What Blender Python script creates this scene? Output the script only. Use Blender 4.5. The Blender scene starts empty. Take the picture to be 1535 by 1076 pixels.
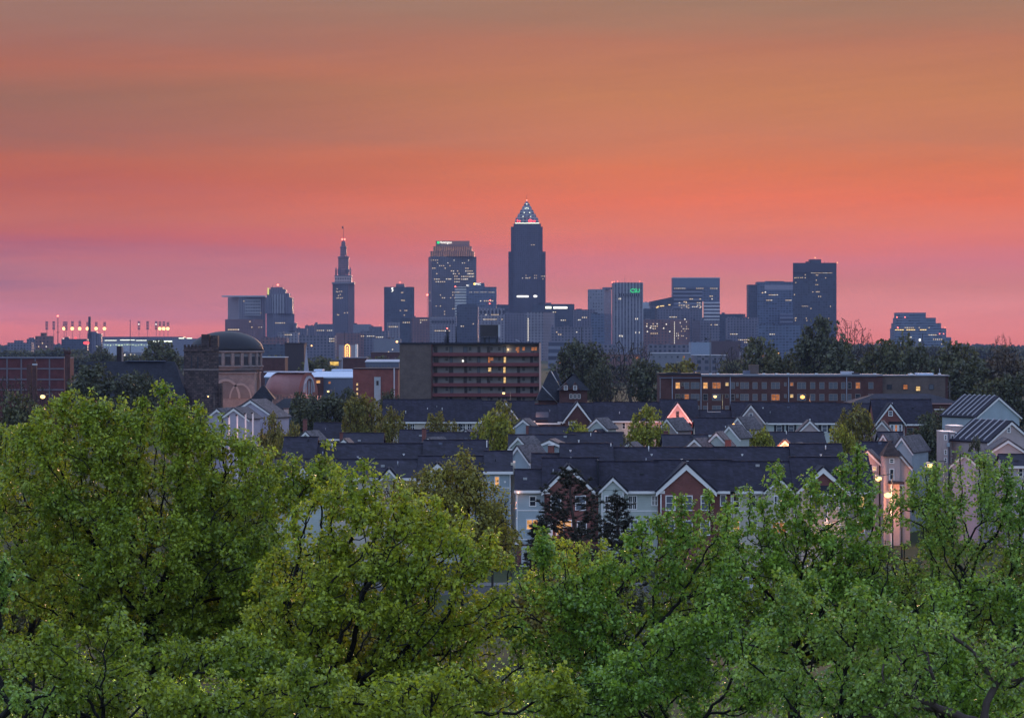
import bpy, math, random
import numpy as np
from mathutils import Vector
R = math.radians
F = 4460.0; HZ = 515.0; CH = 25.0; CX = 767.5
sc = bpy.context.scene
col = sc.collection
rnd = random.Random(7)

def X(px, D): return (px - CX) / F * D
def Z(py, D): return CH + (HZ - py) / F * D
def M(p, D): return p / F * D              # size in metres of p photo pixels at distance D
def hill(y):
    t = min(1, max(0, (y - 120) / 150)); t = t * t * (3 - 2 * t)
    return 9.0 * (1 - t)

# ------------------------------------------------------------------ materials
MATS = {}
def newmat(name):
    m = bpy.data.materials.new(name); m.use_nodes = True
    nt = m.node_tree; nt.nodes.clear()
    out = nt.nodes.new('ShaderNodeOutputMaterial')
    return m, nt, out
def N(nt, t, **kw):
    n = nt.nodes.new(t)
    for k, v in kw.items(): setattr(n, k, v)
    return n
def math_(nt, op, a, b=None, c=None):
    n = nt.nodes.new('ShaderNodeMath'); n.operation = op
    for i, v in enumerate((a, b, c)):
        if v is None: continue
        if isinstance(v, (int, float)): n.inputs[i].default_value = v
        else: nt.links.new(v, n.inputs[i])
    return n.outputs[0]
def mixc(nt, f, a, b, mode='MIX'):
    n = nt.nodes.new('ShaderNodeMix'); n.data_type = 'RGBA'; n.blend_type = mode
    for s, v in ((n.inputs[0], f), (n.inputs[6], a), (n.inputs[7], b)):
        if isinstance(v, (int, float)): s.default_value = v
        elif isinstance(v, tuple): s.default_value = (v[0], v[1], v[2], 1)
        else: nt.links.new(v, s)
    return n.outputs[2]
def noise(nt, vec, scale, detail=3, rough=0.55):
    n = N(nt, 'ShaderNodeTexNoise'); n.inputs['Scale'].default_value = scale
    n.inputs['Detail'].default_value = detail; n.inputs['Roughness'].default_value = rough
    if vec is not None: nt.links.new(vec, n.inputs['Vector'])
    return n.outputs['Fac']
def principled(nt, out, color, rough=0.8, spec=0.3, metal=0.0):
    b = N(nt, 'ShaderNodeBsdfPrincipled')
    if isinstance(color, tuple): b.inputs['Base Color'].default_value = (*color, 1)
    else: nt.links.new(color, b.inputs['Base Color'])
    if isinstance(rough, (int, float)): b.inputs['Roughness'].default_value = rough
    else: nt.links.new(rough, b.inputs['Roughness'])
    b.inputs['Specular IOR Level'].default_value = spec
    b.inputs['Metallic'].default_value = metal
    nt.links.new(b.outputs[0], out.inputs[0])
    return b
def plain(name, c, rough=0.8, var=0.25, scale=0.6, spec=0.3, metal=0.0):
    """painted or raw surface with weathering at two scales"""
    if name in MATS: return MATS[name]
    m, nt, out = newmat(name)
    tc = N(nt, 'ShaderNodeTexCoord').outputs['Object']
    f = noise(nt, tc, scale, 5)
    f2 = noise(nt, tc, scale * 9, 3)
    f = math_(nt, 'ADD', math_(nt, 'MULTIPLY', f, 0.65), math_(nt, 'MULTIPLY', f2, 0.35))
    k = math_(nt, 'MULTIPLY_ADD', math_(nt, 'SUBTRACT', f, 0.5), 2 * var * 1.8, 1.0)
    cc = mixc(nt, 1.0, c, k, 'MULTIPLY')
    principled(nt, out, cc, rough, spec, metal)
    MATS[name] = m; return m
def siding(name, c, course=0.2):
    """horizontal lap siding"""
    if name in MATS: return MATS[name]
    m, nt, out = newmat(name)
    tc = N(nt, 'ShaderNodeTexCoord').outputs['Object']
    sp = N(nt, 'ShaderNodeSeparateXYZ'); nt.links.new(tc, sp.inputs[0])
    fr = math_(nt, 'FRACT', math_(nt, 'MULTIPLY', sp.outputs[2], 1 / course))
    edge = math_(nt, 'LESS_THAN', fr, 0.14)
    f = noise(nt, tc, 0.5, 5)
    k = math_(nt, 'MULTIPLY_ADD', math_(nt, 'SUBTRACT', f, 0.5), 0.5, 1.0)
    k = math_(nt, 'SUBTRACT', k, math_(nt, 'MULTIPLY', edge, 0.2))
    b = principled(nt, out, mixc(nt, 1.0, c, k, 'MULTIPLY'), 0.6, 0.3)
    bp = N(nt, 'ShaderNodeBump'); bp.inputs['Strength'].default_value = 0.5; bp.inputs['Distance'].default_value = 0.03
    nt.links.new(fr, bp.inputs['Height']); nt.links.new(bp.outputs[0], b.inputs['Normal'])
    MATS[name] = m; return m
def brick(name, c1, c2, mortar, w=0.22, h=0.075, msize=0.012):
    if name in MATS: return MATS[name]
    m, nt, out = newmat(name)
    uv = N(nt, 'ShaderNodeUVMap').outputs[0]
    b = N(nt, 'ShaderNodeTexBrick'); nt.links.new(uv, b.inputs['Vector'])
    b.inputs['Color1'].default_value = (*c1, 1); b.inputs['Color2'].default_value = (*c2, 1); b.inputs['Mortar'].default_value = (*mortar, 1)
    b.inputs['Scale'].default_value = 1; b.inputs['Brick Width'].default_value = w; b.inputs['Row Height'].default_value = h
    b.inputs['Mortar Size'].default_value = msize
    tc = N(nt, 'ShaderNodeTexCoord').outputs['Object']
    f = noise(nt, tc, 0.45, 6, 0.65)
    k = math_(nt, 'MULTIPLY_ADD', math_(nt, 'SUBTRACT', f, 0.5), 1.1, 1.0)
    principled(nt, out, mixc(nt, 1.0, b.outputs[0], k, 'MULTIPLY'), 0.85, 0.2)
    MATS[name] = m; return m
def shingle(name, c, var=0.3):
    if name in MATS: return MATS[name]
    m, nt, out = newmat(name)
    tc = N(nt, 'ShaderNodeTexCoord').outputs['Object']
    mp = N(nt, 'ShaderNodeMapping'); mp.inputs['Scale'].default_value = (1, 0.0, 1); nt.links.new(tc, mp.inputs[0])
    b = N(nt, 'ShaderNodeTexBrick'); 
    sp = N(nt, 'ShaderNodeSeparateXYZ'); nt.links.new(tc, sp.inputs[0])
    cb = N(nt, 'ShaderNodeCombineXYZ')
    nt.links.new(math_(nt, 'ADD', sp.outputs[0], sp.outputs[1]), cb.inputs[0]); nt.links.new(sp.outputs[2], cb.inputs[1])
    nt.links.new(cb.outputs[0], b.inputs['Vector'])
    b.inputs['Color1'].default_value = (*[x * 0.7 for x in c], 1); b.inputs['Color2'].default_value = (*[x * 1.35 for x in c], 1)
    b.inputs['Mortar'].default_value = (*[x * 0.5 for x in c], 1)
    b.inputs['Scale'].default_value = 1; b.inputs['Brick Width'].default_value = 0.45; b.inputs['Row Height'].default_value = 0.16; b.inputs['Mortar Size'].default_value = 0.01
    f = noise(nt, tc, 0.35, 6, 0.7)
    k = math_(nt, 'MULTIPLY_ADD', math_(nt, 'SUBTRACT', f, 0.5), 2 * var * 2.6, 1.0)
    # rain streaks running down the slope
    mp.inputs['Scale'].default_value = (1.6, 0.0, 0.12)
    k = math_(nt, 'MULTIPLY', k, math_(nt, 'MULTIPLY_ADD', math_(nt, 'SUBTRACT', noise(nt, mp.outputs[0], 1.0, 4, .6), 0.5), 0.9, 1.0))
    principled(nt, out, mixc(nt, 1.0, b.outputs[0], k, 'MULTIPLY'), 0.75, 0.25)
    MATS[name] = m; return m
def facade(name, wall, glass, bay, floor, wf, hf, rough=0.35, gvar=0.6):
    """curtain wall / punched windows pattern on UVs measured in metres"""
    if name in MATS: return MATS[name]
    m, nt, out = newmat(name)
    uv = N(nt, 'ShaderNodeUVMap').outputs[0]
    sp = N(nt, 'ShaderNodeSeparateXYZ'); nt.links.new(uv, sp.inputs[0])
    u = math_(nt, 'MULTIPLY', sp.outputs[0], 1 / bay); v = math_(nt, 'MULTIPLY', sp.outputs[1], 1 / floor)
    fu = math_(nt, 'ABSOLUTE', math_(nt, 'SUBTRACT', math_(nt, 'FRACT', u), 0.5))
    fv = math_(nt, 'ABSOLUTE', math_(nt, 'SUBTRACT', math_(nt, 'FRACT', v), 0.5))
    mask = math_(nt, 'MULTIPLY', math_(nt, 'LESS_THAN', fu, wf / 2), math_(nt, 'LESS_THAN', fv, hf / 2))
    cb = N(nt, 'ShaderNodeCombineXYZ'); nt.links.new(math_(nt, 'FLOOR', u), cb.inputs[0]); nt.links.new(math_(nt, 'FLOOR', v), cb.inputs[1])
    wn = N(nt, 'ShaderNodeTexWhiteNoise'); wn.noise_dimensions = '2D'; nt.links.new(cb.outputs[0], wn.inputs['Vector'])
    g = mixc(nt, 1.0, glass, math_(nt, 'MULTIPLY_ADD', wn.outputs[0], gvar * 2, 1 - gvar), 'MULTIPLY')
    tc = N(nt, 'ShaderNodeTexCoord').outputs['Object']
    f = noise(nt, tc, 0.03, 5)
    k = math_(nt, 'MULTIPLY_ADD', math_(nt, 'SUBTRACT', f, 0.5), 0.8, 1.0)
    w = mixc(nt, 1.0, wall, k, 'MULTIPLY')
    c = mixc(nt, mask, w, g)
    r = math_(nt, 'SUBTRACT', 0.85, math_(nt, 'MULTIPLY', mask, 0.85 - rough))
    principled(nt, out, c, r, 0.4)
    MATS[name] = m; return m
def emit(name, c, s):
    if name in MATS: return MATS[name]
    m, nt, out = newmat(name)
    e = N(nt, 'ShaderNodeEmission'); e.inputs[0].default_value = (*c, 1); e.inputs[1].default_value = s
    nt.links.new(e.outputs[0], out.inputs[0])
    MATS[name] = m; return m
def litglass(name, c, s):
    """lit window: uneven glow, curtains and furniture behind"""
    if name in MATS: return MATS[name]
    m, nt, out = newmat(name)
    tc = N(nt, 'ShaderNodeTexCoord').outputs['Object']
    f = noise(nt, tc, 1.6, 3)
    k = math_(nt, 'MULTIPLY', math_(nt, 'POWER', f, 1.5), s * 2.6)
    e = N(nt, 'ShaderNodeEmission'); e.inputs[0].default_value = (*c, 1); nt.links.new(k, e.inputs[1])
    nt.links.new(e.outputs[0], out.inputs[0])
    MATS[name] = m; return m
def leafmat(name, c1, c2, trans=0.35, rough=0.45, nscale=0.35):
    if name in MATS: return MATS[name]
    m, nt, out = newmat(name)
    g = N(nt, 'ShaderNodeNewGeometry')
    tc = N(nt, 'ShaderNodeTexCoord').outputs['Object']
    f = noise(nt, tc, nscale, 3)
    f = math_(nt, 'MULTIPLY_ADD', math_(nt, 'SUBTRACT', f, 0.5), 2.4, 0.5)
    f = math_(nt, 'ADD', math_(nt, 'MULTIPLY', f, 0.6), math_(nt, 'MULTIPLY', g.outputs['Random Per Island'], 0.4))
    cl = N(nt, 'ShaderNodeClamp'); nt.links.new(f, cl.inputs[0])
    c = mixc(nt, cl.outputs[0], c1, c2)
    k = math_(nt, 'MULTIPLY_ADD', g.outputs['Random Per Island'], 1.1, 0.5)
    c = mixc(nt, 1.0, c, k, 'MULTIPLY')
    b = N(nt, 'ShaderNodeBsdfPrincipled'); nt.links.new(c, b.inputs['Base Color'])
    b.inputs['Roughness'].default_value = rough; b.inputs['Specular IOR Level'].default_value = 0.55
    t = N(nt, 'ShaderNodeBsdfTranslucent')
    nt.links.new(mixc(nt, 1.0, c, (1.5, 1.25, 0.5), 'MULTIPLY'), t.inputs[0])
    mx = N(nt, 'ShaderNodeMixShader'); mx.inputs[0].default_value = trans
    nt.links.new(b.outputs[0], mx.inputs[1]); nt.links.new(t.outputs[0], mx.inputs[2]); nt.links.new(mx.outputs[0], out.inputs[0])
    MATS[name] = m; return m

# ------------------------------------------------------------------ objects
def tag(o, label=None, cat=None, group=None, kind=None):
    if label: o['label'] = label
    if cat: o['category'] = cat
    if group: o['group'] = group
    if kind: o['kind'] = kind
    return o
def empty(name, loc, label=None, cat=None, group=None, rz=0):
    o = bpy.data.objects.new(name, None); col.objects.link(o)
    o.location = loc; o.rotation_euler = (0, 0, rz); o.empty_display_size = 0.5
    return tag(o, label, cat, group)
def link(name, me, parent=None, loc=None, scale=None, rz=0):
    o = bpy.data.objects.new(name, me); col.objects.link(o)
    if parent: o.parent = parent
    if loc is not None: o.location = loc
    if scale is not None: o.scale = scale
    if rz: o.rotation_euler = (0, 0, rz)
    return o
class MB:
    def __init__(s): s.v = []; s.f = []; s.uv = []; s.sm = []
    def face(s, pts, uv=None, smooth=False):
        i = len(s.v); s.v += [tuple(p) for p in pts]; s.f.append(tuple(range(i, i + len(pts))))
        if uv is None:
            # planar uv in metres: horizontal run and height
            p0, p1, p2 = Vector(pts[0]), Vector(pts[1]), Vector(pts[2])
            n = (p1 - p0).cross(p2 - p0)
            if n.length > 0: n.normalize()
            h = Vector((-n.y, n.x, 0))
            if h.length < 1e-3: uv = [(p[0], p[1]) for p in pts]
            else:
                h.normalize(); uv = [(Vector(p).dot(h), p[2]) for p in pts]
        s.uv += list(uv); s.sm.append(smooth); return s
    def hexa(s, b, t):
        """b, t: four bottom and four top points, same order, counter-clockwise seen from above"""
        n = len(b)
        s.face(list(reversed(b))); s.face(t)
        for i in range(n):
            j = (i + 1) % n; s.face([b[i], b[j], t[j], t[i]])
        return s
    def box(s, x0, x1, y0, y1, z0, z1):
        b = [(x0, y0, z0), (x1, y0, z0), (x1, y1, z0), (x0, y1, z0)]
        return s.hexa(b, [(p[0], p[1], z1) for p in b])
    def prism(s, poly, z0, z1):
        n = len(poly); u = 0.0
        s.face([(x, y, z0) for x, y in reversed(poly)]); s.face([(x, y, z1) for x, y in poly])
        for i in range(n):
            a, b = poly[i], poly[(i + 1) % n]; L = math.hypot(b[0] - a[0], b[1] - a[1])
            s.face([(*a, z0), (*b, z0), (*b, z1), (*a, z1)], [(u, z0), (u + L, z0), (u + L, z1), (u, z1)]); u += L
        return s
    def lathe(s, prof, n=16, cx=0, cy=0, smooth=True, a0=0, caps=True):
        """prof: list of (r, z) from bottom to top"""
        ring = lambda r, z: [(cx + r * math.cos(a0 + 2 * math.pi * k / n), cy + r * math.sin(a0 + 2 * math.pi * k / n), z) for k in range(n)]
        for (r0, z0), (r1, z1) in zip(prof, prof[1:]):
            A, B = ring(r0, z0), ring(r1, z1)
            for k in range(n):
                j = (k + 1) % n; L = 2 * math.pi * max(r0, r1) / n
                uv = [(k * L, z0), (k * L + L, z0), (k * L + L, z1), (k * L, z1)]
                if r1 < 1e-4: s.face([A[k], A[j], B[k]], uv[:3], smooth)
                elif r0 < 1e-4: s.face([A[k], B[j], B[k]], uv[1:], smooth)
                else: s.face([A[k], A[j], B[j], B[k]], uv, smooth)
        if caps and prof[0][0] > 1e-4: s.face(list(reversed(ring(*prof[0]))))
        if caps and prof[-1][0] > 1e-4: s.face(ring(*prof[-1]))
        return s
    def tube(s, p, q, r0, r1=None, n=6):
        r1 = r0 if r1 is None else r1
        p, q = Vector(p), Vector(q); d = (q - p).normalized()
        a = d.orthogonal().normalized(); b = d.cross(a)
        A = [p + r0 * (math.cos(t) * a + math.sin(t) * b) for t in [2 * math.pi * k / n for k in range(n)]]
        B = [q + r1 * (math.cos(t) * a + math.sin(t) * b) for t in [2 * math.pi * k / n for k in range(n)]]
        for k in range(n):
            j = (k + 1) % n; s.face([A[k], A[j], B[j], B[k]], smooth=True)
        s.face(list(reversed(A))); s.face(B); return s
    def mesh(s, name, mat):
        me = bpy.data.meshes.new(name); me.from_pydata(s.v, [], s.f)
        uvl = me.uv_layers.new(name='UVMap')
        uvl.data.foreach_set('uv', np.array(s.uv, np.float32).ravel())
        me.polygons.foreach_set('use_smooth', np.array(s.sm, bool))
        if any(s.sm):
            # weld so smooth shading works
            import bmesh
            bm = bmesh.new(); bm.from_mesh(me); bmesh.ops.remove_doubles(bm, verts=bm.verts, dist=1e-4); bm.to_mesh(me); bm.free()
        me.materials.append(mat); me.update(); return me
    def build(s, name, mat, parent=None, loc=None):
        return link(name, s.mesh(name, mat), parent, loc)
def quads_mesh(name, V, mat, nv=4):
    """V: (n*nv, 3) array, each run of nv vertices one face"""
    n = len(V) // nv
    me = bpy.data.meshes.new(name)
    me.vertices.add(len(V)); me.vertices.foreach_set('co', np.asarray(V, np.float32).ravel())
    me.loops.add(len(V)); me.loops.foreach_set('vertex_index', np.arange(len(V), dtype=np.int32))
    me.polygons.add(n); me.polygons.foreach_set('loop_start', np.arange(0, len(V), nv, dtype=np.int32))
    me.materials.append(mat); me.update(calc_edges=True); return me
def text(parent, name, body, size, loc, mat, rx=90, rz=0, ext=0.3, squash=1.0):
    c = bpy.data.curves.new(name, 'FONT'); c.body = body; c.size = size; c.extrude = ext
    c.align_x = 'CENTER'; c.align_y = 'CENTER'; c.materials.append(mat)
    t = bpy.data.objects.new(name, c); me = bpy.data.meshes.new_from_object(t); bpy.data.objects.remove(t)
    o = bpy.data.objects.new(name, me); col.objects.link(o); o.parent = parent
    o.location = loc; o.rotation_euler = (R(rx), 0, rz); o.scale = (squash, 1, 1); return o

# ------------------------------------------------------------------ camera, world, sun, haze
cam = bpy.data.cameras.new('camera'); co = bpy.data.objects.new('camera', cam); col.objects.link(co)
co.location = (0, 0, CH); co.rotation_euler = (R(90), 0, 0)
cam.sensor_width = 36; cam.lens = 36 * F / 1535; cam.shift_y = (HZ - 538) / 1535
cam.clip_start = 0.5; cam.clip_end = 40000
sc.camera = co
sc.view_settings.view_transform = 'Standard'; sc.view_settings.look = 'None'
sc.view_settings.exposure = 0; sc.view_settings.gamma = 1
cy = sc.cycles
cy.use_denoising = True; cy.max_bounces = 6; cy.diffuse_bounces = 3; cy.glossy_bounces = 2
cy.transmission_bounces = 4; cy.volume_bounces = 0; cy.caustics_reflective = False; cy.caustics_refractive = False
cy.sample_clamp_indirect = 4.0
try: cy.denoiser = 'OPENIMAGEDENOISE'; cy.denoising_input_passes = 'RGB_ALBEDO_NORMAL'; cy.denoising_prefilter = 'ACCURATE'
except Exception: pass

SUN_AZ = R(6)      # a little to the right of the view direction (+Y), below the towers
SUN_EL = R(3.0)
w = bpy.data.worlds.new('World'); sc.world = w; w.use_nodes = True
nt = w.node_tree; nt.nodes.clear()
out = N(nt, 'ShaderNodeOutputWorld'); bg = N(nt, 'ShaderNodeBackground'); nt.links.new(bg.outputs[0], out.inputs[0])
sky = N(nt, 'ShaderNodeTexSky'); sky.sky_type = 'NISHITA'; sky.sun_disc = False
sky.sun_elevation = SUN_EL; sky.sun_rotation = SUN_AZ; sky.dust_density = 1.0; sky.ozone_density = 3.0
tcd = N(nt, 'ShaderNodeTexCoord').outputs['Generated']
sp = N(nt, 'ShaderNodeSeparateXYZ'); nt.links.new(tcd, sp.inputs[0])
az = math_(nt, 'ARCTAN2', sp.outputs[0], sp.outputs[1]); el = sp.outputs[2]
# slow streaks of thin cloud, stretched along the horizon
cbv = N(nt, 'ShaderNodeCombineXYZ')
nt.links.new(math_(nt, 'MULTIPLY', az, 9.0), cbv.inputs[0])
nt.links.new(math_(nt, 'ADD', math_(nt, 'MULTIPLY', el, 130.0), math_(nt, 'MULTIPLY', az, 9.0)), cbv.inputs[1])
st = noise(nt, cbv.outputs[0], 0.55, 5, 0.55)
elp = math_(nt, 'ADD', el, math_(nt, 'MULTIPLY', math_(nt, 'SUBTRACT', st, 0.5), 0.016))
def ramp(stops):
    r = N(nt, 'ShaderNodeValToRGB'); cr = r.color_ramp; cr.interpolation = 'EASE' if False else 'LINEAR'
    while len(cr.elements) > 1: cr.elements.remove(cr.elements[-1])
    s2l = lambda v: ((v / 255 + 0.055) / 1.055) ** 2.4 if v > 10 else v / 255 / 12.92
    for i, (p, c) in enumerate(stops):
        e = cr.elements[0] if i == 0 else cr.elements.new(p)
        e.position = p; e.color = (s2l(c[0]), s2l(c[1]), s2l(c[2]), 1)
    return r
SKYL = [(0.0, (240, 132, 129)), (0.0384, (246, 136, 132)), (0.0864, (222, 133, 143)), (0.144, (209, 126, 130)), (0.2207, (207, 123, 120)), (0.2878, (214, 101, 81)), (0.3549, (210, 111, 76)), (0.4697, (197, 99, 59)), (0.5365, (192, 104, 64)), (0.6033, (168, 106, 79)), (0.7175, (158, 107, 79)), (0.7934, (179, 108, 78)), (0.8691, (167, 111, 89)), (0.9824, (160, 120, 100))]
SKYR = [(0.0, (251, 136, 119)), (0.0384, (251, 143, 129)), (0.1057, (248, 149, 136)), (0.1633, (234, 139, 121)), (0.221, (235, 130, 124)), (0.2785, (248, 127, 97)), (0.3361, (248, 129, 81)), (0.4128, (247, 122, 62)), (0.5085, (230, 125, 62)), (0.604, (211, 129, 79)), (0.7183, (204, 130, 76)), (0.8701, (189, 122, 85)), (0.9834, (164, 125, 95))]
elm = N(nt, 'ShaderNodeMapRange'); elm.inputs['From Min'].default_value = 0.0; elm.inputs['From Max'].default_value = 0.1155
nt.links.new(elp, elm.inputs['Value'])
rl, rr = ramp(SKYL), ramp(SKYR)
nt.links.new(elm.outputs[0], rl.inputs[0]); nt.links.new(elm.outputs[0], rr.inputs[0])
azm = N(nt, 'ShaderNodeMapRange'); azm.inputs['From Min'].default_value = -0.18; azm.inputs['From Max'].default_value = 0.07
azm.interpolation_type = 'SMOOTHSTEP'; nt.links.new(az, azm.inputs['Value'])
glow = mixc(nt, 1.0, mixc(nt, azm.outputs[0], rl.outputs[0], rr.outputs[0]), (1.05, 1.0, 1.0), 'MULTIPLY')
# faint violet cloud bank low on the left
cb2 = N(nt, 'ShaderNodeCombineXYZ'); nt.links.new(math_(nt, 'MULTIPLY', az, 14.0), cb2.inputs[0]); nt.links.new(math_(nt, 'MULTIPLY', el, 210.0), cb2.inputs[1]); cb2.inputs[2].default_value = 4.2
cl = noise(nt, cb2.outputs[0], 0.5, 4, 0.6)
clm = N(nt, 'ShaderNodeMapRange'); clm.inputs['From Min'].default_value = 0.5; clm.inputs['From Max'].default_value = 0.75; nt.links.new(cl, clm.inputs['Value'])
low = N(nt, 'ShaderNodeMapRange'); low.inputs['From Min'].default_value = 0.06; low.inputs['From Max'].default_value = 0.02; nt.links.new(el, low.inputs['Value'])
lft = N(nt, 'ShaderNodeMapRange'); lft.inputs['From Min'].default_value = -0.02; lft.inputs['From Max'].default_value = -0.16; nt.links.new(az, lft.inputs['Value'])
cf = math_(nt, 'MULTIPLY', math_(nt, 'MULTIPLY', clm.outputs[0], low.outputs[0]), math_(nt, 'MULTIPLY', lft.outputs[0], 0.55))
glow = mixc(nt, cf, glow, (0.22, 0.13, 0.26))
# fine wisps that brighten or dull the afterglow slightly
cb3 = N(nt, 'ShaderNodeCombineXYZ'); nt.links.new(math_(nt, 'MULTIPLY', az, 22.0), cb3.inputs[0]); nt.links.new(math_(nt, 'ADD', math_(nt, 'MULTIPLY', el, 300.0), math_(nt, 'MULTIPLY', az, -26.0)), cb3.inputs[1])
ws = noise(nt, cb3.outputs[0], 0.45, 7, 0.62)
glow = mixc(nt, 1.0, glow, math_(nt, 'MULTIPLY_ADD', math_(nt, 'SUBTRACT', ws, 0.5), 0.22, 1.0), 'MULTIPLY')
# afterglow fades into the dusk-blue Nishita dome above and behind
DOME = 0.28
dome = mixc(nt, 1.0, sky.outputs[0], (DOME, DOME, DOME), 'MULTIPLY')
dome = mixc(nt, 1.0, dome, (0.46, 0.55, 0.80), 'ADD')
up = N(nt, 'ShaderNodeMapRange'); up.interpolation_type = 'SMOOTHSTEP'; up.inputs['From Min'].default_value = 0.135; up.inputs['From Max'].default_value = 0.34; nt.links.new(el, up.inputs['Value'])
bk = N(nt, 'ShaderNodeMapRange'); bk.interpolation_type = 'SMOOTHSTEP'; bk.inputs['From Min'].default_value = 0.45; bk.inputs['From Max'].default_value = 1.5
nt.links.new(math_(nt, 'ABSOLUTE', az), bk.inputs['Value'])
f = math_(nt, 'MAXIMUM', up.outputs[0], bk.outputs[0])
nt.links.new(mixc(nt, f, glow, dome), bg.inputs[0]); bg.inputs[1].default_value = 1.0
w.cycles.sampling_method = 'MANUAL'; w.cycles.sample_map_resolution = 1024

sl = bpy.data.lights.new('sun', 'SUN'); sl.energy = 1.5; sl.color = (1.0, 0.56, 0.34); sl.angle = R(12)
so = bpy.data.objects.new('sun', sl); col.objects.link(so)
d = Vector((math.sin(SUN_AZ) * math.cos(SUN_EL), math.cos(SUN_AZ) * math.cos(SUN_EL), math.sin(SUN_EL)))
so.rotation_euler = d.to_track_quat('Z', 'Y').to_euler(); so.location = (0, 0, 400)

HAZE = 4.5e-5
m, nt, out = newmat('haze')
pv = N(nt, 'ShaderNodeVolumePrincipled'); pv.inputs['Color'].default_value = (0.33, 0.385, 0.65, 1); pv.inputs['Density'].default_value = HAZE
nt.links.new(pv.outputs[0], out.inputs['Volume'])
hz = MB().box(-2600, 2600, -420, 9700, -2.0, 345).build('haze', m); tag(hz, kind='stuff')

# ground: one sheet with the near hill
mg, nt, out = newmat('ground')
tc = N(nt, 'ShaderNodeTexCoord').outputs['Object']
c = mixc(nt, noise(nt, tc, 0.02, 6, 0.65), (0.028, 0.042, 0.016), (0.06, 0.055, 0.035))
c = mixc(nt, noise(nt, tc, 0.8, 4), c, (0.05, 0.07, 0.03))
principled(nt, out, c, 0.95, 0.1)
ys = list(range(-400, 100, 50)) + list(range(100, 300, 10)) + [320, 360, 420, 600, 1000, 2000, 4000, 6500, 9600]
xs = [-2500, -1200, -500, -200, -100, -50, 0, 50, 100, 200, 500, 1200, 2500]
gv = [(x, y, hill(y)) for y in ys for x in xs]
gf = [(j * len(xs) + i, j * len(xs) + i + 1, (j + 1) * len(xs) + i + 1, (j + 1) * len(xs) + i) for j in range(len(ys) - 1) for i in range(len(xs) - 1)]
me = bpy.data.meshes.new('ground'); me.from_pydata(gv, [], gf); me.materials.append(mg)
tag(link('ground', me), kind='structure')
# ================================================================== downtown skyline (4 to 7 km away)
M_NAVY = facade('navy_curtain_wall', (0.07, 0.08, 0.11), (0.03, 0.04, 0.06), 4.2, 4.2, 0.7, 0.6)
M_BLUE = facade('blue_curtain_wall', (0.12, 0.15, 0.22), (0.05, 0.07, 0.11), 5.0, 4.2, 0.75, 0.6)
M_GRAN = facade('granite_grid', (0.13, 0.12, 0.14), (0.02, 0.025, 0.04), 4.8, 4.4, 0.5, 0.5)
M_RIB = facade('concrete_ribs', (0.26, 0.25, 0.28), (0.06, 0.06, 0.09), 5.4, 4.0, 0.45, 0.92)
M_STONE = facade('limestone_punched', (0.24, 0.22, 0.25), (0.05, 0.05, 0.08), 5.0, 4.2, 0.42, 0.5)
M_STONE2 = facade('grey_stone_punched', (0.16, 0.15, 0.19), (0.04, 0.045, 0.07), 4.6, 4.0, 0.5, 0.55)
M_BRK = facade('red_brick_punched', (0.20, 0.11, 0.11), (0.05, 0.05, 0.07), 5.0, 4.2, 0.42, 0.5)
M_BAND = facade('pale_stripes', (0.55, 0.53, 0.56), (0.05, 0.05, 0.08), 60.0, 6.2, 1.1, 0.5)
M_BAND2 = facade('dim_stripes', (0.20, 0.21, 0.27), (0.05, 0.06, 0.10), 60.0, 7.0, 1.1, 0.55)
M_TERM = facade('old_stone_tower', (0.12, 0.11, 0.14), (0.04, 0.04, 0.06), 4.0, 4.2, 0.4, 0.6)
M_FLAT = plain('plain_concrete', (0.20, 0.20, 0.24), 0.85, 0.15, 0.04)
M_PALE = plain('pale_concrete', (0.45, 0.46, 0.52), 0.8, 0.12, 0.05)
M_DKMET = plain('dark_metal', (0.035, 0.035, 0.045), 0.6, 0.2, 0.3)
M_LITW = litglass('lit_office', (1.0, 0.72, 0.42), 1.1)
M_LITC = litglass('lit_office_cool', (1.0, 0.90, 0.74), 1.3)
E_WHITE = emit('sign_white', (1.0, 0.97, 0.88), 2.2)
E_GREEN = emit('sign_green', (0.03, 1.0, 0.28), 1.2)
E_RED = emit('sign_red', (1.0, 0.06, 0.07), 3.0)
E_BEACON = emit('beacon_red', (1.0, 0.14, 0.10), 7.0)
E_SOD = emit('sodium_lamp', (1.0, 0.46, 0.12), 2.8)
E_SODF = emit('far_sodium_lamp', (1.0, 0.50, 0.18), 4.2)
E_ORNG = emit('neon_orange', (1.0, 0.45, 0.12), 4.0)
E_LINE = emit('white_line_light', (0.95, 1.0, 0.8), 2.2)

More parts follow.
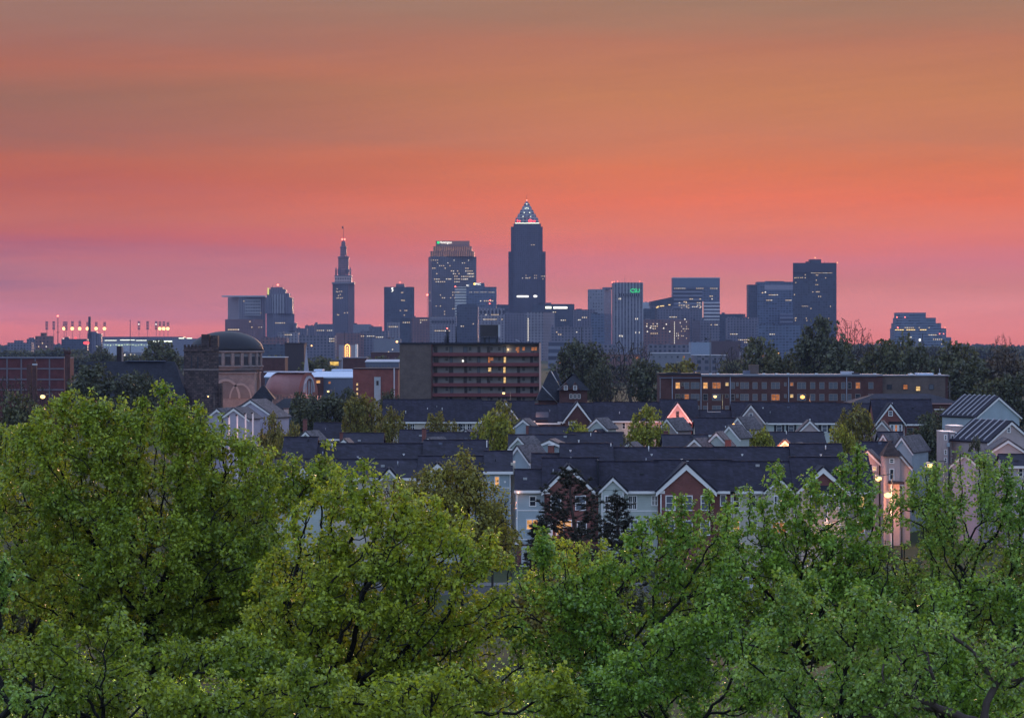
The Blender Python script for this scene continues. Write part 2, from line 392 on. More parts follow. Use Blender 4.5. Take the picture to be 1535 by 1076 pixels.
_cube = {}
def cube(mat):
    if mat.name not in _cube:
        _cube[mat.name] = MB().box(-.5, .5, -.5, .5, -.5, .5).mesh('pane_' + mat.name, mat)
    return _cube[mat.name]
_ball = {}
def ball(mat):
    if mat.name not in _ball:
        pr = [(math.sin(math.pi * k / 6), -math.cos(math.pi * k / 6)) for k in range(7)]
        _ball[mat.name] = MB().lathe(pr, 10).mesh('globe_' + mat.name, mat)
    return _ball[mat.name]
class Bld:
    """a building whose front stands at distance D; all sizes given as photo pixels are turned into metres there"""
    def __init__(s, name, label, cat, pxc, D, group=None, rz=0):
        s.D = D; s.cx = pxc; s.root = empty(name, (X(pxc, D), D, 0), label, cat, group, rz); s.split = None; s.nw = 0
    def x(s, px): return X(px, s.D) - X(s.cx, s.D)
    def z(s, py): return Z(py, s.D)
    def m(s, p): return M(p, s.D)
    def yf(s, px):
        if not s.split: return 0.0
        xs, dl, dr, x0, x1 = s.split
        return dl * (xs - px) / (xs - x0) if px < xs else dr * (px - xs) / (x1 - xs)
    def block(s, name, x0, x1, yt, mat, depth=40, split=None, t=0.5, yb=None, parent=None, y0=0, kind=None):
        z0 = 0 if yb is None else s.z(yb)
        if split:
            a, b = s.m(split - x0), s.m(x1 - split)
            if a > b: dl, dr = a * t, b / t
            else: dr, dl = b * t, a / t
            C = (s.x(split), y0); L = (s.x(x0), y0 + dl); Rr = (s.x(x1), y0 + dr); K = (L[0] + Rr[0] - C[0], L[1] + Rr[1] - C[1])
            if name == 'wall': s.split = (split, dl, dr, x0, x1)
            o = MB().prism([C, Rr, K, L], z0, s.z(yt)).build(name, mat, parent or s.root)
        else:
            o = MB().prism([(s.x(x0), y0), (s.x(x1), y0), (s.x(x1), y0 + depth), (s.x(x0), y0 + depth)], z0, s.z(yt)).build(name, mat, parent or s.root)
        return o
    def win(s, px, py, w=2.0, h=1.5, mat=None, name='window', dy=0.0):
        if s.nw >= 98: return
        s.nw += 1
        link(name, cube(mat or M_LITW), s.root, (s.x(px), s.yf(px) - 0.05 + dy, s.z(py)), (s.m(w), 0.5, s.m(h)))
    def wins(s, n, x0, x1, y0, y1, w=1.6, h=1.4, px=3.0, py=4.2, mat=None, run=0.3, dy=0):
        """n lit windows scattered on the floor and bay grid"""
        done = set(); k = 0
        while k < n:
            a = rnd.randrange(max(1, int((x1 - x0) / px))); b = rnd.randrange(max(1, int((y1 - y0) / py)))
            L = 1 + (rnd.random() < run) * rnd.randrange(1, 4)
            for q in range(L):
                if (a + q, b) in done or x0 + (a + q + .5) * px > x1: k += 1; continue
                done.add((a + q, b)); k += 1
                s.win(x0 + (a + q + .5) * px, y0 + (b + .5) * py, w, h, mat or rnd.choice((M_LITW, M_LITW, M_LITC)), dy=dy)
    def beacon(s, px, py, r=1.0, mat=None, name='beacon_light', y=5):
        o = link(name, ball(mat or E_BEACON), s.root, (s.x(px), y, s.z(py)), (s.m(r),) * 3)
    def pole(s, px, y0, y1, r=0.4, mat=None, name='antenna', y=8):
        return MB().tube((s.x(px), y, s.z(y0) - 1), (s.x(px), y, s.z(y1)), s.m(r), s.m(r) * 0.6, 6).build(name, mat or M_DKMET, s.root)

# --- slender old stone tower with stepped crown
b = Bld('stepped_stone_tower', 'slender old stone tower with a tapering tiered crown, red light and tall flagpole', 'tower', 514, 6400)
b.block('wall', 498, 530, 424, M_TERM, split=522, t=0.3)
b.block('cornice', 497.2, 530.8, 423, M_STONE, 44, yb=425.5, y0=-1)
ar = b.block('arcade', 501.5, 526.5, 413.5, facade('lit_arcade', (0.5, 0.36, 0.36), (0.05, 0.03, 0.04), 5.2, 7.0, 0.5, 0.55), 34, yb=423, y0=4)  # arcade lighting put into the pale pink wall colour
b.block('balustrade', 501, 527, 412.6, M_STONE, 34, yb=414, y0=3.4)
def lathe_part(b, name, pxc, prof, mat, n=12, yc=22, smooth=False):
    return MB().lathe([(b.m(r), b.z(y)) for r, y in prof], n, b.x(pxc), yc, smooth, math.pi / n).build(name, mat, b.root)
M_TCR = facade('lit_stone_crown', (0.24, 0.13, 0.14), (0.05, 0.035, 0.05), 3.2, 5.0, 0.45, 0.6)  # same old stone, its warm lighting put into the colour
lathe_part(b, 'crown_tier', 514, [(9.3, 413), (9.3, 404), (8.4, 402), (8.4, 388), (9.1, 386), (9.0, 384.5), (6.4, 383.5)], M_TCR, 8)
for px in (503.3, 508, 520, 524.7):
    lathe_part(b, 'pinnacle', px, [(1.5, 413), (1.4, 406), (1.7, 405.6), (0.2, 400)], M_TERM, 6, 10)
lathe_part(b, 'upper_tier', 514, [(5.4, 384), (5.0, 372), (5.6, 370.5), (5.2, 369)], M_TCR, 8)
lathe_part(b, 'lantern', 514, [(3.6, 369), (3.4, 364), (2.6, 361.5), (1.0, 359.5), (0.5, 357)], M_TCR, 8)
for k in range(5): b.win(506 + 4 * k, 411.5, 1.2, 1.2, litglass('pink_flood', (1, .35, .35), 1.2), dy=9)
for px in (510.5, 514, 517.5): b.win(px, 383, 1.2, 1.0, MATS['pink_flood'], dy=13)
b.beacon(512.2, 358.4, 1.3, y=20); b.beacon(516, 358.4, 1.3, y=20)
b.pole(514, 358, 338, 0.28, name='flagpole', y=22)
MB().hexa([(b.x(513.6), 22, b.z(342.5)), (b.x(511.6), 22.5, b.z(341.7)), (b.x(511.6), 23, b.z(341.7)), (b.x(513.6), 22.6, b.z(342.5))],
          [(b.x(513.6), 22, b.z(339.3)), (b.x(511.6), 22.5, b.z(338.9)), (b.x(511.6), 23, b.z(338.9)), (b.x(513.6), 22.6, b.z(339.3))]).build('flag', M_DKMET, b.root)
for q in ((505, 433), (504, 437), (506, 437.5), (509, 437), (512, 436.8), (507, 443), (510, 441.5), (505, 447), (507.5, 446.5), (510.5, 447), (513, 446.5), (505.5, 471.6), (507.3, 472), (516.5, 469), (520.8, 468.7)):
    b.win(q[0], q[1], 1.1, 1.3)

# --- broad grid tower with a stepped, floodlit crown
b = Bld('stepped_crown_tower', 'broad dark tower with many lit windows and a warm floodlit stepped crown with white sign', 'tower', 677, 6100)
b.block('wall', 641.3, 714, 384.5, M_GRAN, split=647, t=0.2)
M_CROWN = facade('floodlit_crown', (0.26, 0.15, 0.11), (0.04, 0.03, 0.03), 4.6, 60, 0.4, 1.1)
for i, (a, c, yt, yb2, y0) in enumerate(((645, 710.6, 376.6, 384.5, 5), (649.2, 707.2, 369.2, 376.6, 9), (653, 703.6, 360.8, 369.2, 13))):
    b.block('crown_step', a, c, yt, M_CROWN if i < 2 else plain('crown_cap', (0.25, 0.15, 0.13), 0.8, .1), 50 - y0, yb=yb2, y0=y0)
for (a, c, yb2, y0) in ((643.5, 712.5, 384.6, 3.0), (647.5, 709, 376.8, 7.5)):
    for k in range(7):
        l = bpy.data.lights.new('crown_floodlight', 'SPOT'); l.energy = 1800; l.color = (1, .6, .3); l.spot_size = R(120); l.shadow_soft_size = 1
        o = bpy.data.objects.new('crown_floodlight', l); col.objects.link(o); o.parent = b.root
        o.location = (b.x(a + 3 + (c - a - 6) * k / 6), y0 - 7, b.z(yb2) + 1); o.rotation_euler = (R(145), 0, 0)
text(b.root, 'sign_lettering', 'Huntington', b.m(5.0), (b.x(668), 12.4, b.z(363.2)), E_WHITE, squash=0.78, ext=0.2)
o = MB().lathe([(0, -0.3), (1, -0.3), (1, 0.3), (0, 0.3)], 8).build('sign_emblem', E_GREEN, b.root, (b.x(656.8), 12.2, b.z(363.4)))
o.rotation_euler = (R(90), 0, 0); o.scale = (b.m(2),) * 3
b.wins(34, 644, 712, 400, 424, 1.5, 1.3, 3.1, 4.1, run=.5); b.wins(34, 643, 712, 408, 432, 1.5, 1.3, 3.1, 4.1, run=.5)
b.wins(16, 645, 712, 388, 402, 1.2, 1.2, 3.1, 4.1); b.wins(22, 643, 700, 432, 474, 1.3, 1.2, 3.1, 4.1)

# --- tallest tower, pyramid top
b = Bld('pyramid_top_tower', 'tallest tower, dark shaft under a stepped glowing pyramid with a spire', 'tower', 790, 6200)
def notch(b, x0, x1, nx, ny, dep, y0=0):
    a, c, n = b.x(x0), b.x(x1), b.m(nx)
    return [(a + n, y0), (c - n, y0), (c - n, y0 + ny), (c, y0 + ny), (c, y0 + dep - ny), (c - n, y0 + dep - ny), (c - n, y0 + dep), (a + n, y0 + dep), (a + n, y0 + dep - ny), (a, y0 + dep - ny), (a, y0 + ny), (a + n, y0 + ny)]
M_KEY = facade('dark_granite_shaft', (0.075, 0.075, 0.10), (0.025, 0.03, 0.05), 4.4, 4.3, 0.6, 0.62)
MB().prism(notch(b, 762, 818, 7, 9, 76), 0, b.z(377)).build('wall', M_KEY, b.root)
MB().prism(notch(b, 765.8, 813.6, 5, 6, 66, 5), b.z(377), b.z(339.6)).build('upper_shaft', M_KEY, b.root)
MB().prism(notch(b, 769.8, 811, 4, 5, 58, 9), b.z(339.6), b.z(335)).build('shoulder', M_KEY, b.root)
M_PYR = facade('pyramid_panels', (0.30, 0.30, 0.33), (0.09, 0.09, 0.12), 8, 6, 0.75, 0.6, 0.3)
steps = [(18.2, 334), (17.6, 330.5), (16.8, 326), (14.5, 325.4), (13.2, 320), (11.2, 319.6), (9.6, 314), (8.0, 313.6), (6.4, 308.5), (5.0, 308), (3.6, 303.6), (2.6, 303.2), (0.3, 299)]
pyr = MB(); c0 = b.x(789.8); yc = 38
for (r0, y0), (r1, y1) in zip(steps, steps[1:]):
    A, B2 = b.m(r0), b.m(r1); A2, B3 = A * .8, B2 * .8
    pyr.hexa([(c0 - A, yc - A2, b.z(y0)), (c0 + A, yc - A2, b.z(y0)), (c0 + A, yc + A2, b.z(y0)), (c0 - A, yc + A2, b.z(y0))],
             [(c0 - B2, yc - B3, b.z(y1)), (c0 + B2, yc - B3, b.z(y1)), (c0 + B2, yc + B3, b.z(y1)), (c0 - B2, yc + B3, b.z(y1))])
pyr.build('pyramid_roof', M_PYR, b.root)
dm = MB()
for (r, ya, yb2) in ((5.5, 326, 316),): # centre dormer
    dm.hexa([(c0 - b.m(5), yc - b.m(15.6), b.z(325.6)), (c0 + b.m(5), yc - b.m(15.6), b.z(325.6)), (c0 + b.m(5), yc, b.z(325.6)), (c0 - b.m(5), yc, b.z(325.6))],
            [(c0 - b.m(.3), yc - b.m(14), b.z(315)), (c0 + b.m(.3), yc - b.m(14), b.z(315)), (c0 + b.m(.3), yc, b.z(315)), (c0 - b.m(.3), yc, b.z(315))])
dm.build('dormer', M_PYR, b.root)
link('roof_edge_light', cube(E_LINE), b.root, (b.x(790.3), 8.2, b.z(334.4)), (b.m(36), 0.8, b.m(1.0)))
for px, py in ((789.8, 305), (789.8, 311), (787.5, 311.5), (792, 311.5), (786, 318), (790, 318.5), (794, 318), (784, 324), (795.5, 324)):
    b.win(px, py, 1.5, 1.0, E_LINE, 'crown_lamp', dy=b.m(0) + 38 - b.m((py - 299) * .42) - 3)
# red key emblem: ring, shaft and two teeth, plus the narrower one on the turned face
def keysign(px, s):
    k = MB(); r = b.m(2.6) * s
    for i in range(14):
        t0, t1 = 2 * math.pi * i / 14, 2 * math.pi * (i + 1) / 14
        P = lambda t, q: (b.x(px) + q * r * math.cos(t) * s, 0, b.z(331) + q * r * math.sin(t) / s)
        k.face([P(t0, .5), P(t0, 1), P(t1, 1), P(t1, .5)])
    k.build('key_emblem', E_RED, b.root, (0, 6, 0))
    link('key_emblem', cube(E_RED), b.root, (b.x(px + 5.2 * s), 6, b.z(331)), (b.m(5.6) * s, 0.4, b.m(1.3)))
    for q in (5.2, 7.2): link('key_emblem', cube(E_RED), b.root, (b.x(px + q * s), 6, b.z(332.3)), (b.m(1.1) * s, 0.4, b.m(1.6)))
keysign(794.6, 1.0); keysign(775.6, 0.55)
b.pole(789.8, 300, 290, 0.3, name='spire', y=38); b.beacon(789.8, 299, 0.9, y=36)
b.wins(12, 782, 806, 411, 422, 1.2, .9, 2.6, 4); b.wins(5, 810, 817, 408, 420, 1.2, 1, 2.6, 4, dy=9); b.win(797, 367.2, 2, .7); b.win(800.5, 367.2, 2, .7); b.win(788.6, 416.4, 1, 1); b.win(794.5, 416, 1, 1)
for px in (800.3, 802.3, 805): b.win(px, 444, 1.8, .9, E_WHITE)

# --- left flat-brim slab and art deco setback block
b = Bld('slab_tower', 'pale slab building with an overhanging flat roof and rows of lit offices', 'building', 366, 5900)
b.block('wall', 337, 397, 445, M_STONE, split=358, t=0.45)
b.block('roof_slab', 332.5, 397, 443, M_PALE, 40, yb=445, y0=-3)
b.block('panel', 363.5, 390.5, 448.5, facade('court_panel', (0.33, 0.32, 0.35), (0.08, 0.07, 0.09), 5, 6.2, .7, .5), 3, yb=473, y0=5)
b.wins(26, 364, 390, 450, 455, 1.6, 1.1, 2.3, 3, run=.9); b.wins(20, 364, 390, 462, 465, 1.7, 2.0, 2.3, 3.5, E_LINE and M_LITC, run=1); b.wins(8, 376, 390, 467, 471)
b = Bld('stepped_office_tower', 'setback office tower with rounded stepped top and a red roof light', 'tower', 418, 5850)
b.block('wall', 396.5, 440.5, 470, M_STONE2, split=410, t=0.4)
for a, c, yt, yb2, y0 in ((398, 437.8, 446, 470, 3), (399.5, 433, 439.5, 446, 6), (401, 427.5, 433.5, 439.5, 9), (405, 423, 430.5, 433.5, 12)):
    b.block('setback', a, c, yt, M_STONE2, 46 - y0, yb=yb2, y0=y0)
b.block('lower_wing', 440, 444, 484, M_STONE2, 30); b.block('bay', 408, 427, 441, M_RIB, 4, yb=470, y0=0.5)
b.block('sign_panel', 400.5, 402.8, 431.5, emit('amber_panel', (0.9, 0.85, 0.25), 1.0), 3, yb=441.5, y0=5)
b.beacon(416.3, 427, 1.4); b.pole(416.3, 430.5, 427, .3); b.pole(408, 430.5, 427, .3); b.pole(421, 430.5, 428, .3)
b.wins(7, 424, 434, 464, 469); b.win(416.5, 454.6); b.wins(5, 412, 432, 482, 490)
b = Bld('brick_block', 'low brick office block under the pale slab, with a few amber windows', 'building', 364, 5300)
b.block('wall', 336, 392, 478.5, M_BRK, split=382, t=0.3); b.wins(9, 340, 360, 492, 496, 1.8, 1.5, 2.6, 4, run=.8); b.wins(8, 370, 390, 480, 496)
# justice tower
b = Bld('square_slab_tower', 'plain dark square tower with a white curled emblem near its top left', 'tower', 598, 5900)
b.block('wall', 575.5, 620.4, 430, M_NAVY, split=618.5, t=0.1); b.block('penthouse', 593.3, 606, 425.3, M_STONE2, 20, yb=430, y0=10); b.beacon(599.5, 423.6, .8)
em = MB()
pts = [(588.6, 430.6), (587, 431.6), (586.6, 433), (587.6, 434.2), (588.6, 434.6), (588, 436), (586.8, 437.6)]
pts2 = [(589.6, 431.6), (588.6, 432.4), (588.4, 433), (589, 433.8), (589.8, 434.8), (589.2, 436.2), (587, 437.9)]
for i in range(6):
    f4 = [(pts[i]), (pts2[i]), (pts2[i + 1]), (pts[i + 1])]
    em.face([(b.x(p), -0.6, b.z(q)) for p, q in f4][::-1])
em.build('emblem', E_WHITE, b.root)
for q in ((602, 438.5), (603.6, 438.5), (602, 450.2), (604, 450.3), (606, 450.5), (600, 465.5), (607, 465.5), (609.6, 465.5), (606, 472.5)): b.win(*q, 1.7, 1.0)
# glassy office behind, banded left
b = Bld('banded_glass_block', 'blue glass office block with a bright striped left wing and white roof sign', 'building', 714, 5500)
b.block('wall', 699, 744.3, 430, M_BLUE); b.block('striped_wing', 682, 699, 429.8, facade('glow_stripes', (0.62, 0.60, 0.55), (0.14, 0.14, 0.18), 90, 5.0, 1.1, .5), 30, y0=1)
b.block('penthouse', 701, 726.3, 424, M_BLUE, 24, yb=430, y0=6)
text(b.root, 'sign_lettering', 'PNC', b.m(4.4), (b.x(716.4), 5.4, b.z(425.8)), E_WHITE, ext=.2)
link('sign_emblem', ball(emit('sign_amber', (1, .55, .1), 5)), b.root, (b.x(711.2), 5.2, b.z(425.6)), (b.m(1.3), .6, b.m(1.5)))
text(b.root, 'sign_lettering', 'PNC', b.m(4.0), (b.x(701), -0.6, b.z(428.2)), E_WHITE, squash=.5, ext=.2)
b.wins(20, 684, 742, 436, 444, 1.3, .6, 2.4, 4.2, run=.8); b.wins(9, 716, 742, 449, 456)
for px, py in ((682.5, 429.5), (735, 450), (734, 455)): b.beacon(px, py, .8, y=-1)
# CSU group
b = Bld('ribbed_slab_tower', 'ribbed grey slab tower with green letters near the top and dark slots below', 'tower', 941, 5000)
b.block('wall', 918, 964.2, 423.5, M_RIB, split=920.5, t=.1)
b.block('slot_band', 927, 959.5, 440, facade('slots', (0.2, .2, .23), (0.01, .01, .015), 3.6, 60, .6, 1.1), 1, yb=443.8, y0=-0.3)
text(b.root, 'sign_lettering', 'CSU', b.m(8.2), (b.x(952), -0.6, b.z(436)), E_GREEN, squash=.92, ext=.2)
for px, py in ((918, 423), (921, 422.4), (926, 421.8), (959, 421.8)): b.beacon(px, py, .9 if px < 919 else .5)
b.pole(937, 424, 411, .2)
for q in ((928, 448), (930.3, 448), (953, 478), (955.7, 478), (928.5, 503.5), (931, 503.5), (933, 504), (953, 498.5), (958.5, 498.5)): b.win(*q, 1, 2.4, M_LITC)
b = Bld('louvred_slab', 'windowless pale slab tower with ribs, left of the green-lettered tower', 'tower', 899, 5300)
b.block('wall', 881.3, 918, 433.5, facade('blank_louvres', (0.24, .235, .27), (.14, .14, .18), 5, 5.5, .5, .5), split=905, t=.3); b.block('roof_plant', 903.5, 918, 430.5, M_STONE2, 15, yb=433.5, y0=12)
b.pole(900, 433, 429.5, .2)
# striped office; the pink reflection in its slot is a glowing strip
b = Bld('striped_office_tower', 'wide office tower with pale horizontal stripes on the lower right and a blank top', 'tower', 1044, 5400)
b.block('wall', 1008.6, 1079, 417, M_BLUE, 46); b.block('roof_rim', 1008.2, 1079.4, 416, M_PALE, 46, yb=417.2, y0=-.6)
b.block('crown_panel', 1009.2, 1078.4, 418, plain('blue_panel', (0.11, .15, .22), .5, .1), 2, yb=430.5, y0=-0.8)
b.block('striped_wing', 1055, 1079.1, 453, M_BAND, 8, yb=480, y0=-2)
b.block('striped_front', 1009, 1052.5, 434, M_BAND2, 2, yb=478, y0=-.6)
link('slot_reflection', cube(emit('pink_slot', (1, .5, .45), .9)), b.root, (b.x(1053.6), -1.4, b.z(464)), (b.m(1.3), .5, b.m(24)))
b.wins(30, 1010, 1077, 430.5, 438, 1.6, .9, 3, 3.8, run=.9, dy=-.8); b.wins(22, 1010, 1052, 452, 464, 2.2, .9, 3.4, 3.8, run=.7, dy=-.8); b.wins(8, 1012, 1070, 442, 456, dy=-.8)
# right pair
b = Bld('dark_slab_tower', 'tall dark blue slab tower with a square penthouse, right end of downtown', 'tower', 1222, 5000)
b.block('wall', 1189.2, 1256, 394, M_NAVY, split=1254, t=.1); b.block('parapet_band', 1189.6, 1253.6, 395, plain('navy_panel', (.05, .055, .08), .6, .1), 1, yb=408, y0=-.5)
b.block('penthouse', 1214.5, 1231.8, 388.6, M_NAVY, 20, yb=394, y0=10); b.block('cooling_unit', 1208.5, 1213.5, 392, M_DKMET, 6, yb=394, y0=8)
b.beacon(1222.3, 386.4, .6, E_SODF); b.beacon(1255.6, 393.6, .6, E_SODF); b.pole(1237, 394, 391.8, .3); b.pole(1243, 394, 392, .3)
for q in ((1192, 416.5), (1194, 416.3), (1197, 416.3), (1201, 416.2), (1203.5, 416), (1207.5, 416.3), (1207.5, 412), (1193.5, 423.5), (1223.8, 412.4), (1226, 412.6), (1238, 416.6), (1223.5, 426.8), (1226, 426.8), (1218.8, 437.6), (1224, 437.4), (1226, 437.3), (1228, 437.5), (1227.5, 444.4), (1230.5, 444.4), (1224, 420), (1191.5, 441.6), (1245, 459.2), (1216, 462.4), (1242.3, 477), (1233, 476.8), (1192.5, 477), (1194, 476.6), (1193, 480.4), (1209, 477), (1210, 480.5)): b.win(*q, 1.1, 1.3)
b.wins(26, 1216, 1252, 408.2, 410.2, 1.2, .6, 2.0, 2, run=1); b.wins(12, 1196, 1212, 458, 460, 1.2, .6, 2, 2, run=1)
b = Bld('wide_blue_tower', 'wide blue office tower with a paler top band, beside the dark slab tower', 'tower', 1160, 5200)
b.block('wall', 1135, 1189, 422.4, M_BLUE, 40); b.block('left_wing', 1121.8, 1135, 426.6, M_NAVY, 36, y0=3); b.block('top_band', 1146, 1189, 427, plain('lavender_band', (.27, .26, .33), .7, .1), 1, yb=434.5, y0=-.5)
b.block('roof_plant', 1148, 1176, 421.3, M_STONE2, 15, yb=422.4, y0=8)
b.wins(10, 1152, 1170, 441, 443.5, 1.7, 1, 2.4, 2.2, run=1); b.wins(9, 1146, 1188, 449, 452, 1.7, 1, 2.4, 2.2); b.win(1147.3, 438, 2, 2, M_LITC); b.win(1143, 439)
b.block('low_hall', 1168, 1200, 470, M_BAND2, 10, y0=-14)
# far right ziggurat
b = Bld('terraced_glass_block', 'blue glass terraced block stepping down to the right above the treeline', 'building', 1383, 4000)
M_TERR = facade('terraced_glass', (0.16, .20, .27), (.07, .09, .14), 4.0, 3.6, .9, .5)
for i, (a, c, yt, y0) in enumerate(((1341, 1425.9, 505.4, 0), (1341.2, 1419, 492, 4), (1343, 1412, 484.3, 8), (1345.5, 1404.7, 476.2, 12), (1347.4, 1390.4, 468.4, 16))):
    b.block('terrace' if i else 'wall', a, c, yt, M_TERR, 50 - y0, y0=y0)
b.wins(18, 1342, 1388, 493.4, 495.6, 2.8, 1.2, 3.4, 2, run=1, mat=litglass('lit_amber', (1, .68, .25), 1.8), dy=4); b.wins(6, 1392, 1404, 501, 503, 2.4, 1, 3.2, 2, run=1, dy=4)
b.wins(7, 1351, 1368, 504, 507, 2.4, 1.2, 3.2, 3, run=1, dy=-.4); b.wins(12, 1398, 1424, 507, 524, 1.3, 1.3, 3, 3.5, dy=-.4); b.wins(8, 1350, 1400, 489, 492, 1.6, 1, dy=4)
b.wins(6, 1350, 1360, 512, 515, 2, 1.2, dy=-.4)
b.beacon(1346, 475.3, .8, y=10); b.beacon(1346, 491, .8, y=2); b.beacon(1358.3, 475.3, .7, y=11); b.beacon(1417.5, 491, .6, y=3); b.beacon(1409, 500.4, .6, y=3); b.beacon(1415, 500.4, .6, y=3)
b.block('stair_block', 1371, 1382, 508, M_FLAT, 6, y0=-2); link('clock', ball(E_WHITE), b.root, (b.x(1378.5), -2.4, b.z(509.5)), (b.m(1.5), .5, b.m(2)))

# --- the rest of downtown: every block a building of its own
CITY = [
 # name, label, x0, x1, ytop, D, mat, split, windows
 ('low_office_block', 'low grey block just left of the slender old tower, with a lit row of windows', 470, 500, 485.5, 5600, M_STONE2, 474, [(12, 474, 506, 493.5, 496)]),
 ('stepped_block', 'small stepped grey block between the setback tower and the slender old tower', 457, 472, 488, 5700, M_STONE2, None, []),
 ('flat_office_block', 'grey flat-topped block just right of the slender old tower', 529, 556, 486, 5800, M_FLAT, 551, []),
 ('gabled_office_block', 'blue-grey block stepping down toward the emblem tower', 553, 572, 489.5, 5500, M_STONE2, None, []),
 ('pale_stone_block', 'pale stone block with a lit window row below the emblem tower', 580, 599, 483, 5000, M_STONE, None, [(9, 582, 598, 488, 491)]),
 ('dark_apartment_block', 'dark blue block leaning against the foot of the emblem tower', 599, 617, 476.8, 4800, M_NAVY, 614, [(5, 600, 616, 478, 496)]),
 ('red_brick_tower', 'red brick block with lit upper windows at the foot of the floodlit-crown tower', 616.5, 644, 475.5, 4700, M_BRK, 641, [(4, 620, 642, 478, 490)]),
 ('pale_office_block', 'pale office block with dark arched windows behind the long apartment slab', 644, 684, 474.5, 4900, M_STONE, None, [(10, 648, 680, 494, 504)]),
 ('round_top_block', 'dark blue round-topped block below the striped glass wing', 684.5, 716.5, 459, 4800, M_NAVY, None, [(3, 690, 714, 480, 500)]),
 ('arched_stone_block', 'lavender stone block with tall dark arches along its top floor', 717, 756, 462, 4600, M_STONE, None, [(9, 724, 754, 477, 481), (4, 724, 758, 470, 476)]),
 ('narrow_grey_block', 'narrow grey block left of the tallest tower base', 744.5, 762, 456.5, 5400, M_NAVY, None, [(1, 746, 752, 466, 470)]),
 ('plain_grey_block', 'plain grey block in front of the tallest tower base', 756, 790, 469, 4700, M_STONE2, None, []),
 ('ribbed_stone_block', 'ribbed pale stone block with one column of lit windows', 788, 832, 468, 4300, M_STONE, 814, []),
 ('signed_office_block', 'low dark office block with a glowing white strip sign, right of the tallest tower', 797, 861, 455.7, 5300, M_NAVY, None, [(3, 828, 834, 466, 474), (3, 834, 848, 471, 482)]),
 ('long_grey_block', 'long grey block between the white strip sign and the windowless slab', 860, 892, 464, 5100, M_STONE2, None, [(3, 862, 884, 474, 496)]),
 ('blue_panel_block', 'blue panelled block below the windowless slab, left of the green-lettered tower', 886, 918, 470, 4500, M_BLUE, 906, [(5, 866, 880, 474, 482)]),
 ('wide_low_block', 'wide low lavender block under the long grey block', 826, 888, 490, 4100, M_STONE2, None, [(4, 830, 880, 496, 505)]),
 ('pale_glass_hall', 'small pale glazed hall right of the green-lettered tower', 964.6, 979.5, 453, 5200, M_PALE, None, []),
 ('dark_glass_block', 'dark glass block right of the green-lettered tower', 964.6, 986, 462.6, 4700, M_NAVY, 982, []),
 ('plain_slab_block', 'plain lavender slab left of the wide striped office tower', 985, 1022, 463.8, 4750, M_STONE2, None, [(5, 1003, 1016, 473.5, 476)]),
 ('grey_slab_block', 'grey slab in front of the wide striped office tower', 1021.5, 1053, 463.2, 4800, M_STONE2, None, [(8, 1022, 1052, 458, 460)]),
 ('brick_apartment_block', 'brick apartment block with a column and scatter of lit windows', 965, 1040, 479, 4200, M_BRK, 1005, [(14, 966, 1000, 480, 506), (16, 1014, 1040, 480, 510)]),
 ('grey_apartment_block', 'grey apartment block with a few lit windows below the striped wing', 1039, 1080, 480.5, 4300, M_STONE2, 1050, [(5, 1062, 1078, 485, 488)]),
 ('flat_dark_block', 'flat dark block between the striped tower and the wide blue tower', 1079.5, 1118.5, 470.5, 4900, M_NAVY, 1113, [(6, 1092, 1116, 476, 490)]),
 ('low_mixed_block', 'low block with amber windows in front of the wide blue tower', 1090, 1137, 476.5, 4500, M_STONE2, None, [(5, 1094, 1108, 499, 503), (12, 1106, 1128, 504, 515)]),
 ('low_blue_block', 'low blue block with red and white lights at the foot of the wide blue tower', 1137, 1200, 487, 4400, M_BLUE, None, [(3, 1150, 1180, 492, 504)]),
 ('far_low_block', 'low block stepping up to the left foot of the pale slab building', 444, 460, 492, 5400, M_STONE2, None, []),
 ('church_front_block', 'lavender block with rows of windows right of the setback tower foot', 416, 447, 498, 4500, M_STONE, None, [(2, 420, 440, 500, 506)]),
 ('brown_low_block', 'low brown block below the slender old tower', 500, 545, 499, 4300, M_BRK, 520, [(8, 540, 560, 502, 505)]),
 ('plain_low_block', 'long plain low block below the flat-topped one', 540, 582, 496, 4400, M_STONE2, None, [(4, 545, 575, 500, 512)]),
 ('wide_lavender_block', 'wide lavender block above the orange neon sign building', 448, 502, 503, 3900, M_STONE2, None, [(5, 490, 502, 506, 514)]),
 ('low_warehouse', 'low pale warehouse just left of the long apartment slab', 560, 600, 508, 3300, M_FLAT, None, [(4, 575, 590, 522, 530)]),
 ('white_roof_hall', 'low hall with white bands right of the long apartment slab', 822, 868, 512, 3000, M_BAND2, None, []),
 ('grey_depot', 'grey depot behind the speckled dark tree', 860, 925, 516, 3200, M_STONE2, None, [(3, 866, 900, 518, 524)]),
 ('brown_depot', 'brown low depot right of the pale blue hall', 1066, 1110, 511, 2700, plain('brown_wall', (.10, .07, .08), .8, .2, .1), None, []),
 ('pale_blue_hall', 'pale blue windowless hall with a white end wall beside the tall pole', 1036, 1066, 513, 2600, plain('blue_wall', (.26, .30, .40), .7, .1, .1), None, []),
 ('grey_long_hall', 'long low grey hall with a pale roof edge behind the bare trees', 972, 1036, 516.5, 2900, M_STONE2, None, []),
 ('pink_roof_block', 'low block with reddish roof under the pale slab building', 392, 430, 506, 4000, M_BRK, None, []),
 ('dark_low_shed', 'dark low shed left of the brown cube block', 383, 427, 516, 3600, M_NAVY, None, []),
]
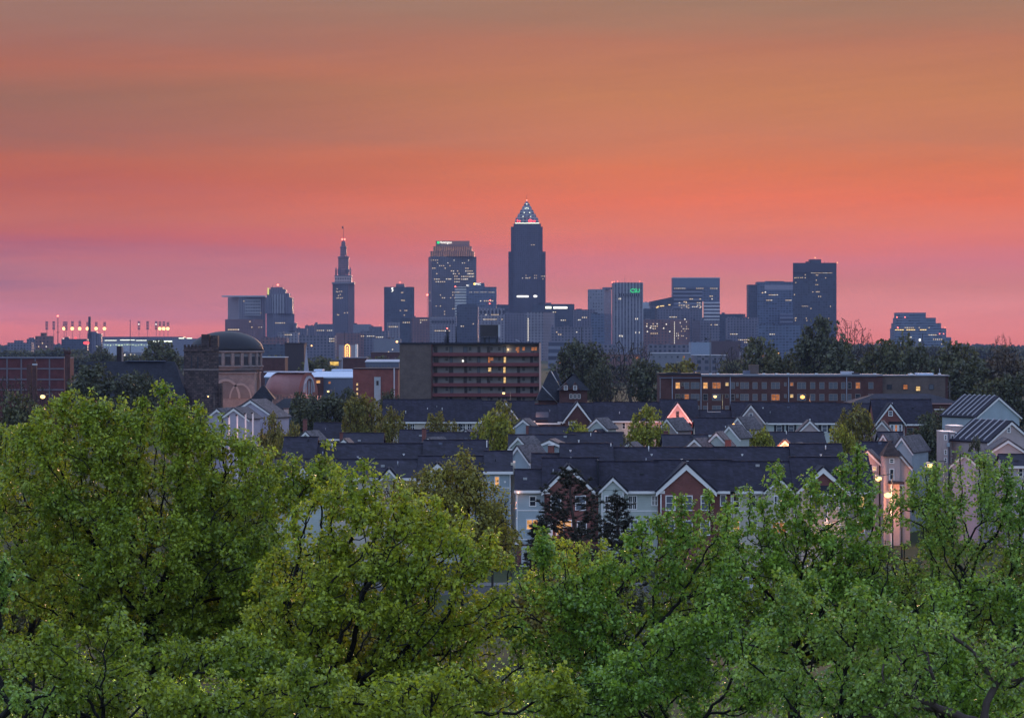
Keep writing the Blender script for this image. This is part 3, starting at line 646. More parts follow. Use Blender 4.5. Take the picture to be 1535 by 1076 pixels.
for (nm, lb, x0, x1, yt, D, mat, spl, wl) in CITY:
    b = Bld(nm, lb, 'building', (x0 + x1) / 2, D)
    b.block('wall', x0, x1, yt, mat, rnd.uniform(22, 40), split=spl, t=.35)
    # roof plant and parapet so no roofline is a bare edge
    k = 0; xx = x0 + rnd.uniform(1, 4)
    while xx < x1 - 4 and k < 3:
        ww = rnd.uniform(1.8, min(9, (x1 - x0) * .3)); hh = rnd.uniform(.6, 2.6)
        if spl is None or k == 0: b.block('roof_plant', xx, min(xx + ww, x1 - .5), yt - hh, M_STONE2 if rnd.random() < .6 else M_DKMET, 8, yb=yt, y0=12)
        xx += ww + rnd.uniform(3, 14); k += 1
    for (n, a, c, ya, yb2) in wl: b.wins(n, a, c, ya, yb2, 1.5, 1.3, 3.0, 3.6, run=.4)
    if nm == 'round_top_block':
        a, c = b.x(x0), b.x(x1); r = (c - a) / 2
        pr = MB(); n = 12
        P = [(a + r - r * math.cos(math.pi * i / n), b.z(459) + b.m(3.6) * math.sin(math.pi * i / n)) for i in range(n + 1)]
        for (p, q), (p2, q2) in zip(P, P[1:]): pr.hexa([(p, 1, b.z(459.5)), (p2, 1, b.z(459.5)), (p2, 25, b.z(459.5)), (p, 25, b.z(459.5))], [(p, 1, q), (p2, 1, q2), (p2, 25, q2), (p, 25, q)])
        pr.build('curved_roof', M_NAVY, b.root)
    if nm == 'arched_stone_block':
        for i in range(7):
            px = 720 + i * 5.6
            MB().box(b.x(px), b.x(px + 2.6), -.4, .4, b.z(471), b.z(466)).build('window', M_DKMET, b.root)
            MB().lathe([(0, 0), (b.m(1.3), 0), (b.m(1.3), .8), (0, .8)], 12).build('window', M_DKMET, b.root, (b.x(px + 1.3), .4, b.z(466))).rotation_euler = (R(90), 0, 0)
    if nm == 'pale_office_block':
        for i in range(8): MB().box(b.x(647.5 + i * 4.4), b.x(650 + i * 4.4), -.4, .4, b.z(485), b.z(480)).build('window', M_DKMET, b.root)
    if nm == 'ribbed_stone_block':
        for i in range(12): b.win(791.8, 478 + i * 2.9, 1.5, 1.7, M_LITC)
    if nm == 'brick_apartment_block':
        for i in range(13): b.win(1011.8, 483 + i * 2.6, 1.5, 1.6, M_LITC)
        for q in ((970, 489), (975.5, 491.5), (971, 497), (999, 486), (995, 492), (1004, 497), (1031, 478), (1022, 483.5), (1019, 503)): b.win(q[0], q[1], 1.8, 1.8, M_LITC)
    if nm == 'signed_office_block':
        link('sign_panel', cube(E_LINE), b.root, (b.x(822), -.6, b.z(461)), (b.m(9), .5, b.m(3.2)))
        link('sign_panel', cube(E_WHITE), b.root, (b.x(840), -.6, b.z(461.2)), (b.m(21), .5, b.m(3.0)))
    if nm == 'gabled_office_block': b.beacon(569, 487, .3, E_SODF)
    if nm == 'low_mixed_block':
        b.beacon(1122, 477, .9, E_SODF, 'roof_lamp')
# bright strip sign on the tallest tower's lower front
b = Bld('arena_hall', 'arena with a sloping roof and amber lit entrance, left of the striped office tower', 'arena', 992, 5100)
MB().hexa([(b.x(975), 0, b.z(458)), (b.x(1010), 0, b.z(458)), (b.x(1010), 60, b.z(458)), (b.x(975), 60, b.z(458))],
          [(b.x(975), 0, b.z(452)), (b.x(1010), 0, b.z(444.6)), (b.x(1010), 60, b.z(444.6)), (b.x(975), 60, b.z(452))]).build('roof', M_NAVY, b.root)
b.block('wall', 976, 1009, 458, M_STONE2, 50, y0=2)
for q in ((985, 461), (986.5, 459.6), (991, 458.8), (994, 458.5), (1003.5, 457)): b.win(q[0], q[1], 3, 1.2, MATS['lit_amber'], dy=0)
t = [o for o in sc.objects if o.name.startswith('pyramid_top_tower')][0]
link('sign_panel', cube(E_WHITE), t, ((783.5 - 790) / F * 6200, -.5, Z(444.3, 6200)), (M(17.5, 6200), .6, M(2.6, 6200)))
link('sign_panel', cube(E_WHITE), t, ((802.3 - 790) / F * 6200, -.5, Z(444, 6200)), (M(4, 6200), .6, M(3.2, 6200)))

# --- ballpark on the left
b = Bld('ballpark', 'low grey ballpark bowl with glowing openings under the floodlight masts', 'stadium', 195, 6000)
b.block('wall', 122, 272, 509, M_FLAT, 120); b.block('upper_deck', 140, 272, 504.6, M_STONE2, 60, yb=509, y0=25); b.block('lower_wall', 150, 222, 514.5, M_PALE, 5, y0=-6)
for (a, c, y, h) in ((157, 175, 510.2, .8), (180, 202, 509.6, 1.0), (204, 220, 510.2, .8), (228, 258, 511.6, 1.6)): b.win((a + c) / 2, y, c - a, h, E_LINE, 'light_strip')
for i in range(16):
    px = 158 + i * 4.2; b.win(px, 517 + rnd.uniform(-.6, .8), rnd.uniform(1, 3), rnd.uniform(.8, 1.8), litglass('field_glow', (.8, 1, .6), 1.2), 'opening', dy=-6.2)
for px in (272, 284): b.win(px, 507, 8, 1.2, E_LINE, 'light_strip')
b.block('right_stand', 272, 300, 507.5, M_FLAT, 50)
MAST = [(67.8, 481.5, 0), (77.7, 481.5, 0), (92.8, 482, 1), (97, 482, 0), (105.8, 481.3, 1), (116.5, 481, 1), (129.2, 482.5, 1), (141.7, 482.5, 1), (153.8, 482.5, 1),
        (206.5, 481.3, 2), (219, 481.3, 0), (231.5, 481.3, 2), (238, 482, 1), (243.5, 481.8, 1), (249.2, 482.5, 1)]
bank = MB()
D = 6000
for i in range(3): bank.tube((0 + (i - 1) * M(.45, D), 0, 0), ((i - 1) * M(.45, D), 0, M(27, D)), M(.13, D), n=4)
bank_me = bank.mesh('mast_pole', plain('mast_grey', (.09, .09, .12), .7, .1))
hd = MB()
for r in range(6): hd.box(-M(1.9, D), M(1.9, D), -1, 1, M(20 + r * 2.2, D), M(21.4 + r * 2.2, D))
for s in (-1.6, 0, 1.6): hd.box(M(s - .12, D), M(s + .12, D), -.6, .6, M(19.6, D), M(32.5, D))
head_me = hd.mesh('mast_lamp_bank', MATS['mast_grey'])
side = ['left', 'right']
ordw = ['leftmost', 'second', 'third', 'fourth', 'fifth', 'sixth', 'seventh', 'eighth', 'ninth']
for i, (px, py, lit) in enumerate(MAST):
    grp = 0 if px < 180 else 1; k = i if grp == 0 else i - 9
    lb = ('%s floodlight mast of the %s ballpark cluster, %s' % (ordw[k] if grp == 0 else ['leftmost', 'second', 'third', 'fourth', 'fifth', 'sixth'][k],
          ('left', 'right')[grp], {0: 'unlit', 1: 'with a glowing orange lamp', 2: 'with a white lamp'}[lit]))
    h = Z(py, D); rt = empty('floodlight_mast', (X(px, D), D + 20 + 5 * (i % 3), 0), lb, 'floodlight', 'ballpark floodlight masts')
    s = h / M(32.5, D)
    link('pole', bank_me, rt, (0, 0, 0), (1, 1, h / M(27, D) * .8)); link('lamp_bank', head_me, rt, (0, 0, h - M(32.5, D)), (1, 1, 1))
    if lit: link('lamp', ball(E_SODF if lit == 1 else E_WHITE), rt, (0, -3, Z(492.5 if lit == 1 else 486, D)), (M(2.5 if lit == 1 else .9, D),) * 3)
def slim(name, label, cat, px, py, D, r=0.5, lamp=None, lampmat=None, lr=1.0, arm=None):
    b = Bld(name, label, cat, px, D)
    MB().tube((0, 0, 0), (0, 0, b.z(py)), b.m(r), b.m(r * .6), 7).build('pole', M_DKMET, b.root)
    if lamp: link('lamp', ball(lampmat or E_BEACON), b.root, (0, -1, b.z(lamp)), (b.m(lr),) * 3)
    if arm:
        for a in arm: MB().box(b.x(px - a[1]), b.x(px + a[1]), -.5, .5, b.z(a[0] + .3), b.z(a[0] - .3)).build('crossarm', M_DKMET, b.root)
    return b
slim('radio_mast', 'dark lattice radio mast with a red light at the left of the ballpark', 'mast', 86.8, 474.5, 5200, .8, 473.6, lr=1.3, arm=[(498, 2.4), (489, 1.0), (484, .9)])
slim('radio_mast', 'thin unlit mast left of the right-hand ballpark floodlights', 'mast', 195.2, 479.5, 5600, .7, arm=[(480.5, 1)])
slim('radio_mast', 'thin mast with a bright red light left of the floodlit-crown tower', 'mast', 640.5, 443, 5600, .35, 442, lr=1.4)
b = Bld('smokestack', 'tall dark square smokestack rising from a plant behind the ballpark', 'chimney', 134, 5500)
MB().hexa([(b.x(132), 0, 0), (b.x(136), 0, 0), (b.x(136), 5, 0), (b.x(132), 5, 0)], [(b.x(132.3), 0, b.z(474.6)), (b.x(135.7), 0, b.z(474.6)), (b.x(135.7), 5, b.z(474.6)), (b.x(132.3), 5, b.z(474.6))]).build('stack', M_DKMET, b.root)
b.block('boiler_house', 130.5, 151, 500, M_STONE2, 20, y0=5); b.block('boiler_house', 135, 144, 497, M_STONE2, 20, y0=6)
LEFT = [('brown_point_block', 'square brick apartment tower with a small penthouse left of the ballpark', 51.5, 79, 503.6, 3600, M_BRK, 76, [(5, 54, 74, 512, 522)], (59.5, 68, 498.8)),
 ('low_left_block', 'low stepped grey block at the far left of the skyline', 11, 47, 513.5, 4400, M_STONE2, None, [], (20, 33, 510)),
 ('tan_left_block', 'tan block behind the square brick apartment tower', 40, 56, 508, 4800, M_STONE2, None, [], (42, 50, 506)),
 ('dark_office_shed', 'dark shed with a small red neon sign left of the ballpark', 92, 130, 508, 5000, M_NAVY, None, [(2, 92, 96, 505, 508)], (96, 102, 505)),
 ('pale_depot', 'pale depot with lit slit windows in front of the ballpark', 180, 212, 528, 3000, M_FLAT, None, [], (184, 190, 527)),
 ('dark_flat_depot', 'dark flat depot below the red oval sign', 118, 162, 532, 2600, plain('brown_wall2', (.09, .08, .09), .8, .2, .1), None, [], (120, 128, 531)),
 ('red_lit_shop', 'small shop with a red glowing front left of the dark flat depot', 105, 118, 534, 2500, M_BRK, None, [], (106, 108, 533))]
for (nm, lb, x0, x1, yt, D, mat, spl, wl, ph) in LEFT:
    b = Bld(nm, lb, 'building', (x0 + x1) / 2, D); b.block('wall', x0, x1, yt, mat, 25, split=spl, t=.35)
    b.block('penthouse', ph[0], ph[1], ph[2], mat, 8, yb=yt, y0=7)
    for (n, a, c, ya, yb2) in wl: b.wins(n, a, c, ya, yb2, 1.6, 1.6, 6, 5)
    if nm == 'dark_office_shed': link('neon_sign', cube(E_RED), b.root, (b.x(113.5), -1, b.z(506.6)), (b.m(3.4), .5, b.m(1.6)))
    if nm == 'red_lit_shop': link('window', cube(emit('red_room', (.9, .22, .14), .55)), b.root, (b.x(111.5), -.2, b.z(538)), (b.m(11), .4, b.m(5.5)))
    if nm == 'pale_depot':
        for px in (187, 196, 202): link('window', cube(M_LITC), b.root, (b.x(px), -.2, b.z(532)), (b.m(2), .4, b.m(3)))
b = Bld('oval_sign', 'glowing red oval sign standing over the low roofs in front of the ballpark', 'sign', 129.4, 4600)
link('sign_face', ball(E_RED), b.root, (0, 0, b.z(514)), (b.m(4.6), .8, b.m(2.2))); MB().box(-1, 1, 0.5, 1.5, 0, b.z(514)).build('post', M_DKMET, b.root)
# distant wooded ridge closing the horizon
rg = random.Random(3); v = []
for row in range(3):
    y = 6900 + row * 1200
    for i in range(900):
        x = -1500 + 3000 * i / 900 + rg.uniform(-3, 3); h = rg.uniform(9, 19) + 3 * row; r = rg.uniform(5, 10)
        for q in range(7):
            a = rg.uniform(0, 6.28); zz = rg.uniform(0.25, 1) * h; rr = r * (1.1 - .6 * zz / h); cxx = x + rr * math.cos(a) * .6; s = rg.uniform(2.5, 5)
            for (dx, dz) in ((-s, -s), (s, -s * .6), (s * .8, s), (-s * .7, s * .8)): v.append((cxx + dx, y + rr * math.sin(a) + dz * .3, max(0, zz + dz)))
M_FAR = leafmat('far_leaf', (.03, .045, .025), (.06, .06, .035), 0.2, .8, .02)
tag(link('distant_woods', quads_mesh('distant_woods', v, M_FAR)), 'wooded suburbs closing the horizon behind the skyline', 'woods', None, 'stuff')
# ================================================================== middle distance (600 m to 2 km)
M_BRICK = brick('red_brick', (0.25, 0.070, 0.062), (0.17, 0.048, 0.046), (0.17, 0.11, 0.10))
M_BRICKD = brick('dark_brick', (0.12, 0.042, 0.040), (0.085, 0.032, 0.032), (0.09, 0.065, 0.062))
M_BRICKB = brick('brown_brick', (0.15, 0.105, 0.10), (0.11, 0.08, 0.075), (0.13, 0.11, 0.10))
M_ROOF = shingle('slate_shingle', (0.025, 0.022, 0.037))
M_ROOFL = shingle('weathered_shingle', (0.105, 0.09, 0.10))
M_ROOFD = shingle('old_dark_shingle', (0.020, 0.021, 0.030))
M_TRIM = plain('white_trim', (0.78, 0.75, 0.75), 0.55, 0.08, 1.0)
M_BLUES = siding('blue_grey_siding', (0.37, 0.43, 0.48))
M_TEAL = siding('grey_green_siding', (0.46, 0.50, 0.48))
M_LAV = siding('lavender_siding', (0.44, 0.39, 0.48))
M_CREAM = siding('cream_siding', (0.54, 0.48, 0.42))
M_TAN = siding('tan_siding', (0.32, 0.27, 0.28))
M_PINK = siding('pale_pink_siding', (0.48, 0.38, 0.38))
M_GLASS = facade('window_glass', (0.03, 0.035, 0.045), (0.025, 0.03, 0.04), .6, .8, .9, .9, .12)
M_GLASSB = plain('window_glass_blinds', (0.085, 0.10, 0.135), 0.3, 0.3, 2.0, .5)
M_GLIT = litglass('lit_room', (1.0, 0.48, 0.17), 0.85)
M_GLITY = litglass('lit_room_yellow', (1.0, 0.64, 0.26), 0.85)
M_GLITD = litglass('dim_room', (1.0, 0.36, 0.14), 0.40)
M_BALC = plain('red_balcony', (0.17, 0.05, 0.055), 0.7, 0.2, 0.5)
M_STN = brick('dark_ashlar', (0.15, 0.10, 0.095), (0.055, 0.04, 0.042), (0.035, 0.03, 0.03), 1.4, 0.6, .07)
M_PSTN = brick('pale_ashlar', (0.27, 0.21, 0.205), (0.23, 0.185, 0.185), (0.18, 0.145, 0.14), 1.2, 0.6, .03)
M_COPPER = plain('copper_vault', (0.34, 0.15, 0.14), 0.42, 0.25, 0.15, .5, .25)
M_WROOF = plain('white_membrane', (0.62, 0.68, 0.82), 0.6, 0.12, 0.08)
M_GWALL = plain('grey_render', (0.12, 0.13, 0.18), 0.8, 0.2, 0.2)
M_TAR = plain('tar_roof', (0.03, 0.03, 0.04), 0.9, 0.3, 0.3)
M_POLE = plain('weathered_pole', (0.10, 0.09, 0.09), 0.8, 0.2, 1.0)
M_STEEL = plain('galvanised', (0.35, 0.35, 0.38), 0.4, 0.15, 1.0, .5, .5)

_wc = {}
def winmesh(w, h, kind, bars):
    key = (round(w, 1), round(h, 1), kind, bars)
    if key not in _wc:
        w, h = key[0], key[1]; t = 0.11
        f = MB(); y0, y1 = -0.07, 0.02
        f.box(-w / 2 - t, w / 2 + t, y0, y1, h / 2, h / 2 + t); f.box(-w / 2 - t, w / 2 + t, y0 - .04, y1, -h / 2 - t, -h / 2)
        f.box(-w / 2 - t, -w / 2, y0, y1, -h / 2, h / 2); f.box(w / 2, w / 2 + t, y0, y1, -h / 2, h / 2)
        if bars >= 1: f.box(-w / 2, w / 2, y0 + .015, y1, -.03, .03)
        if bars >= 2: f.box(-.05, .05, y0 + .01, y1, .03, h / 2); f.box(-.05, .05, y0 + .01, y1, -h / 2, -.03)
        if bars >= 3:
            for q in (-.25, .25):
                f.box(q * w - .02, q * w + .02, y0 + .02, y1, .03, h / 2); f.box(q * w - .02, q * w + .02, y0 + .02, y1, -h / 2, -.03)
        fm = {'w': M_TRIM, 'd': M_DKMET, 'g': plain('grey_trim', (.22, .2, .2), .6, .1, 1)}[kind[0]]
        pm = {'g': M_GLASS, 'b': M_GLASSB, 'l': M_GLIT, 'y': M_GLITY, 'd': M_GLITD}[kind[1]]
        _wc[key] = (f.mesh('window', fm), MB().box(-w / 2, w / 2, -0.015, 0.03, -h / 2, h / 2).mesh('pane', pm))
    return _wc[key]
def window(parent, x, y, z, w, h, kind='wg', bars=1, rz=0, name='window'):
    f, p = winmesh(w, h, kind, bars)
    o = link(name, f, parent, (x, y, z), None, rz); link('pane', p, o)
    return o
class Mid(Bld):
    def w(s, px, py, w, h, kind='wg', bars=1, y=0.0, parent=None):
        window(parent or s.root, s.x(px), y, s.z(py), s.m(w), s.m(h), kind, bars)
    def bx(s, name, mat, x0, x1, yt, yb, y0, y1, parent=None):
        return MB().box(s.x(x0), s.x(x1), y0, y1, s.z(yb) if yb is not None else 0, s.z(yt)).build(name, mat, parent or s.root)
def plight(parent, x, y, z, e, c=(1, .5, .24), r=.25, globe=0.18, mat=None, name='lamp_or_fill_light'):  # without a globe: unseen light added to tint nearby walls, no fitting there
    l = bpy.data.lights.new(name, 'POINT'); l.energy = e; l.color = c; l.shadow_soft_size = r
    o = bpy.data.objects.new('point_light', l); col.objects.link(o); o.parent = parent; o.location = (x, y, z)
    if globe:
        g = link(name, ball(mat or E_SOD), parent, (x, y, z), (globe,) * 3); g.visible_shadow = True
    return o

# --- eight storey apartment slab with red balconies
b = Mid('apartment_block', 'long brown apartment slab with six rows of red balconies and a blank left end', 'apartment block', 705, 834)
D = 834
b.bx('wall', M_BRICKB, 599, 648, 515, None, 0, 16); b.bx('wall', plain('pale_recess', (.24, .21, .21), .8, .2, .6), 648, 808, 516, None, 2.0, 16)
b.bx('roof', M_TAR, 598.4, 811, 513.6, 516, -0.3, 16.4); b.bx('side_pillar', plain('peach_pier', (.55, .34, .30), .7, .12, .5), 808.2, 811, 514, None, -0.6, 16.2)
b.bx('pier', M_BRICKD, 646.4, 648.2, 516, None, -0.2, 2.0)
for i in range(8):
    y = 528.6 + 15.15 * i
    if i < 7: b.bx('balcony', M_BALC, 648.4, 808, y, y + 5.0, -0.05, 0.1); b.bx('balcony_slab', M_BRICKD, 648.4, 808, y + 5.0, y + 5.7, 0.1, 2.0)
    yc = y - 5.2
    for j, px in enumerate((653, 676.5, 698, 718, 733, 756, 777, 797.5)):
        lit = {(0, 6): 'd', (1, 5): 'y', (2, 5): 'y', (3, 5): 'y', (1, 4): 'd', (2, 3.5): 'l'}.get((i, j), None)
        if rnd.random() < .12 and not lit: continue
        kd = 'd' + (lit or ('b' if rnd.random() < .3 else 'g'))
        b.w(px + rnd.uniform(-.8, .8), yc + .9, 3.4 if lit else rnd.choice((3.0, 3.6, 5.2)), 8.6, kd, 0, 1.97)
    for j, px in enumerate((669.5, 704.5, 736.5, 748.5, 785, 803)):
        lit = {(2, 2.5): 'l', (0, 5): 'd', (0, 4): 'd'}.get((i, j))
        b.w(px, yc - .6, 4.0, 4.6, 'g' + (lit or 'g'), 1, 1.97)
b.w(734, 554, 4.5, 6, 'gy', 1, 1.9); b.w(737, 538.5, 5, 5, 'gd', 1, 1.9); b.w(799, 523, 5, 5, 'gd', 1, 1.9); b.w(775, 523.3, 4, 5, 'gd', 1, 1.9)
for px, py, m_ in ((693.8, 541, E_WHITE), (761.5, 524, E_SOD)): plight(b.root, b.x(px), 1.6, b.z(py), 60, (1, .8, .5), globe=.16 if m_ is E_SOD else .26, mat=m_, name='balcony_lamp')
tk = MB(); tk.box(b.x(719.3), b.x(746.5), 4, 9, b.z(504.5), b.z(486.8)); tk.build('roof_plant', plain('dark_louvre', (.05, .045, .05), .7, .3, .4), b.root)
b.bx('roof_plant', M_PALE, 746.8, 749.6, 487, 505, 3.8, 9.2); b.bx('lift_room', M_GWALL, 721, 747, 505, 513.6, 5, 10)
lg = MB()
for px in (720.5, 733, 746): lg.box(b.x(px) - .15, b.x(px) + .15, 4.2, 4.5, b.z(513.6), b.z(504.5))
lg.build('leg', M_DKMET, b.root); b.bx('vent', M_DKMET, 725, 728, 507, 513.6, 4.6, 5.2); b.bx('vent', M_DKMET, 743, 745, 508, 513.6, 4.6, 5.2)
for px, y0, r in ((683.3, 489, .16), (669.5, 493, .3), (671.5, 495, .16), (666.5, 502, .2), (736.4, 481, .12)):
    MB().tube((b.x(px), 6, b.z(514)), (b.x(px), 6, b.z(y0)), r, r * .7, 5).build('antenna', M_DKMET, b.root)
b.beacon(669.8, 492, .9, y=6); b.bx('antenna_bar', M_DKMET, 665.5, 674, 498.5, 499.2, 5.8, 6.1)
MB().hexa([(b.x(773), 7, b.z(510)), (b.x(779), 7, b.z(512)), (b.x(779), 7.6, b.z(512)), (b.x(773), 7.6, b.z(510))], [(b.x(773), 7, b.z(508.6)), (b.x(779), 7, b.z(510.6)), (b.x(779), 7.6, b.z(510.6)), (b.x(773), 7.6, b.z(508.6))]).build('dish', M_PALE, b.root)
for px in (632, 650, 662, 690, 716, 757, 781, 797): b.bx('vent', M_TAR, px, px + 1.5, 512.6, 514, 3, 4)

# --- long three storey brick block on the right
b = Mid('brick_apartment_row', 'long dark red brick block with white roof edge, downpipes and some lit windows', 'apartment block', 1205, 713)
b.bx('wall', M_BRICKD, 989, 1323, 562, None, 0, 14); b.bx('wall', M_BRICKB, 1323, 1418, 563, None, 1.0, 13); b.bx('wall', M_BRICKD, 1418, 1423, 563.5, None, 1.6, 13)
b.bx('roof', M_TAR, 988, 1050.5, 559.6, 562, -.2, 14.2); M_RE = plain('grey_roof_edge', (.24, .25, .30), .7, .15, .5); b.bx('roof', M_RE, 1051, 1323, 561, 563.4, -.5, 14.3); b.bx('roof', M_RE, 1323.3, 1424, 562.2, 563.6, .6, 13.2)
b.bx('fascia', M_GWALL, 988, 1050.5, 565.5, 567, -.35, -0.02); b.bx('fascia', M_GWALL, 1051, 1315, 563.8, 564.8, -.3, -0.02)
for px in (1007.7, 1050.8, 1094.7, 1182.0, 1269): MB().tube((b.x(px), -.16, 0), (b.x(px), -.16, b.z(565)), .12, .12, 6).build('downpipe', M_RE, b.root)
for px in (989.4,): 
    q = MB()
    for i in range(22): q.box(b.x(989), b.x(990.2), -.12, -.01, b.z(568 + i * 3), b.z(569.2 + i * 3))
    q.build('quoins', M_PALE, b.root)
lay = [(1016, 6, 'l', 'g'), (1023.6, 2.4, 'g', 'g'), (1029.4, 6, 'b', 'd'), (1042, 12, 'b', 'b'), (1057.4, 6, 'l', 'g'), (1074, 12, 'd', 'b'), (1089.8, 4.5, 'y', 'g'), (1098.5, 5, 'b', 'g'), (1105.2, 2.4, 'b', 'b'),
       (1116, 12, 'b', 'b'), (1131.8, 6.4, 'b', 'b'), (1145.6, 6.2, 'b', 'b'), (1162.4, 12, 'b', 'd'), (1177.3, 2.4, 'b', 'b'), (1186.8, 4.5, 'd', 'y'), (1201.5, 12, 'b', 'b'), (1218.2, 6.4, 'b', 'b'), (1232, 6.2, 'b', 'b'), (1249, 12, 'b', 'b'), (1264, 5, 'b', 'b'), (1273.5, 4.4, 'g', 'b'), (1286, 6, 'd', 'g'), (1305.5, 6.4, 'b', 'b')]
for (px, w_, k1, k2) in lay:
    for py, k in ((577.8, k1), (595.4, k2), (612.8, 'b'), (630, 'g')):
        h = 8.6 if w_ > 3 else 4.4
        if w_ == 4.5: h = 4.6
        b.w(px, py - (2 if h < 6 else 0), w_, h, 'g' + k, 2 if w_ > 8 else 1)
for px, k in ((1334, 'g'), (1358, 'd'), (1377, 'y'), (1397, 'b')): b.w(px, 580 if k != 'y' else 582.5, 6.5, 6.5, 'd' + k, 1, .97)
for x0, x1, yt, yb_, m_, y0 in ((1117, 1126, 555.5, 561, M_GWALL, 3), (1126.5, 1140, 547, 561, M_BRICKB, 5), (1265, 1283, 557, 561.4, M_PALE, 4), (1377, 1402, 559.4, 563, M_WROOF, 3), (1280, 1290, 558.8, 561, M_TAR, 2), (1366, 1371, 560, 563, M_TRIM, 2), (1000, 1022, 558.4, 560, M_TAR, 3), (1040, 1048, 558.8, 560, M_DKMET, 4)):
    b.bx('roof_unit', m_, x0, x1, yt, yb_, y0, y0 + 4)
for px in (1066, 1077, 1146, 1165, 1182.5, 1225, 1313, 1410): MB().tube((b.x(px), 2, b.z(562)), (b.x(px), 2, b.z(559.6)), .35, .35, 8).build('vent', M_TRIM, b.root)
MB().tube((b.x(1411), 3, b.z(562)), (b.x(1411), 3, b.z(552.5)), .08, .08, 5).build('antenna', M_STEEL, b.root)
# large dark hip roof in front of its right end
def hall(name, label, cat, x0, x1, ridge, eave, D, wall, roof, depth=16, hip=8):
    b = Mid(name, label, cat, (x0 + x1) / 2, D)
    ze, zr = b.z(eave), Z(ridge, D + depth / 2); a, c = b.x(x0), b.x(x1)
    b.bx('wall', wall, x0 + 1.5, x1 - 1.5, eave, None, .5, depth - .5)
    m_ = MB(); h = hip; o = .4
    A, B_, C_, D_ = (a - o, -o, ze), (c + o, -o, ze), (c + o, depth + o, ze), (a - o, depth + o, ze); E, G = (a + h, depth / 2, zr), (c - h, depth / 2, zr)
    m_.face([A, B_, G, E]); m_.face([B_, C_, G]); m_.face([C_, D_, E, G]); m_.face([D_, A, E]); m_.face([D_, C_, B_, A]); m_.build('roof', roof, b.root)
    return b
b = hall('school_hall', 'long dark hipped roof with a brick strip, below the brick block at its right end', 'building', 1277, 1440, 590, 604, 660, M_BRICKD, M_ROOF, 14, 6)
b.bx('fascia', M_TRIM, 1400, 1440, 613, 614, -.4, .4); b.bx('band', plain('pink_band', (.42, .25, .25), .7, .1, .5), 1354, 1438, 604.3, 605.6, -.5, -.42); b.bx('vent', M_DKMET, 1375.5, 1382.5, 599, 604, -.3, 4)
b = hall('dark_roof_house', 'old dark slate roofed house right of the apartment slab, pale verge lines', 'house', 806, 852, 556, 600, 745, M_BRICKD, M_ROOFD, 14, 3)
def sl(b, x0, y0, x1, y1, yy, wd=.35, name='verge', mat=None):
    return MB().tube((b.x(x0), yy, b.z(y0)), (b.x(x1), yy, b.z(y1)), wd, wd, 4).build(name, mat or M_STEEL, b.root)
sl(b, 826, 556, 843, 586, -1.2, .16); sl(b, 812, 578, 842, 610, -3, .14)
b = hall('dark_gable_house', 'old dark house with gabled dormers right of the dark slate roofed one', 'house', 838, 882, 560, 585, 735, M_BRICKD, M_ROOFD, 12, 4)
for px, py in ((856, 594), (862, 594), (868, 594)): b.w(px, py, 3.2, 5.5, 'wg', 1, .45)
for px in (848, 862):
    c0 = b.x(px); MB().hexa([(c0 - 1.2, -.6, b.z(584)), (c0 + 1.2, -.6, b.z(584)), (c0 + 1.2, 3, b.z(584)), (c0 - 1.2, 3, b.z(584))], [(c0 - .05, -.8, b.z(573)), (c0 + .05, -.8, b.z(573)), (c0 + .05, 3, b.z(573)), (c0 - .05, 3, b.z(573))]).build('dormer', M_BRICKD, b.root)
    window(b.root, c0, -.66, b.z(581), .7, .9, 'wb', 1)

# --- domed temple
b = Mid('domed_temple', 'domed temple with a dark shallow dome on a pilastered pale drum', 'temple', 334, 900)
def lp(name, prof, mat, n=40, cx=334, yc=12, smooth=True):
    return MB().lathe([(b.m(r), b.z(y)) for r, y in prof], n, b.x(cx), yc, smooth).build(name, mat, b.root)
lp('dome', [(56 * math.cos(t), 526 - 30 * math.sin(t)) for t in [math.pi / 2 * k / 12 for k in range(12)]] + [(.01, 496)], plain('dark_dome', (.020, .020, .027), .55, .3, .25), 48)
lp('cornice', [(55, 529), (57, 528.4), (57.6, 526.2), (56, 525.6)], M_PSTN); lp('drum', [(54, 549.5), (54, 529)], plain('grey_arcade', (.20, .18, .19), .8, .25, .2))
lp('cornice', [(54.4, 551), (56.6, 550.4), (56.6, 548.6), (54.4, 548)], M_PSTN)
for k in range(11):
    a = R(-90 + (k - 5) * 15); r = b.m(54.6)
    MB().box(-.45, .45, -.4, .4, b.z(548.2), b.z(529)).build('pilaster', M_PSTN, b.root, (b.x(334) + r * math.cos(a), 12 + r * math.sin(a), 0)).rotation_euler = (0, 0, a + R(90))
    if k < 10:
        a2 = a + R(7.5); r2 = b.m(54.1)
        MB().box(-.75, .75, -.1, .1, b.z(546), b.z(534.5)).lathe([(0, 0), (0.01, 0)], 3).build('window', M_DKMET, b.root, (b.x(334) + r2 * math.cos(a2), 12 + r2 * math.sin(a2), 0)).rotation_euler = (0, 0, a2 + R(90))
lp('lower_drum', [(50, 640), (50, 556), (54, 555), (54, 551)], M_PSTN)
b.bx('wall', M_PSTN, 300, 381, 560, None, 1.2, 24); b.bx('cornice', M_PSTN, 299, 382, 558, 560, .8, 24.4)
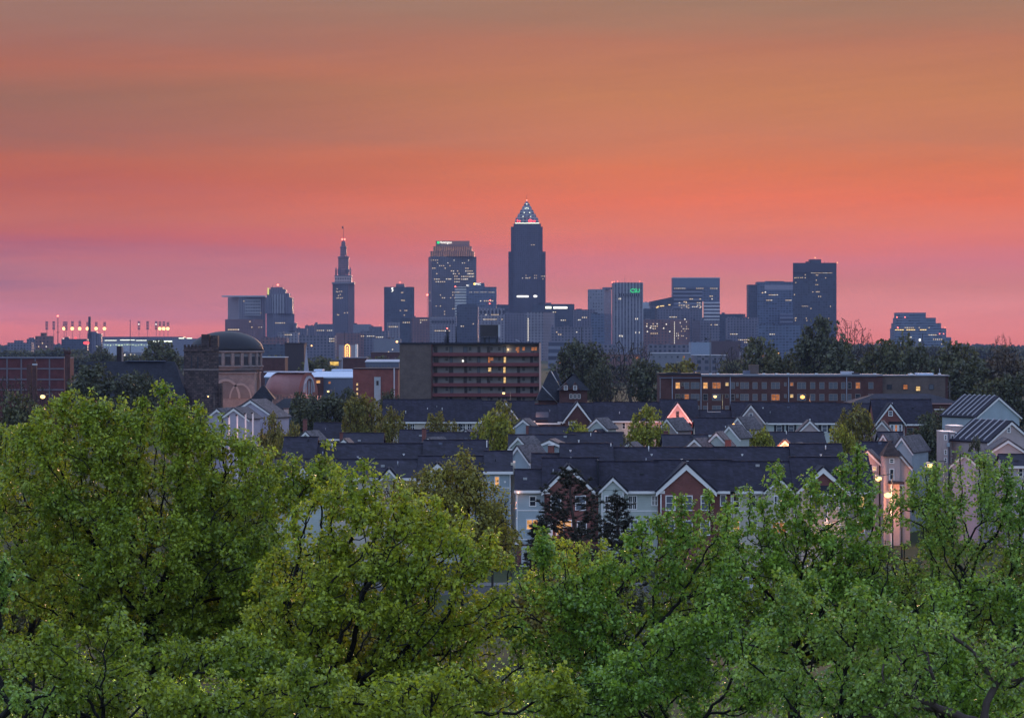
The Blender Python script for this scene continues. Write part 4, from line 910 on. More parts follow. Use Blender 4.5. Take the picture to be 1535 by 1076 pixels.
# two large arch mouldings with flat darker panels inside
for cx, r in ((338, 22), (360, 17)):
    m_ = MB(); n = 14
    for i in range(n):
        t0, t1 = math.pi * i / n, math.pi * (i + 1) / n
        P = lambda t, q, y: (b.x(cx) + q * b.m(r) * math.cos(t), y, b.z(597) + q * b.m(r) * 1.35 * math.sin(t))
        m_.hexa([P(t0, .86, .9), P(t0, .86, 1.3), P(t1, .86, 1.3), P(t1, .86, .9)], [P(t0, 1, .9), P(t0, 1, 1.3), P(t1, 1, 1.3), P(t1, 1, .9)])
    m_.build('arch', plain('arch_stone', (.34, .27, .26), .8, .15, .5), b.root)
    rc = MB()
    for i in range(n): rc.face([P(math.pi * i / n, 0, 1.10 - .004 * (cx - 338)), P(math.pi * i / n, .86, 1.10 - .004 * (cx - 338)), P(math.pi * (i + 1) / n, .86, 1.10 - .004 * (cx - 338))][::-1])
    rc.build('arch_shade', plain('arch_shade', (.17, .135, .135), .8, .2, .5), b.root)  # flat panel; the shade of a recess is put into its darker colour
plight(b.root, b.x(350), -16, 2.5, 1700, (1, .45, .32), globe=0); plight(b.root, b.x(372), -12, 2, 2600, (1, .5, .35), globe=0)  # two unseen lights added in front to turn the stone pink
b = Mid('stone_tower', 'square dark stone tower with battlements in front of the dome', 'tower', 299, 860)
b.split = None
b.block('wall', 272.5, 326, 520, M_STN, split=313.5, t=.7)
spl = b.split
for i in range(7): b.bx('battlement', M_STN, 272.6 + i * 6, 276 + i * 6, 516.6, 520, .0 + (313.5 - 274 - i * 6) * .12, .8 + (313.5 - 274 - i * 6) * .12)
b.bx('turret', M_STN, 301, 313, 501, 520, 1.4, 5); b.bx('turret', M_STN, 314.5, 325, 503, 520, 2.5, 7); b.block('cornice', 271.6, 327, 524.4, M_STN, split=313.5, t=.7, yb=526.5, y0=-.4)
b.block('string_course', 271.9, 326.6, 553, M_PSTN, split=313.5, t=.7, yb=555, y0=-.25)
for px in (285.4, 295.5): b.bx('louvre', M_DKMET, px - 1.2, px + 1.2, 534, 552, b.yf(px) - .1, b.yf(px) + .5)
b.bx('buttress', M_STN, 326, 331, 575, None, 3, 7)
b = Mid('barrel_vault_hall', 'copper coloured barrel vaulted hall with a tall arched end window', 'hall', 420, 930, rz=R(-20))
r = b.m(36); a, c = b.x(402), b.x(449)
m_ = MB(); n = 18; zb = b.z(594)
for i in range(n):
    t0, t1 = math.pi * i / n, math.pi * (i + 1) / n
    P = lambda t, x: (x, 8 - r * math.cos(t), zb + r * math.sin(t))
    m_.face([P(t0, a), P(t0, c), P(t1, c), P(t1, a)], smooth=True)
    m_.face([P(t0, c), (c, 8, zb), P(t1, c)][::-1])
m_.build('vault', M_COPPER, b.root)
# rounded left end
pr = MB()
for j in range(8):
    p0, p1 = math.pi / 2 * j / 8, math.pi / 2 * (j + 1) / 8
    for i in range(n):
        t0, t1 = math.pi * i / n, math.pi * (i + 1) / n
        P = lambda t, p: (a - r * .55 * math.sin(p), 8 - r * math.cos(t) * math.cos(p), zb + r * math.sin(t) * math.cos(p))
        pr.face([P(t0, p1), P(t0, p0), P(t1, p0), P(t1, p1)], smooth=True)
pr.build('apse', M_COPPER, b.root)
MB().box(a - 4, c + 1, 4.5, 11.5, zb + r * .985, zb + r * 1.03).build('ridge_cap', M_WROOF, b.root)
MB().box(a - 6, c + .3, 8 - r - .1, 8 + r, 0, zb).build('wall', M_PSTN, b.root)
fr = MB(); rr = r * .55; n = 16
for i in range(n):
    t0, t1 = math.pi * i / n, math.pi * (i + 1) / n
    P = lambda t, q, x: (x, 8 - q * rr * math.cos(t), zb + 1.2 + q * rr * 1.25 * math.sin(t))
    fr.hexa([P(t0, .84, c), P(t1, .84, c), P(t1, .84, c + .5), P(t0, .84, c + .5)], [P(t0, 1, c), P(t1, 1, c), P(t1, 1, c + .5), P(t0, 1, c + .5)])
for q in (-.5, 0, .5): fr.box(c, c + .4, 8 + q * rr - .12, 8 + q * rr + .12, zb, zb + rr * 1.15)
fr.build('window', M_PALE, b.root)
rl_ = MB()
for i in range(16): rl_.box(a + 2 + i * 1.1, a + 2.4 + i * 1.1, 8 - r - 3, 8 - r - 2.7, zb - 1, zb + .4)
rl_.box(a - 4, c + 5, 8 - r - 3, 8 - r - 2.7, zb + .4, zb + .7); rl_.box(a - 8, c + 5, 8 - r - 3, 8 - r - 2.7, 0, zb - 1); rl_.build('parapet', M_PSTN, b.root)
plight(b.root, c + 6, 8 - r - 7, zb - 1, 1600, (1, .42, .28), globe=0); plight(b.root, a, -r - 8, zb - 3, 3200, (1, .42, .28), globe=0)  # unseen lights added to warm the vault and its end
b = Mid('church_steeple', 'slim pale church steeple between the copper vault and the white roofs', 'steeple', 458, 1080)
lathe_part(b, 'spire', 458, [(4.0, 557), (1.8, 536), (.05, 517.5)], plain('spire_grey', (.36, .34, .42), .7, .1, .5), 8, 4)
b.bx('belfry', M_GWALL, 451.5, 464, 557, 559, 0, 3); b.bx('belfry', plain('spire_grey2', (.25, .27, .35), .7, .1, .5), 452.5, 463, 559, 573, .4, 3); b.bx('tower_base', M_BRICKD, 450.5, 467, 573, None, -.3, 4)
b.bx('fin', M_PALE, 466.5, 468.5, 570, None, -.4, 2)
BL = [ # name, label, x0,x1,yt,D,wall,roofmat, extras
 ('white_roof_store', 'low grey building with long stepped white flat roof left of the red brick block', 465, 530, 566.5, 980, M_GWALL, M_WROOF, 11.5),
 ('white_roof_annexe', 'small white-roofed annexe behind the copper vault', 397, 431, 566, 1010, M_GWALL, M_WROOF, 11),
 ('red_brick_store', 'plain red brick building with a pale blue door bay, left of the apartment slab', 529, 597, 553.5, 930, M_BRICK, M_TAR, 2),
 ('brown_cube_block', 'windowless dark brown cube between the dome and the steeple', 427, 456, 515, 1500, plain('brown_cube', (.06, .045, .05), .8, .2, .1), M_TAR, 1.5),
 ('flat_roof_hall', 'flat-roofed dark hall with pale roof edge right of the temple drum', 389, 427, 536, 1300, M_BRICKD, M_PALE, 1.6),
 ('maroon_store', 'low maroon flat-roofed store in front of the neon sign wall', 514, 549, 537, 1400, M_BRICKD, M_GWALL, 2),
 ('grey_shed', 'grey shed with pale roof right of the maroon store', 548, 598, 543, 1350, M_GWALL, M_PALE, 5),
 ('amber_shop', 'low shop with a broad amber lit front left of the neon sign wall', 493, 509, 541, 1700, M_GWALL, M_TAR, 1.5),
 ('dark_brick_works', 'dark low works behind the grey shed', 556, 600, 529, 2000, M_BRICKD, M_TAR, 1.5)]
for (nm, lb, x0, x1, yt, D, wl, rf, rt) in BL:
    b = Mid(nm, lb, 'building', (x0 + x1) / 2, D)
    b.bx('wall', wl, x0, x1, yt, None, 0, 18)
    zt = b.z(yt); a, c = b.x(x0), b.x(x1); dz = b.m(rt)
    m_ = MB().hexa([(a - .3, -.3, zt), (c + .3, -.3, zt), (c + .3, 18.2, zt), (a - .3, 18.2, zt)], [(a - .3, -.3, zt + .35), (c + .3, -.3, zt + .35), (c + .3, 18.2, zt + max(.4, dz * .8)), (a - .3, 18.2, zt + max(.4, dz * .8))]); m_.build('roof', rf, b.root)
    if nm == 'white_roof_store':
        b.bx('roof_step', M_WROOF, 465, 478, 554.3, 557, 18, 30); b.bx('roof_step', M_WROOF, 492, 528, 554.3, 557, 18, 30); b.bx('stair_block', M_BRICKD, 467, 485, 565, None, -2, 3)
        b.w(477.6, 572, 5.5, 4, 'gl', 0, -2.05); b.w(494, 573.4, 3.4, 3, 'gd', 0)
    if nm == 'red_brick_store':
        b.bx('door_bay', M_BLUES, 561, 570.6, 565, None, -.6, 0); b.w(566, 574, 3, 6, 'gg', 0, -.65)
        for py in (576, 583, 590, 596): b.w(535.5, py, 2.6, 3.2, 'gy', 0)
        b.bx('corner_pier', M_PALE, 590, 592, 552, None, -.4, 0); plight(b.root, b.x(600), -3, 4, 500, (1, .3, .2), globe=0)
    if nm == 'amber_shop': link('window', cube(litglass('shop_glow', (1, .62, .15), .9)), b.root, (b.x(501), -.2, b.z(545)), (b.m(13), .4, b.m(6)))
    if nm == 'grey_shed':
        for i in range(4): b.w(556 + i * 9, 549, 4, 3, 'gb', 0)
    if nm == 'brown_cube_block': b.bx('vent', M_DKMET, 436, 442, 514, 516, 4, 6); MB().tube((b.x(441), .2, b.z(522)), (b.x(441), .2, b.z(515)), .2, .2, 4).build('pipe', M_PALE, b.root)
b = Mid('neon_sign_wall', 'pale building wall carrying a tall glowing orange neon sign', 'building', 520, 1750)
b.bx('wall', plain('pale_wall', (.30, .28, .33), .7, .1, .1), 508, 532.5, 517, None, 0, 14); b.bx('side_pier', M_TRIM, 532.5, 535, 516, None, -.3, 14)
m_ = MB(); cx0, zc0 = b.x(520.7), b.z(521)
for i in range(16):
    t0, t1 = math.pi * i / 16, math.pi * (i + 1) / 16
    m_.hexa([(cx0 + 1.15 * math.cos(t), y, zc0 + 1.6 * math.sin(t)) for t, y in ((t0, -.5), (t0, -.2), (t1, -.2), (t1, -.5))], [(cx0 + 1.5 * math.cos(t), y, zc0 + 2.0 * math.sin(t)) for t, y in ((t0, -.5), (t0, -.2), (t1, -.2), (t1, -.5))])
for s in (-1, 1): m_.box(cx0 + s * 1.32 - .17, cx0 + s * 1.32 + .17, -.5, -.2, b.z(538), zc0)
m_.build('neon_outline', E_ORNG, b.root)
for i, ch in enumerate('AGORA'): text(b.root, 'sign_lettering', ch, b.m(4.1), (cx0, -.5, b.z(521.5 + i * 3.9)), E_ORNG, ext=.08)

# --- far left brick hall, dark roofs, chimneys
b = Mid('banded_brick_hall', 'brick hall with a grid of pale bands at the left edge of the photo', 'building', 42, 900)
b.bx('wall', brick('panel_brick', (.17, .05, .055), (.12, .035, .04), (.1, .05, .05)), -25, 96, 537, None, 0, 20); b.bx('roof', M_GWALL, -25.5, 96.5, 535.5, 537.4, -.4, 20)
M_GB = plain('grey_band', (.16, .14, .17), .8, .2, .5)
for px in (-12, 10.7, 32, 53, 74.3): b.bx('pier', M_GB, px - 1.0, px + 1.0, 537.4, None, -.25, -.01)
for py in (551.5, 567.5, 583): b.bx('band', M_GB, -25, 96, py, py + 2.2, -.18, -.01)
b = hall('slate_roof_hall', 'very large plain dark slate roof between the brick hall and the stone tower', 'hall', 96, 280, 541.5, 600, 860, M_BRICKD, M_ROOFD, 26, 5)
b.bx('parapet', M_GWALL, 180, 240, 540.8, 542, 12, 14)
b = Mid('brick_chimney', 'square dark chimney with a pale side, standing over the slate roof', 'chimney', 179.5, 875)
b.bx('stack', plain('blackish_brick', (.035, .025, .03), .9, .2, .5), 174.8, 181.8, 519, None, 0, 1.6); b.bx('stack_side', M_PSTN, 181.8, 183.8, 520, None, .1, 1.6)  # near-black front box with a paler strip along its right side
b = Mid('brick_turret', 'dark brick turret chimney with a flared battlemented cap at the brick hall corner', 'chimney', 100.5, 870)
lathe_part(b, 'stack', 100.5, [(4.3, 640), (4.3, 531), (5.6, 529), (5.6, 526.5)], M_BRICKD, 8, 1)
for k in range(4): b.bx('battlement', M_BRICKD, 95.2 + k * 2.9, 97 + k * 2.9, 524.6, 526.6, -.2, .2)
b = Mid('brick_chimney', 'short dark twin chimney with a pale collar in front of the brick hall', 'chimney', 48, 800)
b.bx('stack', M_BRICKD, 40, 47, 546, None, 0, 1.4); b.bx('stack', M_BRICKD, 48.6, 54.5, 541.5, None, 0, 1.4); b.bx('cap', M_PALE, 48.3, 54.8, 545, 547.5, -.1, 1.5)
# low roofs and houses just behind the left tree
b = hall('pyramid_roof_pavilion', 'small pavilion with a black pyramid roof and finial in front of the copper vault', 'pavilion', 378, 409, 576, 598, 700, M_GWALL, M_ROOFD, 5, 2.4)
sl(b, 393.5, 578, 393.5, 572.5, 2.5, .08, 'finial', M_DKMET)
b = hall('low_dark_hall', 'low dark roofed hall below the copper vault', 'hall', 405, 470, 597, 612, 680, M_GWALL, M_ROOFD, 10, 3)
b = hall('low_slate_house', 'low slate roofed house behind the dark round tree', 'house', 352, 400, 597, 612, 650, M_GWALL, M_ROOFD, 9, 4)
# ================================================================== townhouses (330 to 620 m)
class House(Mid):
    def terrace(s, x0, x1, ridge, eave, wall, roof=None, depth=9.5, base=None, y0=0.0, fascia=True):
        """main block with its ridge running left to right"""
        s.x0, s.x1, s.dep, s.y0 = x0, x1, depth, y0
        s.ze, s.zr = s.z(eave), Z(ridge, s.D + y0 + depth / 2)
        a, c = s.x(x0), s.x(x1); ze, zr, d2 = s.ze, s.zr, depth / 2
        m_ = MB(); pr = [(y0, 0), (y0 + depth, 0), (y0 + depth, ze), (y0 + d2, zr), (y0, ze)]
        A = [(a, y, z) for y, z in pr]; C = [(c, y, z) for y, z in pr]
        m_.face(A[::-1]); m_.face(C)
        for i in (0, 1, 4): m_.face([A[i], A[(i + 1) % 5], C[(i + 1) % 5], C[i]])
        s.wallo = m_.build('wall', wall, s.root)
        t, o = .22, .45; k = (zr - ze) / d2
        r = MB()
        for sgn in (-1, 1):
            ye = y0 + d2 + sgn * (d2 + o); zz = ze - k * o
            q = [(a - .25, ye, zz), (c + .25, ye, zz), (c + .25, y0 + d2, zr), (a - .25, y0 + d2, zr)]
            if sgn > 0: q = [q[1], q[0], q[3], q[2]]
            r.hexa([(x, y, z + .02) for x, y, z in q], [(x, y, z + t) for x, y, z in q])
        r.box(a - .3, c + .3, y0 + d2 - .14, y0 + d2 + .14, zr + t - .02, zr + t + .07)
        s.roofo = r.build('roof', roof or M_ROOF, s.root)
        # roof vents and patches break up the front slope
        rv = random.Random(int(x0 * 7 + x1))
        for q in range(max(1, int((c - a) / 4.5))):
            xv = rv.uniform(a + .8, c - .8); tt = rv.uniform(.25, .85); yv = y0 + d2 * tt; zv = ze + (zr - ze) * tt + t
            if rv.random() < .5: MB().box(xv - .22, xv + .22, yv - .2, yv + .2, zv - .1, zv + .16).build('roof_vent', rv.choice((M_DKMET, M_STEEL, M_GWALL)), s.roofo)
            else: MB().tube((xv, yv, zv - .1), (xv, yv, zv + rv.uniform(.3, .6)), .06, .06, 6).build('vent_pipe', rv.choice((M_DKMET, M_STEEL, M_TRIM)), s.roofo)
        if fascia: MB().box(a - .3, c + .3, y0 - o - .14, y0 - o - .01, ze - k * o - .14, ze - k * o + .16).build('gutter', M_TRIM, s.root)
        return s
    def gable(s, cx, hw, apex, eave, wall, y=-.9, roof=None, trim=None, bh=.42, depth=None, down=True, back=None):
        """front gable with raking boards"""
        c0, h, za, ze = s.x(cx), s.m(hw), s.z(apex), s.z(eave)
        d = depth if depth is not None else max(2, (za - s.ze) / (s.zr - s.ze) * s.dep / 2 + s.y0 - y + .3)
        g = MB(); 
        tri = [(c0 - h, ze), (c0 + h, ze), (c0, za)]
        A = [(x, y, z) for x, z in tri]; B_ = [(x, y + d, z) for x, z in tri]
        g.face(A); g.face(B_[::-1])
        g.face([A[0], A[2], B_[2], B_[0]]); g.face([A[1], B_[1], B_[2], A[2]])
        if down: g.box(c0 - h + .35, c0 + h - .35, y, y + max(1.0, s.y0 - y + .2), 0, ze)
        go = g.build('gable', wall, s.root)
        r = MB(); t = MB(); L = math.hypot(h, za - ze); nx, nz = (za - ze) / L, h / L; o = .35
        for sg in (-1, 1):
            e = (c0 + sg * (h + o * h / L), ze - o * (za - ze) / L); p = (c0, za)
            n = (sg * nx * .2, nz * .2)
            q = [(e[0], y - .35, e[1]), (p[0], y - .35, p[1]), (p[0], y + d, p[1]), (e[0], y + d, e[1])]
            if sg > 0: q = q[::-1]
            r.hexa([(a_, b_, c_ + .015) for a_, b_, c_ in q], [(a_ + n[0], b_, c_ + n[1] + .03) for a_, b_, c_ in q])
            # raking board below the roof edge
            v = [(e[0], e[1] - bh * .9), (p[0], p[1] - bh * 1.25), (p[0], p[1] + .0), (e[0], e[1] + .0)]
            if sg > 0: v = [v[1], v[0], v[3], v[2]]
            t.hexa([(x, y - .30, z) for x, z in (v[0], v[1])] + [(x, y - .02, z) for x, z in (v[1], v[0])], [(x, y - .30, z) for x, z in (v[3], v[2])] + [(x, y - .02, z) for x, z in (v[2], v[3])])
        r.build('roof', roof or M_ROOF, go); t.build('rake_board', trim or M_TRIM, go)
        return go
    def front_gable(s, hw, apex, eave, wall, roof=None, depth=12, trim=None, bh=.3):
        """whole house with its ridge running away from us"""
        s.ze, s.zr, s.dep, s.y0 = s.z(eave), s.z(apex), depth, 0
        c0 = 0; h = s.m(hw)
        g = MB(); pr = [(-h, 0), (h, 0), (h, s.ze), (0, s.zr), (-h, s.ze)]
        A = [(x, 0, z) for x, z in pr]; B_ = [(x, depth, z) for x, z in pr]
        g.face(A); g.face(B_[::-1])
        for i in (1, 4): g.face([A[i], B_[i], B_[(i + 1) % 5], A[(i + 1) % 5]])
        g.build('wall', wall, s.root)
        r = MB(); t = MB(); L = math.hypot(h, s.zr - s.ze); nx, nz = (s.zr - s.ze) / L, h / L; o = .4
        for sg in (-1, 1):
            e = (sg * (h + o * h / L), s.ze - o * (s.zr - s.ze) / L); p = (0, s.zr); n = (sg * nx * .18, nz * .18)
            q = [(e[0], -.35, e[1]), (p[0], -.35, p[1]), (p[0], depth + .3, p[1]), (e[0], depth + .3, e[1])]
            if sg > 0: q = q[::-1]
            r.hexa([(a_, b_, c_ + .015) for a_, b_, c_ in q], [(a_ + n[0], b_, c_ + n[1] + .03) for a_, b_, c_ in q])
            v = [(e[0], e[1] - bh * .9), (p[0], p[1] - bh * 1.25), (p[0], p[1]), (e[0], e[1])]
            if sg > 0: v = [v[1], v[0], v[3], v[2]]
            t.hexa([(x, -.30, z) for x, z in (v[0], v[1])] + [(x, -.02, z) for x, z in (v[1], v[0])], [(x, -.30, z) for x, z in (v[3], v[2])] + [(x, -.02, z) for x, z in (v[2], v[3])])
        r.build('roof', roof or M_ROOFL, s.root); t.build('rake_board', trim or M_TRIM, s.root)
        return s
    def chimney(s, px, yt, yb, w=6, y=0.6, mat=None):
        o = s.bx('chimney', mat or M_BRICK, px - w / 2, px + w / 2, yt, yb, y, y + s.m(w)); s.bx('chimney_cap', M_BRICKD, px - w / 2 - .4, px + w / 2 + .4, yt - .6, yt, y - .08, y + s.m(w) + .08, o)
    def vent(s, px, py, h=4.5):
        y = s.y0 + s.dep / 2 * (s.z(py + h) - s.ze) / (s.zr - s.ze)
        y = min(max(y, 0), s.dep / 2)
        z = s.ze + (s.zr - s.ze) * y / (s.dep / 2)
        MB().tube((s.x(px), y, z), (s.x(px), y, z + s.m(h) * .8), .09, .09, 7).tube((s.x(px), y, z + s.m(h) * .8), (s.x(px), y, z + s.m(h)), .14, .14, 7).build('flue', M_TRIM, s.root)
    def band(s, x0, x1, py, h=1.6, y=0, mat=None, name='belt_board'):
        s.bx(name, mat or M_TRIM, x0, x1, py - h / 2, py + h / 2, y - .05, y - .004)
    def down(s, px, yt, yb=None, y=0): MB().tube((s.x(px), y - .12, s.z(yb) if yb else 0), (s.x(px), y - .12, s.z(yt)), .07, .07, 6).build('downspout', M_TRIM, s.root)
    def lamp(s, px, py, y, e, c=(1, .42, .22), globe=.0, mat=None): plight(s.root, s.x(px), y, s.z(py), e, c, globe=globe, mat=mat)  # mostly unseen lights added to warm a wall; globe only where given
def H(label, cx, D, rz=0, group=None, name='townhouse'): return House(name, label, 'house', cx, D, group, R(rz))
G_A = 'front row of townhouses'
DA = 334
# ---- front row, right-hand terrace (west to east)
b = H('left end townhouse of the front terrace, blue-grey siding with a lit double window', 795, DA, group=G_A)
b.terrace(774.5, 816, 706, 734, M_BLUES, depth=8.5); b.bx('garage_base', M_BRICK, 774.6, 815.8, 815.5, None, -.12, -.01)
b.w(798.5, 751, 8, 14, 'wg', 1); b.w(798, 785.8, 16, 13.5, 'wl', 2); b.w(812, 785, 6, 12, 'wg', 1)
b.band(775, 816, 764.8); b.bx('garage_door', plain('white_door', (.5, .52, .56), .5, .08, .5), 781.5, 794, 818, 849.5, -.22, -.12); b.bx('deck', M_TRIM, 770, 778, 812.6, 814.4, -1.6, 0)
b.bx('corner_board', M_TRIM, 774.4, 776, 735.5, 815, -.06, -.01); b.band(776, 816, 808, 1.2)
b.lamp(777, 738, -.6, 14, globe=.07, mat=E_WHITE)
sd = b.x(774.5) - .01
for py, yy in ((754, 3), (790, 3), (754, 6)):
    window(b.root, sd - .01, yy, b.z(py), .9, 1.5, 'wg', 1, rz=R(-90))
b = H('brick gabled townhouse of the front terrace behind the dark pine', 853, DA, group=G_A)
b.terrace(816, 897, 688.5, 734, M_BRICK, depth=9.8); b.gable(852.5, 37.5, 697, 734, M_BRICK, y=-.9)
for px in (833, 870): b.w(px, 753, 13, 20, 'wb', 1, -.92)
b.band(815, 824, 737, 4.5, -.9); b.bx('porch', M_TRIM, 821, 828, 780, None, -2.2, -1.0); b.w(839, 790, 10, 20, 'wl', 0, -.94); b.w(851, 784, 9, 9, 'wl', 1, -.94); b.w(872, 790, 12, 18, 'wg', 1, -.94)
b.band(821, 838, 815, 2, -2.2); b.vent(857, 667 + 14, 4); b.bx('party_wall', M_ROOFD, 896.2, 897.8, 690, 735, .4, 5)
b.lamp(842, 797, -2.6, 30)
b = H('pale grey townhouse of the front terrace with a small gable and double window', 941, DA, group=G_A)
b.terrace(897, 986, 694, 734, M_TEAL, depth=8.8); b.gable(918.3, 19, 715, 734, M_TEAL, y=-.8, down=False, bh=.3)
b.bx('bay', M_TEAL, 901.5, 934.5, 734.5, None, -.8, 0); b.w(912.6, 753.3, 10.6, 20, 'wg', 3, -.82); b.w(924.6, 753.3, 10.6, 20, 'wg', 3, -.82)
b.bx('corner_board', M_TRIM, 901.2, 902.8, 736, 840, -.87, -.8); b.bx('corner_board', M_TRIM, 933, 934.6, 736, 840, -.87, -.8)
b.w(948.3, 753, 11, 19, 'wg', 3); b.w(981.3, 750, 6.4, 14, 'wg', 3); b.band(902, 986, 765.5); b.band(902, 934, 765.5, 1.6, -.82)
b.w(910, 793, 12.5, 22, 'wg', 1, -.82); b.w(924.5, 793, 8, 14, 'wg', 1, -.82); b.w(950, 786, 10, 14, 'wb', 2); b.w(973, 783, 7, 9, 'wb', 1); b.w(951, 815, 10, 18, 'wg', 1)
b.bx('meter_box', M_LAV, 974, 978, 775, 790, -.3, -.01)
b = H('big brick gabled townhouse of the front terrace with three windows under a white raked gable', 1028, DA, group=G_A)
b.terrace(986, 1098, 692, 734, M_BRICK, depth=9.3); b.gable(1028, 42, 695, 734, M_BRICK, y=-1.0, bh=.52)
for px in (1004.3, 1030, 1056.8): b.w(px, 753, 12, 20, 'wb', 1, -1.02)
b.w(1084, 750, 7, 14.5, 'wb', 0); b.band(985, 996, 736.8, 4.6, -1.0); b.down(990, 740, 780, -1.0); b.down(1096, 738, None); b.bx('meter_box', M_TRIM, 993, 996.5, 771, 774.5, -1.2, -1.0)
for px in (1004, 1030, 1056): b.w(px, 790, 12, 20, 'wb', 1, -1.02)
b.w(1084, 788, 7, 14, 'wg', 1); b.vent(1025.3, 689, 4.4); b.vent(1034, 693, 3)
b = H('cream townhouse of the front terrace with a small gable, half hidden by tall shoots', 1145, DA, group=G_A)
b.terrace(1098, 1192, 694, 734, M_CREAM, depth=8.9); b.gable(1167, 19.5, 716, 734, M_CREAM, y=-.8, down=False, bh=.3); b.bx('bay', M_CREAM, 1149, 1185, 734.5, None, -.8, 0)
b.w(1103.5, 751, 8, 18, 'wg', 1); b.w(1128, 751, 8, 18, 'wg', 1); b.w(1165, 752, 10, 18, 'wg', 3, -.82); b.w(1176, 752, 8, 18, 'wg', 3, -.82); b.w(1104, 790, 8, 18, 'wl', 1); b.w(1128, 790, 12, 18, 'wb', 1); b.w(1167, 790, 20, 16, 'wd', 2, -.82)
b.band(1099, 1149, 766); b.down(1190.5, 738)
b = H('brick gabled townhouse with a white columned porch near the right end of the front terrace', 1232, DA, group=G_A)
b.terrace(1192, 1274, 687.5, 734, M_CREAM, depth=9.8); b.gable(1232.6, 37, 700, 734, M_BRICK, y=-.9, bh=.5, down=False); b.bx('bay', M_CREAM, 1200, 1266, 734.5, None, -.9, 0)
r = MB(); r.hexa([(b.x(1209), -2.6, b.z(737.5)), (b.x(1258), -2.6, b.z(737.5)), (b.x(1258), -.92, b.z(737.5)), (b.x(1209), -.92, b.z(737.5))], [(b.x(1209), -2.5, b.z(736)), (b.x(1258), -2.5, b.z(736)), (b.x(1253), -.92, b.z(727)), (b.x(1214), -.92, b.z(727))]); r.build('porch_roof', M_ROOFD, b.root)
b.bx('porch_beam', M_TRIM, 1210, 1257, 737.6, 741.5, -2.6, -2.2)
for px in (1212, 1236, 1255): b.bx('porch_post', M_TRIM, px - 1.6, px + 1.6, 741.5, 800, -2.6, -2.25)
b.w(1222, 752, 12, 20, 'wb', 1, -.92); b.w(1246, 752, 12, 20, 'wb', 1, -.92); b.w(1200, 753, 6, 16, 'wg', 1); b.lamp(1236, 790, -3, 160)
b = H('low right end townhouse of the front terrace with a plain dark roof', 1291, DA, group=G_A)
b.terrace(1274, 1309, 700, 734, M_TAN, depth=7.5); b.w(1291, 752, 8, 16, 'wy', 1); b.w(1291, 790, 8, 16, 'wd', 1)
# rear blocks of the same terrace: higher ridges
for i, (x0, x1, rg_, lb) in enumerate(((800, 843, 682, 'rear roof block left of the first flue, lowest of the rear ridges'), (843, 918, 667, 'rear roof block of the front terrace rising highest at its left'),
      (918, 1078, 673, 'long rear roof block of the front terrace behind the big brick gable'), (1078, 1192, 672.5, 'rear roof block of the front terrace behind the cream townhouse'), (1192, 1266, 667.5, 'rear roof block of the front terrace behind the columned porch'), (1266, 1306, 683, 'short low rear roof block at the right end of the front terrace'))):
    b = H(lb, (x0 + x1) / 2, 344.5, group=G_A); b.terrace(x0, x1, rg_, rg_ + 38, M_TAN, depth=10.5, fascia=False)
    for px in {843: (856,), 918: (979,), 1078: (1116,), 1192: (1234,)}.get(x0, ()): b.vent(px, 682 if x0 != 843 else 676, 5)
    b.bx('party_wall', M_TRIM, x1 - .9, x1 + .5, rg_ - .6, rg_ + 6, 4.6, 5.6) if i in (1,) else None
# ---- front row, left-hand terrace
G_L = 'left terrace of townhouses'
b = H('left terrace end townhouse with teal siding and an orange-lit side wall', 757, 338, group=G_L)
b.terrace(728, 765.5, 678.5, 706, M_BLUES, depth=9.5); b.w(745, 722, 5.5, 14, 'wl', 1); b.w(757, 722, 0.5, .5, 'wg', 0); b.band(744, 765.5, 731, 1.6); b.bx('corner_board', M_TRIM, 763.8, 765.6, 707, None, -.06, -.01)
b.w(735, 790, 10, 16, 'wg', 1); b.w(752, 790, 9, 16, 'wb', 1)
sd = b.x(765.5) + .02
for py, yy in ((722, 3), (752, 3), (752, 6.5), (722, 6.5)): window(b.root, sd, yy, b.z(py), .9, 1.7, 'wg', 1, rz=R(90))
b.bx('bay', M_CREAM, 765.6, 772.6, 694, None, 1.0, 7.0); b.lamp(774.6, 758, 1.2, 420, (1, .36, .2)); b.lamp(775, 722, 5, 260, (1, .36, .2))  # box stands in for the orange-lit side wall; both lights added, unseen
SEG = [(392, 500, 690, 714, M_TEAL, 0), (500, 628, 691, 716, M_CREAM, 0), (628, 728, 686, 716, M_TEAL, 0)]
labs = ['left terrace townhouse mostly hidden behind the big left tree', 'left terrace townhouse with a small grey gable above the centre tree', 'left terrace townhouse with a wide white raked gable behind the brown tree']
for (x0, x1, rg_, ev, ml, q), lb in zip(SEG, labs):
    b = H(lb, (x0 + x1) / 2, 340, group=G_L); b.terrace(x0, x1, rg_, ev, ml)
    if x0 == 628: b.gable(656, 27, 694, 720, M_TEAL, bh=.5); b.w(700, 738, 11, 18, 'wg', 1); b.w(650, 740, 12, 18, 'wb', 1, -.92); b.w(664, 740, 9, 18, 'wb', 1, -.92); b.w(700, 780, 11, 18, 'wb', 1)
    if x0 == 500: b.gable(584, 12, 702, 716, M_TEAL, down=False, bh=.3); b.vent(536, 686, 5); b.w(520, 738, 11, 18, 'wg', 1); b.w(560, 738, 11, 18, 'wg', 1); b.w(600, 738, 11, 18, 'wg', 1)
    if x0 == 392: b.gable(455, 14, 700, 716, M_TEAL, down=False, bh=.3)
